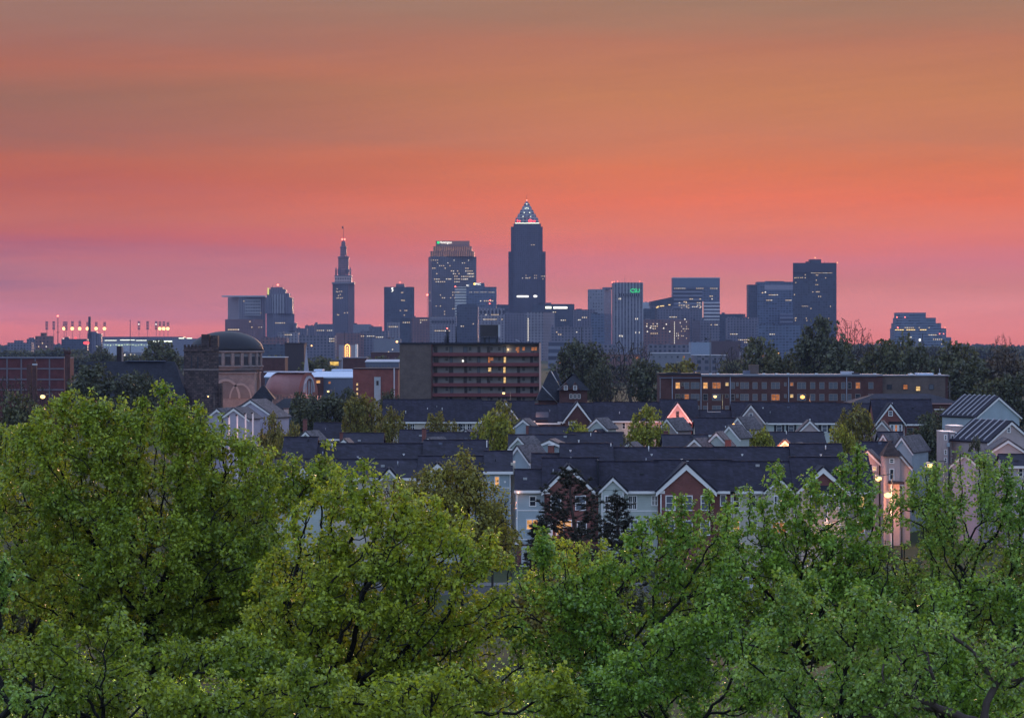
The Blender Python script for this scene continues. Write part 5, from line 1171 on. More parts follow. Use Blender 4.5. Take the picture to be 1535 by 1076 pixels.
for (x0, x1, rg_, lb) in ((424, 470, 657.5, 'rear roof of the left terrace at its left end, below two small gables'), (470, 640, 667, 'long rear roof of the left terrace with one pale flue'), (636, 729, 662, 'rear roof of the left terrace, its highest block with a pale verge')):
    b = H(lb, (x0 + x1) / 2, 351, group=G_L); b.terrace(x0, x1, rg_, rg_ + 34, M_TAN, depth=10.5, fascia=False)
    if x0 == 470: b.vent(604, 681, 5); b.vent(535, 685, 4)
    if x0 == 636: b.bx('party_wall', M_TRIM, 728.6, 730, 662, 680, 3.5, 5)
# ---- middle rows: small gable-fronted houses, each turned its own way
G_B = 'gabled houses of the middle rows'
FG = [ # label, cx, D, rz, hw, apex, eave, wall, roof, depth, extras
 ('small teal gabled house above the left terrace with a grey roof side', 459, 420, -20, 12, 647, 659, M_TEAL, M_ROOFL, 9, None),
 ('tiny pale gable just in front of the small teal gabled house', 443, 405, -8, 7.5, 659.5, 667, M_TEAL, M_ROOFL, 7, None),
 ('tiny pale gable standing alone over the left terrace roof', 515.5, 405, -8, 8, 658.6, 667, M_TEAL, M_ROOFL, 7, None),
 ('grey-green gabled house with a pale roof side, right of the tall red chimney', 643, 420, -28, 13, 656.6, 668.5, M_TEAL, M_ROOFL, 9, None),
 ('blue gabled house with a small red chimney, lit ridge, left of the yellow-green tree', 699, 440, -18, 18, 645, 661.5, M_BLUES, M_ROOFL, 9, 'chim'),
 ('narrow blue gabled house with a red chimney right of the yellow-green tree', 784.5, 470, -14, 11.5, 628.6, 639, M_BLUES, M_ROOFL, 8, 'chim2'),
 ('pale green gabled house tucked behind the tall blue gable wall', 778, 405, -34, 12, 655, 667, M_TEAL, M_ROOFL, 8, None),
 ('tall blue gabled end wall with a long grey roof side, right of the alley', 777, 372, -30, 16, 668.5, 690, M_BLUES, M_ROOFL, 12, None),
 ('light blue gabled house with a brick chimney on its front', 824, 400, -12, 21, 659.8, 670, M_BLUES, M_ROOFL, 8, 'front_chim'),
 ('grey-green gabled house with a small orange-lit gable', 895, 470, -25, 14, 627.5, 641.5, M_TEAL, M_ROOFL, 9, 'small'),
 ('pale gabled house behind the flowering bush', 943, 400, -20, 14, 664, 676, M_TAN, M_ROOFL, 7, None),
 ('tan gabled house with a long roof edge beside the round yellow tree', 1001, 460, -35, 14, 627.5, 644, M_TAN, M_ROOFL, 10, None),
 ('pinkish gabled house left of the teal gabled pair', 1042, 400, -28, 12, 658, 669.5, M_PINK, M_ROOFL, 8, None),
 ('teal gabled house with a red brick chimney beside it', 1074, 402, -14, 16.5, 648.5, 667.5, M_TEAL, M_ROOFL, 9, 'chim3'),
 ('teal gabled house with a roof-side lamp behind the brick chimney', 1094, 425, -30, 14, 638, 655, M_TEAL, M_ROOFL, 8, 'lamp'),
 ('white gabled house behind the teal one, left of the yellow bush', 1107, 455, -35, 13, 625.5, 642, M_LAV, M_ROOFL, 10, None),
 ('bright orange-lit gable above the front terrace roof', 1176.6, 395, -6, 12, 660, 672.5, M_CREAM, M_ROOFL, 6, 'orange'),
 ('small pink gable right of the orange-lit gable', 1195, 405, -15, 11, 665, 674, M_PINK, M_ROOFL, 7, None),
 ('wide pink gable in front of the grey terrace with shuttered windows', 1213.8, 470, 0, 17, 630.5, 649, M_PINK, M_ROOFL, 7, 'finial'),
 ('pale pink gabled house left of the brick gable at the right', 1322, 470, -10, 13, 631.5, 648, M_PINK, M_ROOFL, 8, None),
 ('pink gabled house behind the pointed turret', 1325, 400, -32, 13, 650.8, 672, M_PINK, M_ROOFL, 9, None),
 ('orange-lit gabled house at the right end of the front terrace', 1301, 372, -14, 15, 675.5, 692, M_PINK, M_ROOFL, 6, 'orange2'),
]
for (lb, cx, D, rz, hw, ap, ev, wl, rf, dp, ex) in FG:
    b = H(lb, cx, D, rz, G_B); b.front_gable(hw * 1.1, ap, ev, wl, rf, dp * .42)
    if ex == 'chim': b.chimney(cx - 4.5, 655, 668, 5, -.3)
    if ex == 'chim2': b.chimney(cx + 11, 638, 665, 7, -1.5)
    if ex == 'front_chim': b.chimney(cx + 3, 668, None, 8, -.75); b.bx('chimney_flashing', M_TRIM, cx - 1.5, cx + 7.5, 665.6, 668, -.5, -.05)
    if ex == 'chim3': b.chimney(cx + 20, 659, None, 8, -1.6)
    if ex == 'small': b.gable(cx + 8, 7, 644, 650, M_PINK, y=-2.2, depth=2.4, down=False, bh=.15); b.lamp(cx + 9, 652, -4.2, 45)
    if ex == 'orange': b.lamp(cx, 681, -2.6, 1500, (1, .26, .10))  # unseen light added below to colour this gable orange
    if ex == 'orange2': b.lamp(cx - 12, 690, -2.5, 160, (1, .3, .14)); b.w(cx + 10, 702, 5, 5, 'wy', 1)
    if ex == 'lamp': b.lamp(cx - 9, 637, 3, 20, globe=.16)
    if ex == 'finial': b.bx('finial', M_TRIM, cx - .8, cx + .8, 627.6, 630.5, -.35, -.2)
    b.w(cx, (ap + ev) / 2 + 5 + (ev - ap) * .55, 4, 6, 'wb', 1, -.01) if ex in ('front',) else None
for lb, x, yt, yb, w, D in (('tall thin red brick chimney left of the grey-green gabled house', 635.5, 643, None, 6, 425), ('tall pale pink chimney standing above the yellowish bush', 428.5, 613, None, 6.5, 520), ('dark brick chimney behind the small teal gabled house', 457, 629, None, 6, 540), ('dark brick chimney on the low roof left of the white-walled terrace', 512.5, 649, None, 7, 500), ('red brick chimney right of the round yellow tree', 998.5, 647, None, 6, 425)):
    b = Mid('brick_chimney', lb, 'chimney', x, D); b.bx('stack', M_PINK if 'pink' in lb else M_BRICK, x - w / 2, x + w / 2, yt, yb, 0, 1.1); b.bx('cap', M_BRICKD, x - w / 2 - .5, x + w / 2 + .5, yt - 1.2, yt, -.08, 1.2)
    if 'pink' in lb: plight(b.root, 1.8, -1.8, b.z(655), 160, (1, .35, .2), globe=0)
TB = [ # dark terraces between
 ('dark roofed house behind the small teal gabled house', 470, 516, 635, 657, 520, M_TAN, 9),
 ('low dark roofed house with brick ends right of the lone tiny gable', 515, 572, 651, 668, 430, M_BRICK, 8),
 ('dark lean roof house left of the tall thin chimney', 600, 640, 646, 664, 450, M_TAN, 8),
 ('dark roofed house behind the blue gabled house with small chimney', 640, 735, 650, 668, 430, M_TAN, 8),
 ('dark roofed house right of the red chimney, below the brick gable', 795, 870, 641, 656, 462, M_TAN, 8),
 ('long dark roof behind the light blue gabled house', 764, 862, 653.5, 672, 412, M_TAN, 8),
 ('dark roofed house right of the light blue gabled house', 858, 934, 650, 670, 415, M_TAN, 8),
 ('dark roofed house right of the round yellow tree', 996, 1062, 653.5, 670, 420, M_TAN, 8),
 ('dark roofed house below the pink gable of the back terrace', 1044, 1104, 628, 651, 520, M_CREAM, 9),
 ('dark patched roof house in front of the grey shuttered terrace', 1152, 1237, 649.5, 668, 430, M_TAN, 9),
 ('dark roofed house left of the turret', 1296, 1340, 664, 684, 385, M_TAN, 6),
 ('dark teal roofed house behind the white tower house', 1322, 1356, 649, 670, 440, M_TEAL, 8)]
for (lb, x0, x1, rg_, ev, D, wl, dp) in TB:
    b = H(lb, (x0 + x1) / 2, D, 0, G_B); b.terrace(x0, x1, rg_, ev, wl, depth=dp)
    if 'behind the light blue' in lb: b.vent(799, 660, 4); b.vent(868, 660, 4)
    for px in range(int(x0) + 8, int(x1) - 6, 14): b.w(px, ev + 7, 5, 7, 'w' + rnd.choice('gbg'), 1)
# turret house near the street lamp
b = H('pale pink house with a dark pointed square turret lit by the street lamp', 1345, 372, 0, G_B)
b.front_gable(19, 676, 699, M_PINK, M_ROOFL, 9); 
b.bx('turret', M_PINK, 1319.5, 1343.5, 682, None, -3.4, -.2)
c0 = b.x(1331.5); hh = b.m(14); MB().hexa([(c0 - hh, -3.4 - .5, b.z(682)), (c0 + hh, -3.9, b.z(682)), (c0 + hh, .3, b.z(682)), (c0 - hh, .3, b.z(682))], [(c0 - .05, -1.85, b.z(659)), (c0 + .05, -1.85, b.z(659)), (c0 + .05, -1.75, b.z(659)), (c0 - .05, -1.75, b.z(659))]).build('turret_roof', shingle('brown_shingle', (.05, .035, .035)), b.root)
b.w(1331.5, 689, 5, 5, 'wg', 1, -3.42); b.w(1331.5, 709, 5, 14, 'wg', 1, -3.42); b.bx('porch_roof', M_ROOFD, 1326, 1347, 719, 722.5, -5.6, -3.4); b.bx('porch_post', M_TRIM, 1327, 1328.5, 722.5, None, -5.4, -5.1); b.w(1351, 735, 4, 14, 'wg', 1, -.02)
b.lamp(1330, 748, -7, 1100, (1, .40, .2)); 
b = H('blue gabled house squeezed behind the turret house', 1352, 395, -22, G_B); b.front_gable(15, 655, 676, M_BLUES, M_ROOFL, 9)
# ---- back terrace, far side of the estate
G_C = 'back row of townhouses'
DC = 600
def crow(lb, x0, x1, rg_, ev, wl, wins_=(), gab=None, extra=None, D=DC, roof=None):
    b = H(lb, (x0 + x1) / 2, D, 0, G_C); b.terrace(x0, x1, rg_, ev, wl, roof, depth=11)
    if gab: b.gable(*gab[:4], gab[4], y=-.9, bh=gab[5] if len(gab) > 5 else .4)
    for q in wins_: b.w(*q)
    return b
b = crow('back terrace townhouse with a long plain roof over a white wall strip, left half', 574, 720, 600, 631, M_CREAM, [(px, 640, 6, 9, 'wg', 2) for px in (607, 618, 640, 652, 683, 694, 704)] + [(px, 640, 2.5, 9, 'dg', 0) for px in (612.5, 646, 689)])
b = crow('back terrace townhouse with a white raked gable behind the yellow-green tree', 720, 800, 602, 629.5, M_TAN, [(790, 638, 6, 8, 'wg', 1)], (757, 21, 601, 629, M_TAN))
b = crow('back terrace townhouse at the alley, small grey deck on its right', 800, 838, 608, 633, M_BRICKD, [])
b.bx('deck', M_GWALL, 803, 822, 617, 625, -2.5, -2.2); b.bx('balcony_opening', M_TAR, 805, 821, 629, 637, -.1, .02); b.lamp(801.5, 632, -3, 240)
b = crow('back terrace townhouse with a dark brick gable and white rakes', 838, 893, 605, 631, M_BRICKD, [(857, 634, 8, 4, 'wb', 0, -.92)], (865.5, 21, 602.5, 630.5, M_BRICKD, .5))
b = crow('back terrace townhouse with white wall and two dark windows left of the round tree', 893, 992, 604, 630, M_CREAM, [(px, 638, 4, 8, 'wg', 1) for px in (921, 935, 960, 975)]); b.lamp(945, 642, -2.2, 60)
b = crow('back terrace townhouse with a glowing pink gable and dark louvre', 992, 1046, 600, 629, M_BRICK, [], (1015.3, 19.5, 603.5, 630.5, M_PINK, .4))
b.w(1015.3, 621, 4, 8.5, 'gg', 1, -.92); b.band(997, 1036, 631.5, 2, -.95); b.w(1011, 641, 6, 10, 'wb', 1, -.92); b.w(1021, 641, 5, 10, 'wb', 1, -.92); b.lamp(1016, 636, -4.2, 1300, (1, .30, .20))  # last: unseen light added to give the gable its pink glow
b = crow('back terrace townhouse with a taller roof and balcony rail right of the pink gable', 1046, 1100, 616, 640, M_TAN, []); b.bx('rail', M_STEEL, 1060, 1080, 616.5, 617.6, -.6, -.4); b.bx('rail_post', M_STEEL, 1060, 1060.6, 603, 617, -.6, -.4)
b = crow('back terrace townhouse with a grey gable and small white window', 1100, 1148, 604, 632, M_TAN, [(1125, 626 - 2, 4.6, 8, 'wb', 1, -.92)], (1125, 20, 607, 632, M_TAN))
b.w(1125, 642, 14, 8, 'wg', 3, -.92)
b = crow('long grey back terrace townhouse with dark shuttered windows', 1148, 1256, 604.5, 633, M_TEAL, [(px, 642, 6.6, 10, 'wb', 1) for px in (1168, 1186, 1236)] + [(px, 642, 3, 10.5, 'dg', 0) for px in (1162.6, 1173.4, 1180.6, 1191.4, 1229, 1243)])
b.down(1144, 634); b.vent(1146, 611, 4)
b = crow('back terrace townhouse with a plain dark roof right of the shuttered one', 1256, 1312, 606, 633, M_TAN, [])
b = crow('back terrace townhouse with tall brick gable, round-light bay window and white rakes', 1312, 1400, 600, 634, M_BRICK, [(1370, 661, 5, 8, 'wb', 1), (1361, 661, 5, 8, 'wb', 1), (1364, 645, 8, 6, 'gg', 1)], (1334, 22, 605, 634, M_BRICK, .4), D=560)
b.w(1334, 619.5, 4.4, 6.5, 'wb', 1, -.92); b.bx('bay_window', M_TRIM, 1332, 1351, 635.5, 648.5, -1.7, -.9)
for px in (1335.5, 1341.5, 1347.7): b.w(px, 641.8, 3.4, 10, 'wb' if px != 1341.5 else 'wd', 1, -1.72)
b.bx('bay_roof', M_ROOFD, 1331, 1352, 631.5, 635.4, -1.9, -.9); b.down(1355, 637, None, 0)
# ---- lavender gabled houses behind the left tree
b = H('large lavender gabled house with a grey roof side behind the left tree', 376, 470, -14, G_B); b.front_gable(38, 600, 625, M_LAV, M_ROOFL, 7); b.w(378, 622, 4, 6, 'wb', 1, -.02)
b = H('lower lavender gabled wing left of the large lavender house', 351, 455, -14, G_B); b.front_gable(21, 612, 627, M_LAV, M_ROOFL, 6)
b = H('grey roofed wing at the far left of the lavender houses', 326, 460, -20, G_B); b.front_gable(18, 613, 627, M_LAV, M_ROOFL, 7)
for px, yt in ((343.4, 624), (355.6, 622), (368, 619.5), (378.8, 618.5)):
    o = Mid('white_chimney', 'slim white chimney, %s of four before the lavender houses' % {343.4: 'leftmost', 355.6: 'second from left', 368: 'third from left', 378.8: 'rightmost'}[px], 'chimney', px, 440, 'white chimneys'); o.bx('stack', M_TRIM, px - 1, px + 1, yt, None, 0, .5); o.bx('cap', M_DKMET, px - 2.6, px + .4, yt - .8, yt + 1.4, -.1, .6)
plight(o.root, -3, -3, o.z(648), 260, (1, .38, .3), globe=0)
# ---- right side: stepped houses running away, striped by their raised party walls
def stepped(lb, cx, D, rz, hw, ap, ev, wl, depth, n, win_=None):
    b = H(lb, cx, D, rz, 'stepped houses at the right edge'); b.front_gable(hw, ap, ev, wl, M_ROOF, depth)
    h = b.m(hw); L = math.hypot(h, b.zr - b.ze)
    for i in range(n):
        y = depth * (i + .6) / n
        m_ = MB()
        for sg in (-1, 1):
            q = [(0, y), (0, y + .2), (sg * (h + .2), y + .2), (sg * (h + .2), y)]
            zz = [b.zr, b.zr, b.ze - .1, b.ze - .1]
            if sg > 0: q, zz = q[::-1], zz[::-1]
            m_.hexa([(x, yy, z + .05) for (x, yy), z in zip(q, zz)], [(x, yy, z + .36) for (x, yy), z in zip(q, zz)])
        m_.build('party_wall', plain('party_render', (.40, .38, .42), .7, .12, .8), b.root)
    if win_: b.w(*win_)
    return b
b = stepped('front stepped house at the right edge with a small louvre in its pink gable', 1515, 400, 24, 38, 632, 661, M_PINK, 9, 6, (1511, 644, 4.5, 7, 'wb', 1, -.02))
b = stepped('rear stepped house at the right edge, roof striped by raised white walls', 1496, 470, 24, 38, 595, 624, M_BLUES, 10, 7)
b = H('low pink gabled porch house in front of the stepped house', 1511, 385, -4, 'stepped houses at the right edge'); b.front_gable(23, 659.5, 675, M_PINK, M_ROOFL, 7); b.lamp(1486, 690, -3, 90)
b = H('small lavender house with a flat dark roof at the right edge', 1527, 365, 0, 'stepped houses at the right edge'); b.terrace(1505, 1550, 683, 698, M_LAV, depth=6); b.w(1530, 708, 5, 11, 'wg', 1)
b = H('grey gabled house low at the right, partly behind leaves', 1447, 372, -30, 'stepped houses at the right edge'); b.front_gable(21, 680, 697, M_LAV, M_ROOFL, 8)
for i, (px, yt, w_, D) in enumerate(((1418, 647.5, 9, 405), (1428, 648, 9, 407), (1439, 651, 10, 409), (1435, 639, 18, 418))):
    b = Mid('townhouse_wing', ['leftmost tall pale wing with a slit of shadow left of the stepped houses', 'middle tall pale wing left of the stepped houses', 'right tall pale wing touching the stepped roof', 'pale stepped wing rising behind the three tall wings'][i], 'house', px, D, 'stepped houses at the right edge')
    b.bx('wall', M_PINK, px - w_ / 2, px + w_ / 2, yt, None, 0, 6); b.bx('parapet', M_TRIM, px - w_ / 2 - .4, px + w_ / 2 + .4, yt - 1, yt, -.12, 6.1)
    if i < 3:
        b.bx('hood', M_BLUES, px + 1, px + 5, yt + 16, yt + 22, -.5, 0)
        for q in (8, 30, 42): b.w(px - .5, yt + q, 2.6, 5, 'wg', 1, -.02)
        b.bx('shadow_strip', M_GWALL, px + w_ / 2 - 1.2, px + w_ / 2 + .2, yt + 1, None, -.05, -.01)  # dark strip drawn as the shadow slit beside each wing
    if i == 1: plight(b.root, 2, -4, b.z(700), 260, (1, .40, .26), globe=0)
# ---- street lamps and poles
def lampost(lb, px, py, D, e=120, c=(1, .55, .25), mat=None, r=.3, two=False, arm=1.6, name='street_lamp', base=None):
    b = Mid(name, lb, 'street lamp', px, D, 'street lamps'); z = b.z(py); g = hill(D)
    b.root.location.z = g; z -= g
    MB().tube((arm, 0, 0), (arm, 0, z + .5), .11, .07, 7).build('pole', M_POLE, b.root)
    m_ = MB().tube((arm, 0, z + .5), (0, 0, z + .28), .05, .05, 6)
    if two: m_.tube((arm, 0, z + .5), (2 * arm, 0, z + .28), .05, .05, 6)
    m_.build('arm', M_POLE, b.root); MB().box(-.45, .35, -.2, .2, z + .12, z + .3).build('lamp_head', M_STEEL, b.root)
    g = link('lamp', ball(mat or (E_SODF if D > 800 else E_SOD)), b.root, (0, 0, z - .05), (r, r, r * .8))
    l = bpy.data.lights.new('point_light', 'POINT'); l.energy = e; l.color = c; l.shadow_soft_size = .3
    o = bpy.data.objects.new('point_light', l); col.objects.link(o); o.parent = b.root; o.location = (0, -.2, z - .5)
    return b
E_YEL = emit('lamp_yellow', (1, .62, .22), 3.2)
lampost('bright yellow street lamp above the left tree crown', 64, 594, 500, 400, (1, .8, .45), E_YEL, .42)
lampost('bright orange street lamp in front of the long brick block', 1203, 594.5, 640, 2400, (1, .45, .16), r=.5)
lampost('bright street lamp beside the turret house', 1317, 716.5, 340, 1100, (1, .5, .22), E_YEL, .36)
lampost('low yellow globe lamp below the turret house', 1331, 741, 345, 1600, (1, .46, .16), E_YEL, .42)
lampost('white street lamp left of the right-hand trees', 1394, 697, 330, 300, (1, .85, .6), E_YEL, .30)
lampost('orange lamp glowing through leaves right of the tall shoots', 1242, 787, 280, 700, mat=E_YEL, r=.26)
lampost('small white lamp above the dark yard beside the alley', 744, 791, 320, 60, (1, .9, .6), E_WHITE, .28)
lampost('yellow street lamp in front of the apartment slab', 755, 589, 700, 300, mat=E_YEL, r=.32)
lampost('tall yellow floodlamp before the brick block, on a twin arm', 1072, 594, 640, 500, (1, .85, .35), E_YEL, .35, True)
lampost('small orange lamp at the foot of the speckled dark tree', 848, 542, 1500, 100, r=.7)
lampost('orange lamp between the bare trees left of the brick block', 968, 583, 900, 150, r=.45)
lampost('yellow lamp on the street below the steeple', 492, 586.5, 760, 150, mat=E_YEL, r=.28)
lampost('small lamp over the dark round tree right of the steeple', 503, 626, 600, 60, mat=E_YEL, r=.22)
lampost('orange lamp left of the apartment slab roof', 595, 512, 1400, 60, r=.55)
lampost('orange lamp over the brown cube block', 467, 518, 1900, 60, r=.5)
lampost('small orange lamp left of the stone tower', 223, 596, 700, 80, r=.2)
lampost('amber street lamp on the road left of the stone tower', 260, 533, 1700, 60, r=.5)
lampost('dim lamp at the foot of the stone tower', 312, 594, 800, 100, mat=E_YEL, r=.2)
lampost('orange lamp in front of the big dark tree at the right', 1166, 529, 1500, 60, r=.55)
lampost('lamp in the trees left of the dark gabled house', 913, 559, 1200, 60, (1, .8, .4), E_YEL, .35)
for lb, px, yt, D, r in (('tall dark pole rising before the low skyline left of the speckled tree', 872, 490, 1400, .35), ('tall pole with a small box right of the pale blue hall', 1064.5, 496, 1500, .3), ('tall dark pole in front of the terraced glass block', 1383, 500, 1300, .3), ('thin dark pole left of the ballpark sign', 145.3, 500, 2200, .4), ('thin dark mast above the neon sign wall', 516.5, 496, 1700, .25), ('grey utility pole right of the dark round tree', 501.3, 580, 640, .16), ('grey utility pole with crossarms right of the brick block', 1423.6, 572, 700, .15), ('pale street pole left of the dark slate roof', 221, 566, 800, .18)):
    b = Mid('utility_pole', lb, 'pole', px, D, 'utility poles'); MB().tube((0, 0, 0), (0, 0, b.z(yt)), r, r * .6, 7).build('pole', M_POLE if 'grey' in lb or 'pale' in lb else M_DKMET, b.root)
    if 'box' in lb: b.bx('box', M_DKMET, px - 8, px - 5, 506.6, 509.6, -.5, .5); b.bx('crossarm', M_DKMET, px - 6, px + .5, 508, 508.8, -.2, .2)
    if 'crossarms' in lb:
        for py in (579, 585): b.bx('crossarm', M_POLE, px - 4, px + 4, py, py + .9, -.1, .1)
    if 'sign' in lb and D == 2200: link('lamp', ball(E_WHITE), b.root, (0, -1, b.z(519.5)), (.6,) * 3); b.bx('crossarm', M_DKMET, px - 1.6, px + 1.6, 503, 503.6, -.2, .2)
# ================================================================== trees
def grow(att, base, trunk_top, step, infl, kill, maxit=160, lean=0.12, seed=0):
    """space colonisation: returns node positions and parents"""
    g = np.random.default_rng(seed)
    pos = [np.array(base, float)]; par = [-1]
    n0 = max(2, int(np.linalg.norm(np.array(trunk_top) - base) / step))
    side = np.zeros(3)
    for i in range(1, n0 + 1):
        side = side * .8 + g.normal(0, .035, 3) * step
        p = np.array(base) + (np.array(trunk_top) - base) * i / n0 + side * (i / n0)
        pos.append(p); par.append(len(pos) - 2)
    A = att.copy(); P = np.array(pos)
    d2 = ((A[:, None, :] - P[None]) ** 2).sum(2); near = d2.argmin(1); nd = d2.min(1)
    for it in range(maxit):
        if len(A) == 0: break
        act = nd < infl * infl
        if not act.any(): act = nd < nd.min() * 1.3 + 1e-6
        idx = near[act]; v = A[act] - P[idx]; v /= np.linalg.norm(v, axis=1)[:, None] + 1e-9
        u, inv = np.unique(idx, return_inverse=True)
        s = np.zeros((len(u), 3)); np.add.at(s, inv, v)
        s /= np.linalg.norm(s, axis=1)[:, None] + 1e-9
        s += g.normal(0, .22, s.shape); s[:, 2] += lean; s /= np.linalg.norm(s, axis=1)[:, None] + 1e-9
        newp = P[u] + s * step
        k0 = len(P); P = np.vstack([P, newp]); par += list(u)
        d2 = ((A[:, None, :] - newp[None]) ** 2).sum(2); m_ = d2.argmin(1); md = d2[np.arange(len(A)), m_]
        b = md < nd; near[b] = k0 + m_[b]; nd[b] = md[b]
        keep = nd > kill * kill
        if it > 8 and not b.any(): break
        A = A[keep]; near = near[keep]; nd = nd[keep]
    return P, np.array(par)
def radii(P, par, r0, tip=0.005, ex=1.95):
    n = len(P); w = np.zeros(n); kids = np.zeros(n, int)
    for i in range(1, n): kids[par[i]] += 1
    w[kids == 0] = 1.0
    for i in range(n - 1, 0, -1): w[par[i]] += w[i]
    r = tip + (r0 - tip) * (w / w[0]) ** (1 / ex)
    return r, w, kids
def limbs_mesh(name, P, par, r, mat, minr=0.0, sides=6):
    d = np.zeros_like(P); d[1:] = P[1:] - P[par[1:]]; d[0] = (0, 0, 1)
    d /= np.linalg.norm(d, axis=1)[:, None] + 1e-9
    ref = np.array([.31, .93, .17]); ref /= np.linalg.norm(ref)
    a = np.cross(d, ref); a /= np.linalg.norm(a, axis=1)[:, None] + 1e-6; b = np.cross(d, a)
    t = np.arange(sides) * 2 * math.pi / sides
    ring = P[:, None] + r[:, None, None] * (np.cos(t)[None, :, None] * a[:, None] + np.sin(t)[None, :, None] * b[:, None])
    E = np.nonzero((par >= 0) & (r > minr))[0]; V = ring.reshape(-1, 3)
    j = np.arange(sides); j2 = (j + 1) % sides
    pe = par[E]
    # a thin side shoot starts at its own thickness, not at its parent's
    base = ring[pe].copy(); thin = r[E] < .6 * r[pe]
    sc_ = np.where(thin, np.minimum(1, 1.15 * r[E] / r[pe]), 1.0)
    base = P[pe][:, None] + (base - P[pe][:, None]) * sc_[:, None, None]
    top = ring[E]
    V = np.concatenate([base, top], 1).reshape(-1, 3)
    o = (np.arange(len(E)) * 2 * sides)[:, None]
    Fq = np.stack([o + j, o + j2, o + sides + j2, o + sides + j], 2).reshape(-1)
    me = bpy.data.meshes.new(name); me.vertices.add(len(V)); me.vertices.foreach_set('co', V.astype(np.float32).ravel())
    me.loops.add(len(Fq)); me.loops.foreach_set('vertex_index', Fq.astype(np.int32)); me.polygons.add(len(Fq) // 4)
    me.polygons.foreach_set('loop_start', np.arange(0, len(Fq), 4, dtype=np.int32)); me.polygons.foreach_set('use_smooth', np.ones(len(Fq) // 4, bool))
    me.materials.append(mat); me.update(calc_edges=True); return me
def leaf_verts(C, n, spread, size, g, droop=.55, aspect=.36, out=None):
    """n leaves round each centre in C"""
    m_ = len(C) * n; c = np.repeat(C, n, 0)
    o = g.normal(0, 1, (m_, 3)); o /= np.linalg.norm(o, axis=1)[:, None]
    if out is not None: o = o + np.repeat(out, n, 0) * .5; o /= np.linalg.norm(o, axis=1)[:, None]
    base = c + o * spread * g.uniform(.15, 1.0, (m_, 1)) ** .7
    L = size * g.uniform(.5, 1.4, (m_, 1))
    a = o + g.normal(0, .45, (m_, 3)); a[:, 2] -= droop; a /= np.linalg.norm(a, axis=1)[:, None]
    nr = g.normal(0, .6, (m_, 3)); nr[:, 2] += .8
    b = np.cross(a, nr); b /= np.linalg.norm(b, axis=1)[:, None] + 1e-9; nr = np.cross(b, a)
    w_ = L * aspect; f = L * .12
    V = np.stack([base, base + a * L * .45 + b * w_ + nr * f, base + a * L, base + a * L * .45 - b * w_ + nr * f], 1)
    return V.reshape(-1, 3)
def ell_points(g, els, n, shell=.55):
    """points in a union of ellipsoids (cx, cy, cz, rx, ry, rz), denser toward the outside"""
    vol = np.array([e[3] * e[4] * e[5] for e in els]); k = g.choice(len(els), n, p=vol / vol.sum()); E = np.array(els)[k]
    d = g.normal(0, 1, (n, 3)); d /= np.linalg.norm(d, axis=1)[:, None]
    r = g.uniform(0, 1, (n, 1)) ** (1 / 3); r = np.where(g.random((n, 1)) < shell, r ** .35, r)
    return E[:, :3] + d * r * E[:, 3:]
M_BARK = plain('dark_bark', (0.013, 0.011, 0.010), .95, .35, 3)
M_BARK2 = plain('brown_bark', (0.085, 0.062, 0.055), .95, .35, 3)
L_LEFT = leafmat('maple_leaf', (0.145, 0.26, 0.030), (0.36, 0.42, 0.055), .40, .30, .45)
L_MID = leafmat('maple_leaf_gold', (0.17, 0.29, 0.032), (0.44, 0.48, 0.055), .42, .30, .5)
L_COOL = leafmat('cool_green_leaf', (0.10, 0.23, 0.036), (0.31, 0.45, 0.066), .34, .30, .4)
L_COOLL = leafmat('pale_green_leaf', (0.12, 0.26, 0.048), (0.33, 0.45, 0.095), .36, .30, .4)

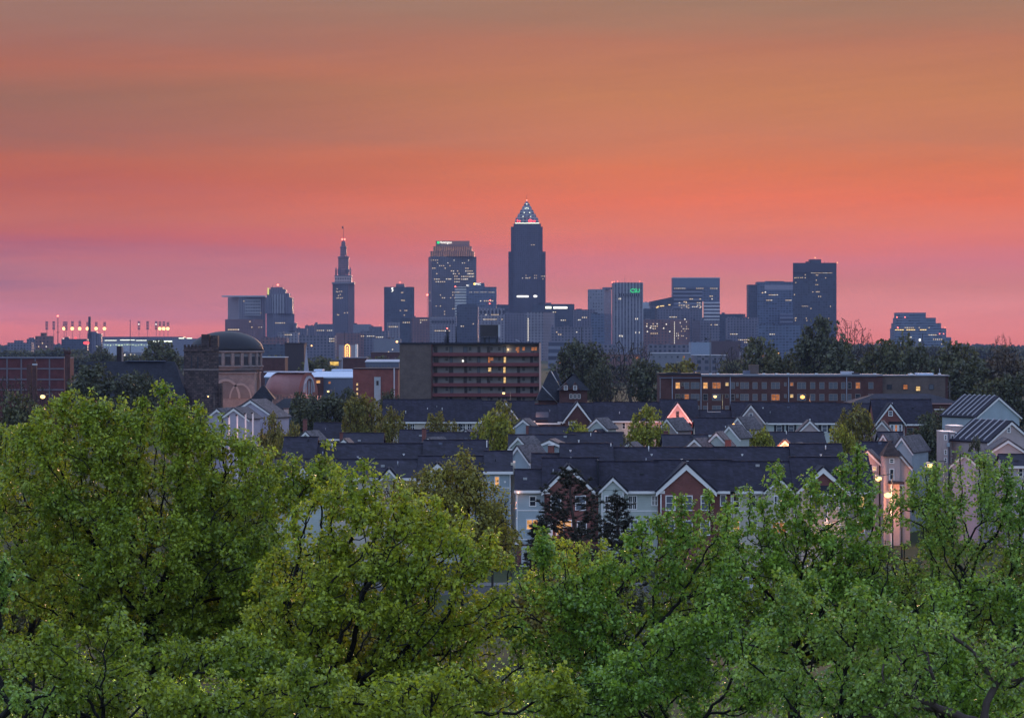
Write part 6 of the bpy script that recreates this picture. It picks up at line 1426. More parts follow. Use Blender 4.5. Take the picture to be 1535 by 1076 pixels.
def big_tree(label, D, base_px, fork_py, ells, n_att, leaf, seed, shoots=(), tr=.26, size=.12, nleaf=30, name='maple_tree', step=.26, bare=.0, spread=.17, clus=1.0, bark=None, hang=0):
    """ells: (px, py, rx_px, rz_px[, dy_m, ry_m]) in photo pixels at distance D"""
    g = np.random.default_rng(seed); x0 = X(base_px, D); z0 = hill(D) - .3
    root = empty(name, (x0, D, z0), label, 'tree', 'foreground trees')
    E = []
    for e in ells:
        rx, rz = M(e[2], D), M(e[3], D); dy = e[4] if len(e) > 4 else 0; ry = e[5] if len(e) > 5 else rx * .8
        E.append((X(e[0], D) - x0, dy, Z(e[1], D) - z0, rx, ry, rz))
    att = ell_points(g, E, int(n_att * 1.9))
    # leave hollows so light and far things show through
    hol = ell_points(g, E, 14, 0); 
    for h in hol:
        rr = g.uniform(.5, 1.15); att = att[((att - h) ** 2).sum(1) > rr * rr]
    P, par = grow(att, (0, 0, 0), (0, 0, Z(fork_py, D) - z0), step, 1.9, .36, seed=seed)
    # upright end shoots
    r, w, kids = radii(P, par, tr)
    tips = np.nonzero(kids == 0)[0]; top = P[:, 2].max()
    newP, newpar = [P], [par]; base_n = len(P)
    SH = []
    for (px, py, py0) in shoots:
        q = np.array([X(px, D) - x0, 0, Z(py0, D) - z0]); i = ((P - q) ** 2 * [5, .25, .8]).sum(1).argmin()
        tgt = np.array([X(px, D) - x0, P[i, 1], Z(py, D) - z0]); SH.append((i, P[i], tgt))
    for i in tips:
        h = (P[i, 2]) / top
        if g.random() < .10 + .22 * max(0, h - .6):
            L = g.uniform(.2, .6); SH.append((i, P[i], P[i] + np.array([g.normal(0, .12), g.normal(0, .12), L])))
    shoot_nodes = []
    for i, p, q in SH:
        L = np.linalg.norm(q - p); n = max(2, int(L / .22)); last = i
        for k in range(1, n + 1):
            pt = p + (q - p) * k / n + g.normal(0, .025, 3) * (k < n)
            newP.append(pt[None]); newpar.append(np.array([last])); last = base_n; base_n += 1; shoot_nodes.append((base_n - 1, 1 - .5 * k / n))
    P = np.vstack(newP); par = np.concatenate(newpar); r, w, kids = radii(P, par, tr)
    bk = bark or M_BARK
    link('trunk', limbs_mesh('trunk', P, par, r, bk, 0.0095, 5), root)
    fine = np.nonzero((w <= 6) & (np.arange(len(P)) > 6))[0]
    f2 = np.nonzero((w > 6) & (w <= 14))[0]; f2 = f2[g.random(len(f2)) < .35]
    C = P[np.concatenate([fine, f2])]
    if bare > 0: C = C[g.random(len(C)) > bare]
    C = np.repeat(C, 2, 0)[g.random(len(C) * 2) < clus] if clus > 1e-3 else C
    C = C + g.normal(0, .13, C.shape)
    lob = np.sin(C[:, 0] * 2.6 + seed + np.sin(C[:, 2])) + np.sin(C[:, 1] * 2.3 + seed * 2) + np.sin(C[:, 2] * 4.2 + C[:, 0] + seed * 3)
    C = C[g.random(len(C)) < .74 + .42 * lob]
    V = [leaf_verts(C, nleaf, spread, size, g)]
    if shoot_nodes:
        tt_ = np.array([2 - 2 * b_ for a, b_ in shoot_nodes]); S = P[[a for a, b_ in shoot_nodes]]   # 0 at the foot, 1 at the tip
        V.append(leaf_verts(S[g.random(len(S)) < .8], int(nleaf * .7), spread * .7, size * .95, g, .6))
        for q in range(3):   # short side twigs make the foot of each shoot bushier
            m__ = g.random(len(S)) < (1.0 - .75 * tt_); S2 = S[m__] + g.normal(0, 1, (m__.sum(), 3)) * (.40 - .26 * tt_[m__])[:, None]
            if len(S2): V.append(leaf_verts(S2, int(nleaf * .7), spread * .8, size, g, .55))
    V = np.vstack(V)
    link('crown', quads_mesh('crown', V, leaf), root)
    return root, len(V) // 4, len(P)

stat = []
def T(*a, **k): 
    o, n, m_ = big_tree(*a, **k); stat.append((n, m_)); return o
# --- left group
T('tallest maple on the left with a dark straight trunk and a wide dense crown', 100, 226, 905,
  [(225, 700, 120, 95), (110, 720, 110, 100), (330, 730, 90, 90), (225, 830, 200, 110), (60, 820, 90, 110), (150, 640, 60, 45), (350, 850, 90, 100), (240, 940, 170, 90, 1), (90, 660, 55, 50)], 3400, L_LEFT, 11,
  shoots=((245, 583, 650), (300, 612, 670), (100, 582, 650), (96, 600, 660), (60, 616, 680), (180, 606, 670), (158, 612, 670), (130, 596, 650), (215, 600, 660), (275, 598, 660), (262, 615, 660), (330, 625, 690), (10, 655, 700), (35, 640, 700), (372, 660, 720)), tr=.30)
T('maple behind the tallest left one, crown reaching the left edge of the photo', 112, 40, 960, [(20, 720, 100, 70), (-40, 800, 90, 120), (60, 880, 110, 110), (-30, 690, 50, 40)], 1500, L_LEFT, 12, shoots=((4, 645, 700), (30, 650, 690), (78, 640, 700), (-12, 650, 700)), tr=.22)
T('maple between the tallest left one and the centre one with two leaning limbs', 104, 405, 985,
  [(400, 760, 80, 75), (440, 850, 90, 100), (380, 930, 90, 90), (470, 740, 42, 42), (330, 900, 70, 80)], 1900, L_LEFT, 13,
  shoots=((487, 668, 735), (478, 690, 735), (500, 700, 745), (440, 690, 730), (405, 688, 740), (420, 700, 740)), tr=.24)
T('broad centre maple with a black forked trunk and golden tinged leaves', 92, 497, 1052,
  [(600, 860, 130, 90), (515, 810, 85, 85), (695, 890, 70, 75), (560, 940, 160, 100), (450, 940, 90, 100), (700, 950, 90, 80), (585, 785, 65, 40), (600, 1030, 170, 50), (770, 1000, 40, 60)], 3600, L_MID, 14,
  shoots=((545, 692, 760), (560, 708, 765), (525, 712, 770), (610, 735, 780), (655, 748, 800), (690, 760, 820), (735, 800, 850), (590, 722, 765)), tr=.34)
T('pale leafed small maple at the lower left edge', 74, -5, 1080, [(-5, 960, 60, 110), (15, 1040, 70, 70), (-20, 900, 40, 60)], 900, L_COOLL, 15, shoots=((8, 838, 890), (20, 858, 900), (-4, 850, 890)), tr=.14, size=.105, spread=.14)
T('low maple filling the lower left under the tallest one', 84, 150, 1120, [(100, 1020, 110, 70), (230, 1030, 110, 60), (350, 1020, 90, 70), (160, 960, 60, 40)], 1600, L_LEFT, 16, tr=.12)
T('low maple below the centre one at the bottom edge', 80, 640, 1150, [(600, 1060, 110, 40), (720, 1040, 90, 55), (800, 1060, 70, 50), (430, 1050, 100, 40)], 1300, L_MID, 17, tr=.12)
# --- right group
T('dense cool green tree right of centre with short upright shoots', 96, 905, 1010,
  [(880, 915, 105, 57), (965, 880, 80, 66), (1045, 860, 75, 72), (930, 980, 140, 80), (830, 950, 75, 70), (1030, 940, 90, 90), (830, 885, 30, 35)], 2900, L_COOL, 21,
  shoots=((1062, 735, 800), (1024, 742, 800), (1000, 770, 810), (985, 778, 820), (815, 793, 860), (808, 806, 860), (822, 812, 860), (880, 835, 870), (845, 838, 870), (940, 800, 840), (1088, 752, 810), (960, 790, 830), (905, 845, 880)), tr=.24, size=.12)
T('tree with the tallest upright leafy spires in front of the cream townhouse', 100, 1190, 990,
  [(1130, 864, 84, 68), (1215, 856, 84, 74), (1285, 842, 55, 76), (1180, 920, 130, 80), (1260, 900, 90, 90), (1100, 900, 70, 70)], 2700, L_COOL, 22,
  shoots=((1166, 700, 770), (1122, 733, 785), (1145, 748, 790), (1215, 706, 770), (1190, 742, 790), (1283, 672, 745), (1262, 700, 760), (1300, 728, 770), (1238, 738, 780), (1090, 765, 810)), tr=.22, size=.12)
T('broad loose tree at the right edge with a high airy crown', 102, 1440, 1010,
  [(1420, 812, 84, 72), (1495, 816, 64, 80), (1400, 880, 100, 85), (1500, 890, 80, 90), (1370, 800, 45, 50), (1460, 745, 28, 35), (1330, 860, 50, 55)], 2700, L_COOLL, 23,
  shoots=((1458, 668, 740), (1466, 684, 745), (1448, 682, 740), (1405, 700, 750), (1390, 712, 750), (1430, 705, 750), (1480, 690, 750), (1510, 696, 760), (1372, 708, 760), (1352, 740, 790), (1530, 720, 770), (1335, 760, 800), (1495, 720, 770)), tr=.24, size=.108)
T('bright leafed low tree in front, right of centre', 76, 1260, 1110, [(1240, 960, 100, 70), (1180, 1000, 90, 70), (1320, 970, 70, 80), (1260, 1040, 120, 50)], 1700, L_COOLL, 24, shoots=((1175, 865, 920), (1195, 880, 930), (1230, 872, 920), (1170, 905, 940), (1290, 885, 930)), tr=.12, size=.105, spread=.15)
T('low dark green tree at the bottom between the centre and right groups', 86, 1010, 1120, [(1000, 1030, 120, 60), (1100, 1010, 90, 70), (900, 1050, 100, 40), (1060, 960, 80, 40)], 1500, L_COOL, 25, tr=.12)
T('tangled tree at the lower right with bare brown drooping twigs', 74, 1475, 1085, [(1450, 980, 75, 80), (1510, 1000, 60, 80), (1400, 1020, 80, 60), (1480, 920, 50, 40), (1350, 1050, 80, 40)], 1700, L_COOLL, 26, tr=.15, size=.105, bare=.18, bark=M_BARK2, spread=.15)
T('low leafy tree filling the bottom right corner', 82, 1400, 1130, [(1390, 1010, 90, 60), (1480, 1030, 90, 55), (1310, 1040, 80, 45), (1540, 980, 50, 70)], 1500, L_COOL, 31, tr=.10)
T('airy tree behind the tangled one at the lower right', 92, 1420, 1040, [(1400, 940, 90, 60), (1490, 930, 70, 70), (1330, 950, 60, 60)], 1300, L_COOL, 32, tr=.18)
T('low leafy tree at the bottom edge below the leaning maple', 78, 380, 1140, [(330, 1060, 110, 40), (450, 1050, 90, 50)], 1000, L_LEFT, 33, tr=.16)
T('low leafy tree at the bottom left corner', 86, 70, 1120, [(60, 1010, 80, 70), (130, 1040, 90, 50)], 1100, L_LEFT, 34, tr=.16)
T('small yellow-green tree in front of the dark pine', 130, 860, 900, [(860, 850, 45, 35), (900, 870, 40, 30), (820, 880, 45, 30)], 700, L_MID, 27, tr=.14, size=.12, shoots=((880, 815, 840), (850, 822, 850), (905, 830, 860)))
T('olive tree with a spreading crown in front of the left terrace', 190, 690, 860, [(690, 735, 60, 42), (650, 740, 45, 35), (725, 760, 40, 45), (690, 790, 60, 40), (745, 810, 40, 35), (690, 695, 24, 22), (615, 745, 35, 25)], 1500, leafmat('olive_leaf', (.17, .18, .035), (.34, .31, .06), .3, .5, .35), 28, tr=.24, size=.19, nleaf=14, bare=.12, spread=.30, step=.4, shoots=((692, 672, 700), (700, 680, 705), (672, 690, 710)), name='honey_locust')
T('budding brown tree with sparse russet leaves left of the olive tree', 200, 640, 870, [(620, 745, 50, 32), (660, 750, 45, 40), (590, 740, 30, 22), (640, 790, 60, 40)], 900, leafmat('russet_leaf', (.14, .09, .045), (.22, .16, .05), .3, .5, .35), 29, tr=.2, size=.14, nleaf=6, bare=.3, spread=.3, step=.4, name='budding_tree')

# --- dark pine
def pine(label, px, py_top, py_low, wpx, D, seed, lean=0):
    g = np.random.default_rng(seed); x0 = X(px, D); zt = Z(py_top, D); root = empty('pine_tree', (x0, D, 0), label, 'tree')
    P = [np.array([0, 0, 0.])]; par = [-1]; n = 40; need = []
    for k in range(1, n + 1):
        P.append(np.array([.25 * math.sin(k * .3), .2 * math.cos(k * .2), zt * k / n])); par.append(len(P) - 2)
    zl = Z(py_low, D); tips = []
    for k in range(1, n + 1):
        z = P[k][2]
        if z < zl - 2: continue
        f = (z - zl + 2) / (zt - zl + 2)
        for q in range(5):
            L = M(wpx / 2, D) * (1.05 - f) ** .75 * g.uniform(.55, 1.15) + .25; a = g.uniform(0, 6.28); last = k; m_ = max(3, int(L / .3)); up = g.uniform(.15, .6)
            for j in range(1, m_ + 1):
                t = j / m_; p = P[k] + np.array([math.cos(a) * L * t, math.sin(a) * L * t, L * (up * t * t - .05 * t)])
                P.append(p + g.normal(0, .03, 3)); par.append(last); last = len(P) - 1
                if t > .45: tips.append(P[-1]); 
                if t > .3 and g.random() < .5:
                    sd = g.normal(0, .3, 3); sd[2] = abs(sd[2]) * .8; P.append(P[last] + sd); par.append(last); tips.append(P[-1])
    P = np.array(P); par = np.array(par); r, w, kd = radii(P, par, .2, .012)
    link('trunk', limbs_mesh('trunk', P, par, r, M_BARK2, .0125, 5), root)
    C = np.array(tips); n = 46; c = np.repeat(C, n, 0); m_ = len(c)
    o = g.normal(0, 1, (m_, 3)); o[:, 2] = np.abs(o[:, 2]) * .8 - .1; o /= np.linalg.norm(o, axis=1)[:, None]
    L = g.uniform(.16, .30, (m_, 1)); b = np.cross(o, g.normal(0, 1, (m_, 3))); b /= np.linalg.norm(b, axis=1)[:, None]; b *= .026
    V = np.stack([c - b, c + b, c + o * L + b * .3, c + o * L - b * .3], 1).reshape(-1, 3)
    link('needles', quads_mesh('needles', V, leafmat('pine_needle', (.022, .026, .018), (.05, .045, .032), .1, .6, .6)), root)
pine('dark brown-green pine in front of the brick gabled townhouse', 860, 710, 830, 165, 215, 41)
pine('shorter dark pine right of the taller pine, before the pale grey townhouse', 930, 752, 840, 105, 220, 42)
pine('low dark pine at the left foot of the tall pine', 812, 786, 860, 60, 212, 43)

# --- mid distance trees: a few templates, copied
M_BARKM = plain('mid_bark', (.04, .034, .03), .95, .2, 1)
def template(seed, bare, size, nleaf, natt, round_=1.0):
    """unit tree about 10 m tall and 8 m wide, returns (trunk mesh, leaf verts)"""
    g = np.random.default_rng(seed)
    E = [(0, 0, 6, 3.2, 3.2, 3.4)]
    for i in range(7):
        a = g.uniform(0, 6.28); q = g.uniform(1.2, 2.4); E.append((q * math.cos(a), q * math.sin(a), g.uniform(3.6, 8), g.uniform(1.1, 1.9), g.uniform(1.1, 1.9), g.uniform(.9, 1.7)))
    att = ell_points(g, E, natt, .5)
    P, par = grow(att, (0, 0, -.2), (0, 0, 2.2), .42, 2.6, .6, seed=seed, lean=.1)
    r, w, kids = radii(P, par, .2, .016)
    tm = limbs_mesh('trunk', P, par, r, M_BARKM, .0165 if not bare else 0, 5 if not bare else 4)
    C = P[(w <= 6) & (np.arange(len(P)) > 6)]
    if bare: C = C[g.random(len(C)) < .6]
    lob = np.sin(C[:, 0] * 2.1 + seed) + np.sin(C[:, 1] * 2.3) + np.sin(C[:, 2] * 2.7 + seed); C = C[g.random(len(C)) < .62 + .34 * lob]
    V = leaf_verts(C, nleaf, .42 if not bare else .25, size, g, .3, .5)
    zx = np.percentile(np.hypot(V[:, 0], V[:, 1]), 96) * 2 / 8.4; zz = np.percentile(V[:, 2], 99.5) / 10.0
    k = np.array([1 / zx, 1 / zx, 1 / zz]); V = V * k
    co_ = np.empty(len(tm.vertices) * 3, np.float32); tm.vertices.foreach_get('co', co_); tm.vertices.foreach_set('co', (co_.reshape(-1, 3) * k).astype(np.float32).ravel()); tm.update()
    return tm, V
TMP = {}
def tmpl(kind, i, mat):
    key = (kind, i, mat.name)
    if key not in TMP:
        k2 = (kind, i)
        if k2 not in TMP: TMP[k2] = template(100 + i * 7 + (50 if kind == 'bare' else 0), kind == 'bare', {'fine': .30, 'far': .42, 'bare': .14}[kind], {'fine': 22, 'far': 13, 'bare': 5}[kind], {'fine': 1300, 'far': 700, 'bare': 1500}[kind])
        tm, V = TMP[k2]; TMP[key] = (tm, quads_mesh('crown', V, mat))
    return TMP[key]
LM = {'yel': leafmat('yellow_green_crown', (.17, .20, .022), (.34, .34, .045), .35, .5, .3), 'ol': leafmat('olive_crown', (.12, .12, .026), (.24, .21, .045), .3, .5, .3),
      'dk': leafmat('dark_crown', (.050, .060, .034), (.105, .11, .060), .2, .6, .4), 'gr': leafmat('green_crown', (.058, .070, .032), (.125, .125, .060), .25, .6, .4),
      'br': leafmat('brown_twig_crown', (.08, .062, .052), (.13, .10, .07), .2, .7, .4), 'cop': leafmat('russet_crown', (.12, .075, .025), (.20, .14, .04), .3, .6, .4)}
def tree(label, px, py, wpx, D, kind, mat, i, group='trees of the middle distance', name=None, zb=0, rz=None):
    tm, cm = tmpl(kind, i, LM[mat]); h = Z(py, D); s = M(wpx, D) / 8.4; sz = h / 10.0
    rt = empty(name or {'bare': 'bare_tree'}.get(kind, 'leafy_tree'), (X(px, D), D, 0), label, 'tree', group, rz if rz is not None else rnd.uniform(0, 6.28))
    link('trunk', tm, rt, None, (s, s, sz)); link('crown', cm, rt, None, (s, s, sz))
    return rt
NEAR = [ # label, px, ytop, width, D, kind, mat, template
 ('large olive tree right of the dark round tree, left of the long white-walled terrace', 545, 595, 62, 520, 'fine', 'ol', 0),
 ('yellowish tree in front of the left end of the long white-walled terrace', 588, 614, 48, 470, 'fine', 'ol', 1),
 ('round yellow-brown tree hiding part of the long white-walled terrace', 660, 620, 54, 480, 'fine', 'ol', 2),
 ('tall olive tree behind the bright yellow-green one', 752, 603, 52, 490, 'fine', 'ol', 3),
 ('bright yellow-green tree behind the left terrace roof', 737, 620, 60, 430, 'fine', 'yel', 0),
 ('low wide green bush-like tree right of the red chimney', 862, 634, 62, 465, 'fine', 'yel', 1),
 ('small yellow tree behind the flat ridge, left of the round tree', 874, 646, 40, 440, 'fine', 'yel', 2),
 ('round yellow-green tree in front of the glowing pink gable', 971, 611, 64, 450, 'fine', 'yel', 3),
 ('small flowering tree at the left foot of the round yellow-green tree', 938, 656, 26, 400, 'fine', 'gr', 1),
 ('small spreading yellow-green tree right of the teal gabled pair', 1136, 645, 50, 430, 'fine', 'yel', 0),
 ('tall round olive tree left of the tall brick gable', 1283, 609, 66, 470, 'fine', 'ol', 1),
 ('lower yellow tree at the left foot of the tall round olive tree', 1264, 640, 44, 430, 'fine', 'yel', 2),
 ('tall dark green tree between the brick gable and the pale wings', 1388, 622, 58, 470, 'fine', 'dk', 3),
 ('green tree behind the tall dark one', 1416, 615, 52, 520, 'fine', 'gr', 0),
 ('dark tree beside the striped roof of the rear stepped house', 1447, 618, 38, 500, 'fine', 'dk', 1),
 ('small dark tree before the front stepped house', 1463, 658, 26, 395, 'fine', 'dk', 2),
 ('broad dark round tree right of the pale pink chimney', 482, 593, 84, 560, 'fine', 'dk', 0),
 ('yellowish bush-like tree below the large lavender house', 408, 622, 44, 440, 'fine', 'ol', 3),
 ('small yellow tree right of the pale pink chimney', 438, 636, 24, 430, 'fine', 'ol', 2),
 ('dusky tree between the big left tree and the left terrace', 420, 655, 52, 380, 'fine', 'ol', 1),
 ('large olive tree in front of the alley yard', 738, 768, 60, 300, 'fine', 'ol', 2),
 ('thin russet tree between two of the back roofs', 572, 640, 34, 500, 'fine', 'cop', 0),
 ('dark yew-like tree at the foot of the barrel vault', 522, 583, 34, 700, 'fine', 'dk', 3),
 ('dark round tree left of the apartment slab', 585, 586, 40, 680, 'fine', 'dk', 1)]
for q in NEAR: tree(*q)
FARB = [
 ('big dark tree with pale speckled leaves left of the bare tree', 876, 513, 76, 900, 'fine', 'dk', 0), ('dark tree at the right foot of the speckled one', 900, 545, 44, 860, 'fine', 'dk', 1),
 ('wide bare grey tree behind the dark gabled house', 945, 512, 84, 1000, 'bare', 'br', 0), ('dark leafy tree in front of the bare grey tree', 968, 540, 56, 860, 'far', 'dk', 2),
 ('reddish bare tree left of the brick block', 922, 560, 50, 850, 'bare', 'br', 1), ('olive tree right of the bare grey one', 1020, 541, 62, 900, 'far', 'ol', 3),
 ('bare tree with brown twigs behind the brick block roof plant', 1105, 520, 70, 1100, 'bare', 'br', 2), ('green-brown tree left of the big dark one', 1140, 508, 62, 1050, 'far', 'gr', 1),
 ('low green tree behind the brick block', 1178, 530, 66, 950, 'far', 'gr', 0), ('biggest dark tree of the right treeline, in front of the dark slab tower', 1232, 478, 86, 900, 'fine', 'dk', 3),
 ('half bare tree with pink sky showing through, right of the biggest dark tree', 1272, 479, 62, 930, 'bare', 'br', 0), ('dark rounded tree under the half bare one', 1262, 520, 70, 850, 'far', 'dk', 2),
 ('small bare tree at the right slope of the treeline', 1300, 500, 30, 980, 'bare', 'br', 1), ('bushy dark tree left of the terraced glass block', 1322, 512, 62, 900, 'far', 'gr', 1),
 ('tree in front of the left corner of the terraced glass block', 1350, 505, 54, 880, 'far', 'gr', 3), ('dark tree in front of the foot of the terraced glass block', 1385, 520, 66, 840, 'far', 'dk', 0),
 ('wide leafy tree right of the terraced glass block', 1437, 514, 66, 900, 'far', 'gr', 2), ('dense green tree right of the brown end of the brick block', 1450, 540, 86, 780, 'far', 'dk', 1),
 ('bare budding tree standing above the right end of the treeline', 1502, 503, 46, 950, 'bare', 'br', 2), ('brownish tree at the right edge of the treeline', 1505, 525, 76, 860, 'far', 'br', 3),
 ('dark tree at the lower right corner of the treeline', 1525, 560, 70, 700, 'far', 'dk', 0), ('green tree behind the rear stepped house', 1480, 570, 60, 720, 'far', 'gr', 2),
 ('dark spreading tree behind the big left maple', 150, 548, 104, 640, 'fine', 'dk', 2), ('second dark tree just left of the stone tower foot', 205, 560, 60, 660, 'fine', 'dk', 0),
 ('round tree with lamps behind, left of the stone tower', 240, 512, 60, 1300, 'far', 'gr', 1), ('tree under the ballpark in front of the dark depot', 152, 520, 34, 1800, 'far', 'gr', 3),
 ('leafy tree left of the neon sign wall', 480, 540, 54, 1250, 'far', 'gr', 0), ('bare reddish tree at the left edge before the brick hall', 12, 565, 70, 620, 'bare', 'br', 1), ('bare tree right of the short dark twin chimney', 62, 575, 60, 600, 'bare', 'br', 2),
 ('green tree between the banded brick hall and the big left maple', 30, 590, 60, 520, 'far', 'gr', 2), ('small tree in front of the grey low store', 530, 592, 40, 720, 'far', 'gr', 3), ('dark shrubby tree below the steeple', 452, 590, 40, 640, 'far', 'dk', 1)]
for q in FARB: tree(*q, group='trees of the far treeline')
for i, (px, py, w_, D_, mt, lb) in enumerate(((300, 800, 130, 150, 'gr', 'shaded tree filling the gap right of the tallest left maple'), (780, 880, 120, 170, 'gr', 'shaded tree below the yard beside the alley'), (820, 862, 90, 150, 'ol', 'shaded olive tree under the small pine'),
     (920, 868, 110, 190, 'gr', 'shaded tree under the right-hand pine'), (1060, 870, 130, 170, 'gr', 'shaded tree behind the dense cool green one'), (1330, 830, 140, 180, 'gr', 'shaded tree under the bright street lamps'), (1440, 860, 150, 160, 'gr', 'shaded tree behind the loose tree at the right edge'),
     (1520, 840, 120, 170, 'ol', 'shaded tree at the right edge behind the loose one'), (560, 900, 160, 140, 'gr', 'shaded tree behind the broad centre maple'), (60, 850, 150, 150, 'gr', 'shaded tree behind the left edge maple'), (1200, 900, 150, 140, 'gr', 'shaded tree behind the spired tree'))):
    t_ = tree(lb, px, py, w_, D_, 'fine', mt, i % 4, 'shaded trees behind the near maples'); t_.location.z = hill(D_); zz = (Z(py, D_) - hill(D_)) / 10.0
    for c_ in t_.children: c_.scale = (c_.scale[0], c_.scale[1], zz)
# farther tree masses one cannot tell apart: strips of wood
def wood(name, label, x0, x1, y, ybot, D, mat, seed, rows=3, s=1.0):
    g = np.random.default_rng(seed); C = []
    for rr in range(rows):
        Dr = D * (1 + .06 * rr); n = int((x1 - x0) / (M(1, 1) and 9) * 1.6) + 2
        for k in range(n):
            px = g.uniform(x0, x1); h = Z(y + g.uniform(0, 8), Dr) - 0; w_ = M(g.uniform(7, 13), Dr)
            m_ = 90; d = g.normal(0, 1, (m_, 3)); d /= np.linalg.norm(d, axis=1)[:, None]; d *= g.uniform(.5, 1, (m_, 1))
            c = d * [w_, w_, h * .42] + [X(px, Dr), Dr, h * .58]; C.append(c)
    C = np.vstack(C); V = leaf_verts(C, 3, .9 * s, 1.0 * s, g, .2, .5)
    o = link(name, quads_mesh(name, V, mat)); tag(o, label, 'woods', None, 'stuff')
wood('tree_belt', 'dark belt of trees behind the brick block on the right', 1085, 1560, 536, 560, 1250, LM['gr'], 61, 3, 1.0)
wood('tree_belt', 'hazy belt of trees at the foot of downtown', 820, 1130, 543, 545, 1900, LM['gr'], 62, 2, 1.6)
wood('tree_belt', 'hazy green belt of trees left of the ballpark', -30, 130, 522, 540, 3000, LM['gr'], 63, 2, 2.2)
wood('tree_belt', 'belt of trees in front of the ballpark', 100, 280, 530, 545, 2300, LM['gr'], 64, 2, 1.6)
wood('tree_belt', 'low belt of trees behind the white roofed store', 385, 620, 533, 548, 1900, LM['gr'], 65, 2, 1.4)
wood('tree_belt', 'distant belt of trees at the right end of the skyline', 1200, 1580, 517, 530, 3600, LM['gr'], 66, 2, 2.4)
for i, (x0, x1, yt, D_, mt, lb) in enumerate(((905, 960, 531, 1900, M_BRK, 'low brick workshop showing between the bare trees'), (975, 1035, 530, 2000, M_FLAT, 'long pale-roofed shed left of the pale blue hall, in front of it'), (1040, 1090, 533, 1800, M_STONE2, 'low grey store with a white roof edge below the tall pole'), (1112, 1160, 528, 2300, M_STONE, 'low lavender block with lamps behind the brick block'), (835, 862, 538, 1700, M_STONE2, 'small grey shed left of the speckled dark tree'))):
    b = Mid('low_workshop', lb, 'building', (x0 + x1) / 2, D_); b.bx('wall', mt, x0, x1, yt, None, 0, 25); b.bx('roof', M_PALE if i in (1, 2) else M_GWALL, x0 - .3, x1 + .3, yt - 1.2, yt, -.4, 25.4)
    for q in range(int((x1 - x0) / 9)): b.w(x0 + 5 + q * 9, yt + 5, 3, 3, 'g' + rnd.choice('bgbdg'), 0)
# undergrowth between the near trees
g = np.random.default_rng(77); n = 5200
Pg = np.stack([g.uniform(-24, 24, n), g.uniform(70, 128, n), np.zeros(n)], 1); Pg[:, 2] = [hill(y) + q for y, q in zip(Pg[:, 1], g.uniform(.1, 3.2, n))]
tag(link('undergrowth', quads_mesh('undergrowth', leaf_verts(Pg, 12, .5, .17, g), L_COOL)), 'low leafy undergrowth below the near trees', 'shrubs', None, 'stuff')
for i, (px, D_, hz_, e_) in enumerate(((300, 122, 5.5, 2600), (620, 118, 5.5, 3400), (120, 128, 6, 2400))):
    z_ = hill(D_) + hz_; py_ = HZ - (z_ - CH) * F / D_
    b = Mid('path_lamp', ['warm path lamp hidden behind the tallest left maple', 'warm path lamp hidden behind the broad centre maple', 'warm path lamp hidden behind the far left crown', 'warm path lamp hidden behind the spired tree', 'warm path lamp hidden behind the loose right-edge tree', 'warm path lamp hidden between centre maple and cool green tree'][i], 'lamp post', px, D_, 'path lamps behind the near trees'); b.root.location.z = hill(D_)
    MB().tube((0, 0, 0), (0, 0, hz_ - .3), .07, .05, 7).build('pole', M_DKMET, b.root); plight(b.root, 0, 0, hz_, e_, (1, .66, .28), r=.3, globe=.16, mat=E_YEL, name='lamp')
    MB().lathe([(.3, 0), (.05, .22), (0, .24)], 10).build('lamp_cap', M_DKMET, b.root, (0, 0, hz_ + .17))
# street, pavement and kerb in front of the terraces
M_ASPH = plain('asphalt', (.05, .05, .055), .9, .2, .4); M_CONC = plain('pavement', (.13, .12, .12), .85, .15, .6)
tag(MB().box(-90, 90, 296, 306, -.4, .012).build('road', M_ASPH), kind='structure')
tag(MB().box(-90, 90, 307, 310, -.4, .13).build('pavement', M_CONC), kind='structure'); tag(MB().box(-90, 90, 306, 306.99, -.4, .16).build('kerb', plain('kerb_stone', (.16, .155, .15), .8, .1, 1)), kind='structure')
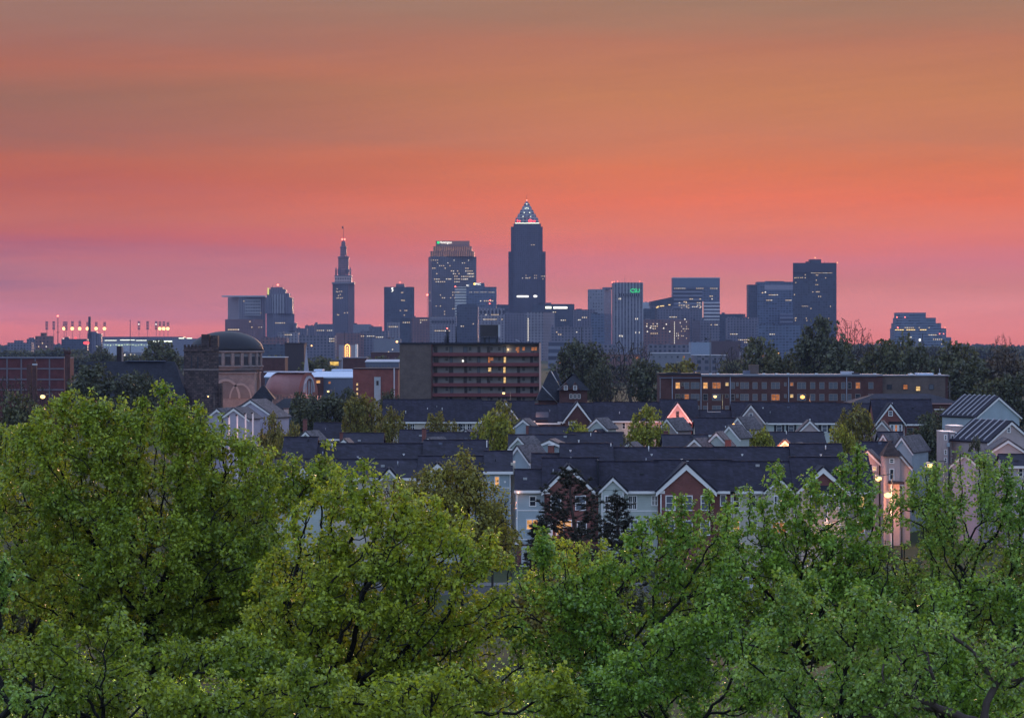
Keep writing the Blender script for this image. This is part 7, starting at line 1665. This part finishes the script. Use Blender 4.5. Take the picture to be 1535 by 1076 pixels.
# parked cars glimpsed between the leaves
def car(label, px, D, paint, rz=0):
    rt = empty('parked_car', (X(px, D), D, 0), label, 'car', 'cars parked before the terraces', rz)
    bd = MB(); prof = [(-2.2, .35), (-2.25, .75), (-1.95, .92), (-1.0, .98), (1.35, 1.0), (2.1, .95), (2.25, .7), (2.2, .35)]
    def ext(m_, pr, w0, w1=None):
        n = len(pr); A = [(x, -w0, z) for x, z in pr]; B_ = [(x, w0, z) for x, z in pr]
        m_.face(A); m_.face(B_[::-1])
        for i in range(n): j = (i + 1) % n; m_.face([A[j], A[i], B_[i], B_[j]])
    ext(bd, prof[::-1], .88); bd.build('body', paint, rt)
    cb_ = MB(); cb_.hexa([(-1.35, -.8, .97), (1.6, -.8, .97), (1.6, .8, .97), (-1.35, .8, .97)], [(-.6, -.62, 1.46), (1.0, -.62, 1.46), (1.0, .62, 1.46), (-.6, .62, 1.46)]); cb_.build('cabin_glass', M_GLASSB, rt)
    MB().box(-.62, 1.02, -.63, .63, 1.455, 1.5).build('roof', paint, rt)
    for sx in (-1.4, 1.4):
        for sy in (-.86, .86):
            wl = link('wheel', MB().lathe([(.18, -.1), (.33, -.1), (.34, 0), (.33, .1), (.18, .1)], 16).mesh('wheel', M_DKMET), rt, (sx, sy, .34)); wl.rotation_euler = (R(90), 0, 0)
            link('rim', MB().lathe([(0, -.11), (.19, -.11), (.19, .11), (0, .11)], 10).mesh('rim', M_STEEL), wl)
    for sy in (-.6, .6): MB().box(-2.29, -2.2, sy - .16, sy + .16, .62, .76).build('headlight', M_PALE, rt)
car('pale blue car on the street, seen through the tall shoots', 1210, 300, plain('blue_paint', (.25, .38, .6), .3, .05, 1, .6))
car('white car parked left of the columned porch', 1110, 300, plain('white_paint', (.6, .6, .62), .3, .05, 1, .6))
car('silver car parked below the right-hand street lamp', 1350, 300, plain('silver_paint', (.4, .42, .46), .3, .05, 1, .6))
car('dark red car near the white door of the end townhouse', 830, 301, plain('dark_red_paint', (.2, .02, .02), .3, .05, 1, .6))
print('LEAVES', sum(a for a, b in stat), stat)
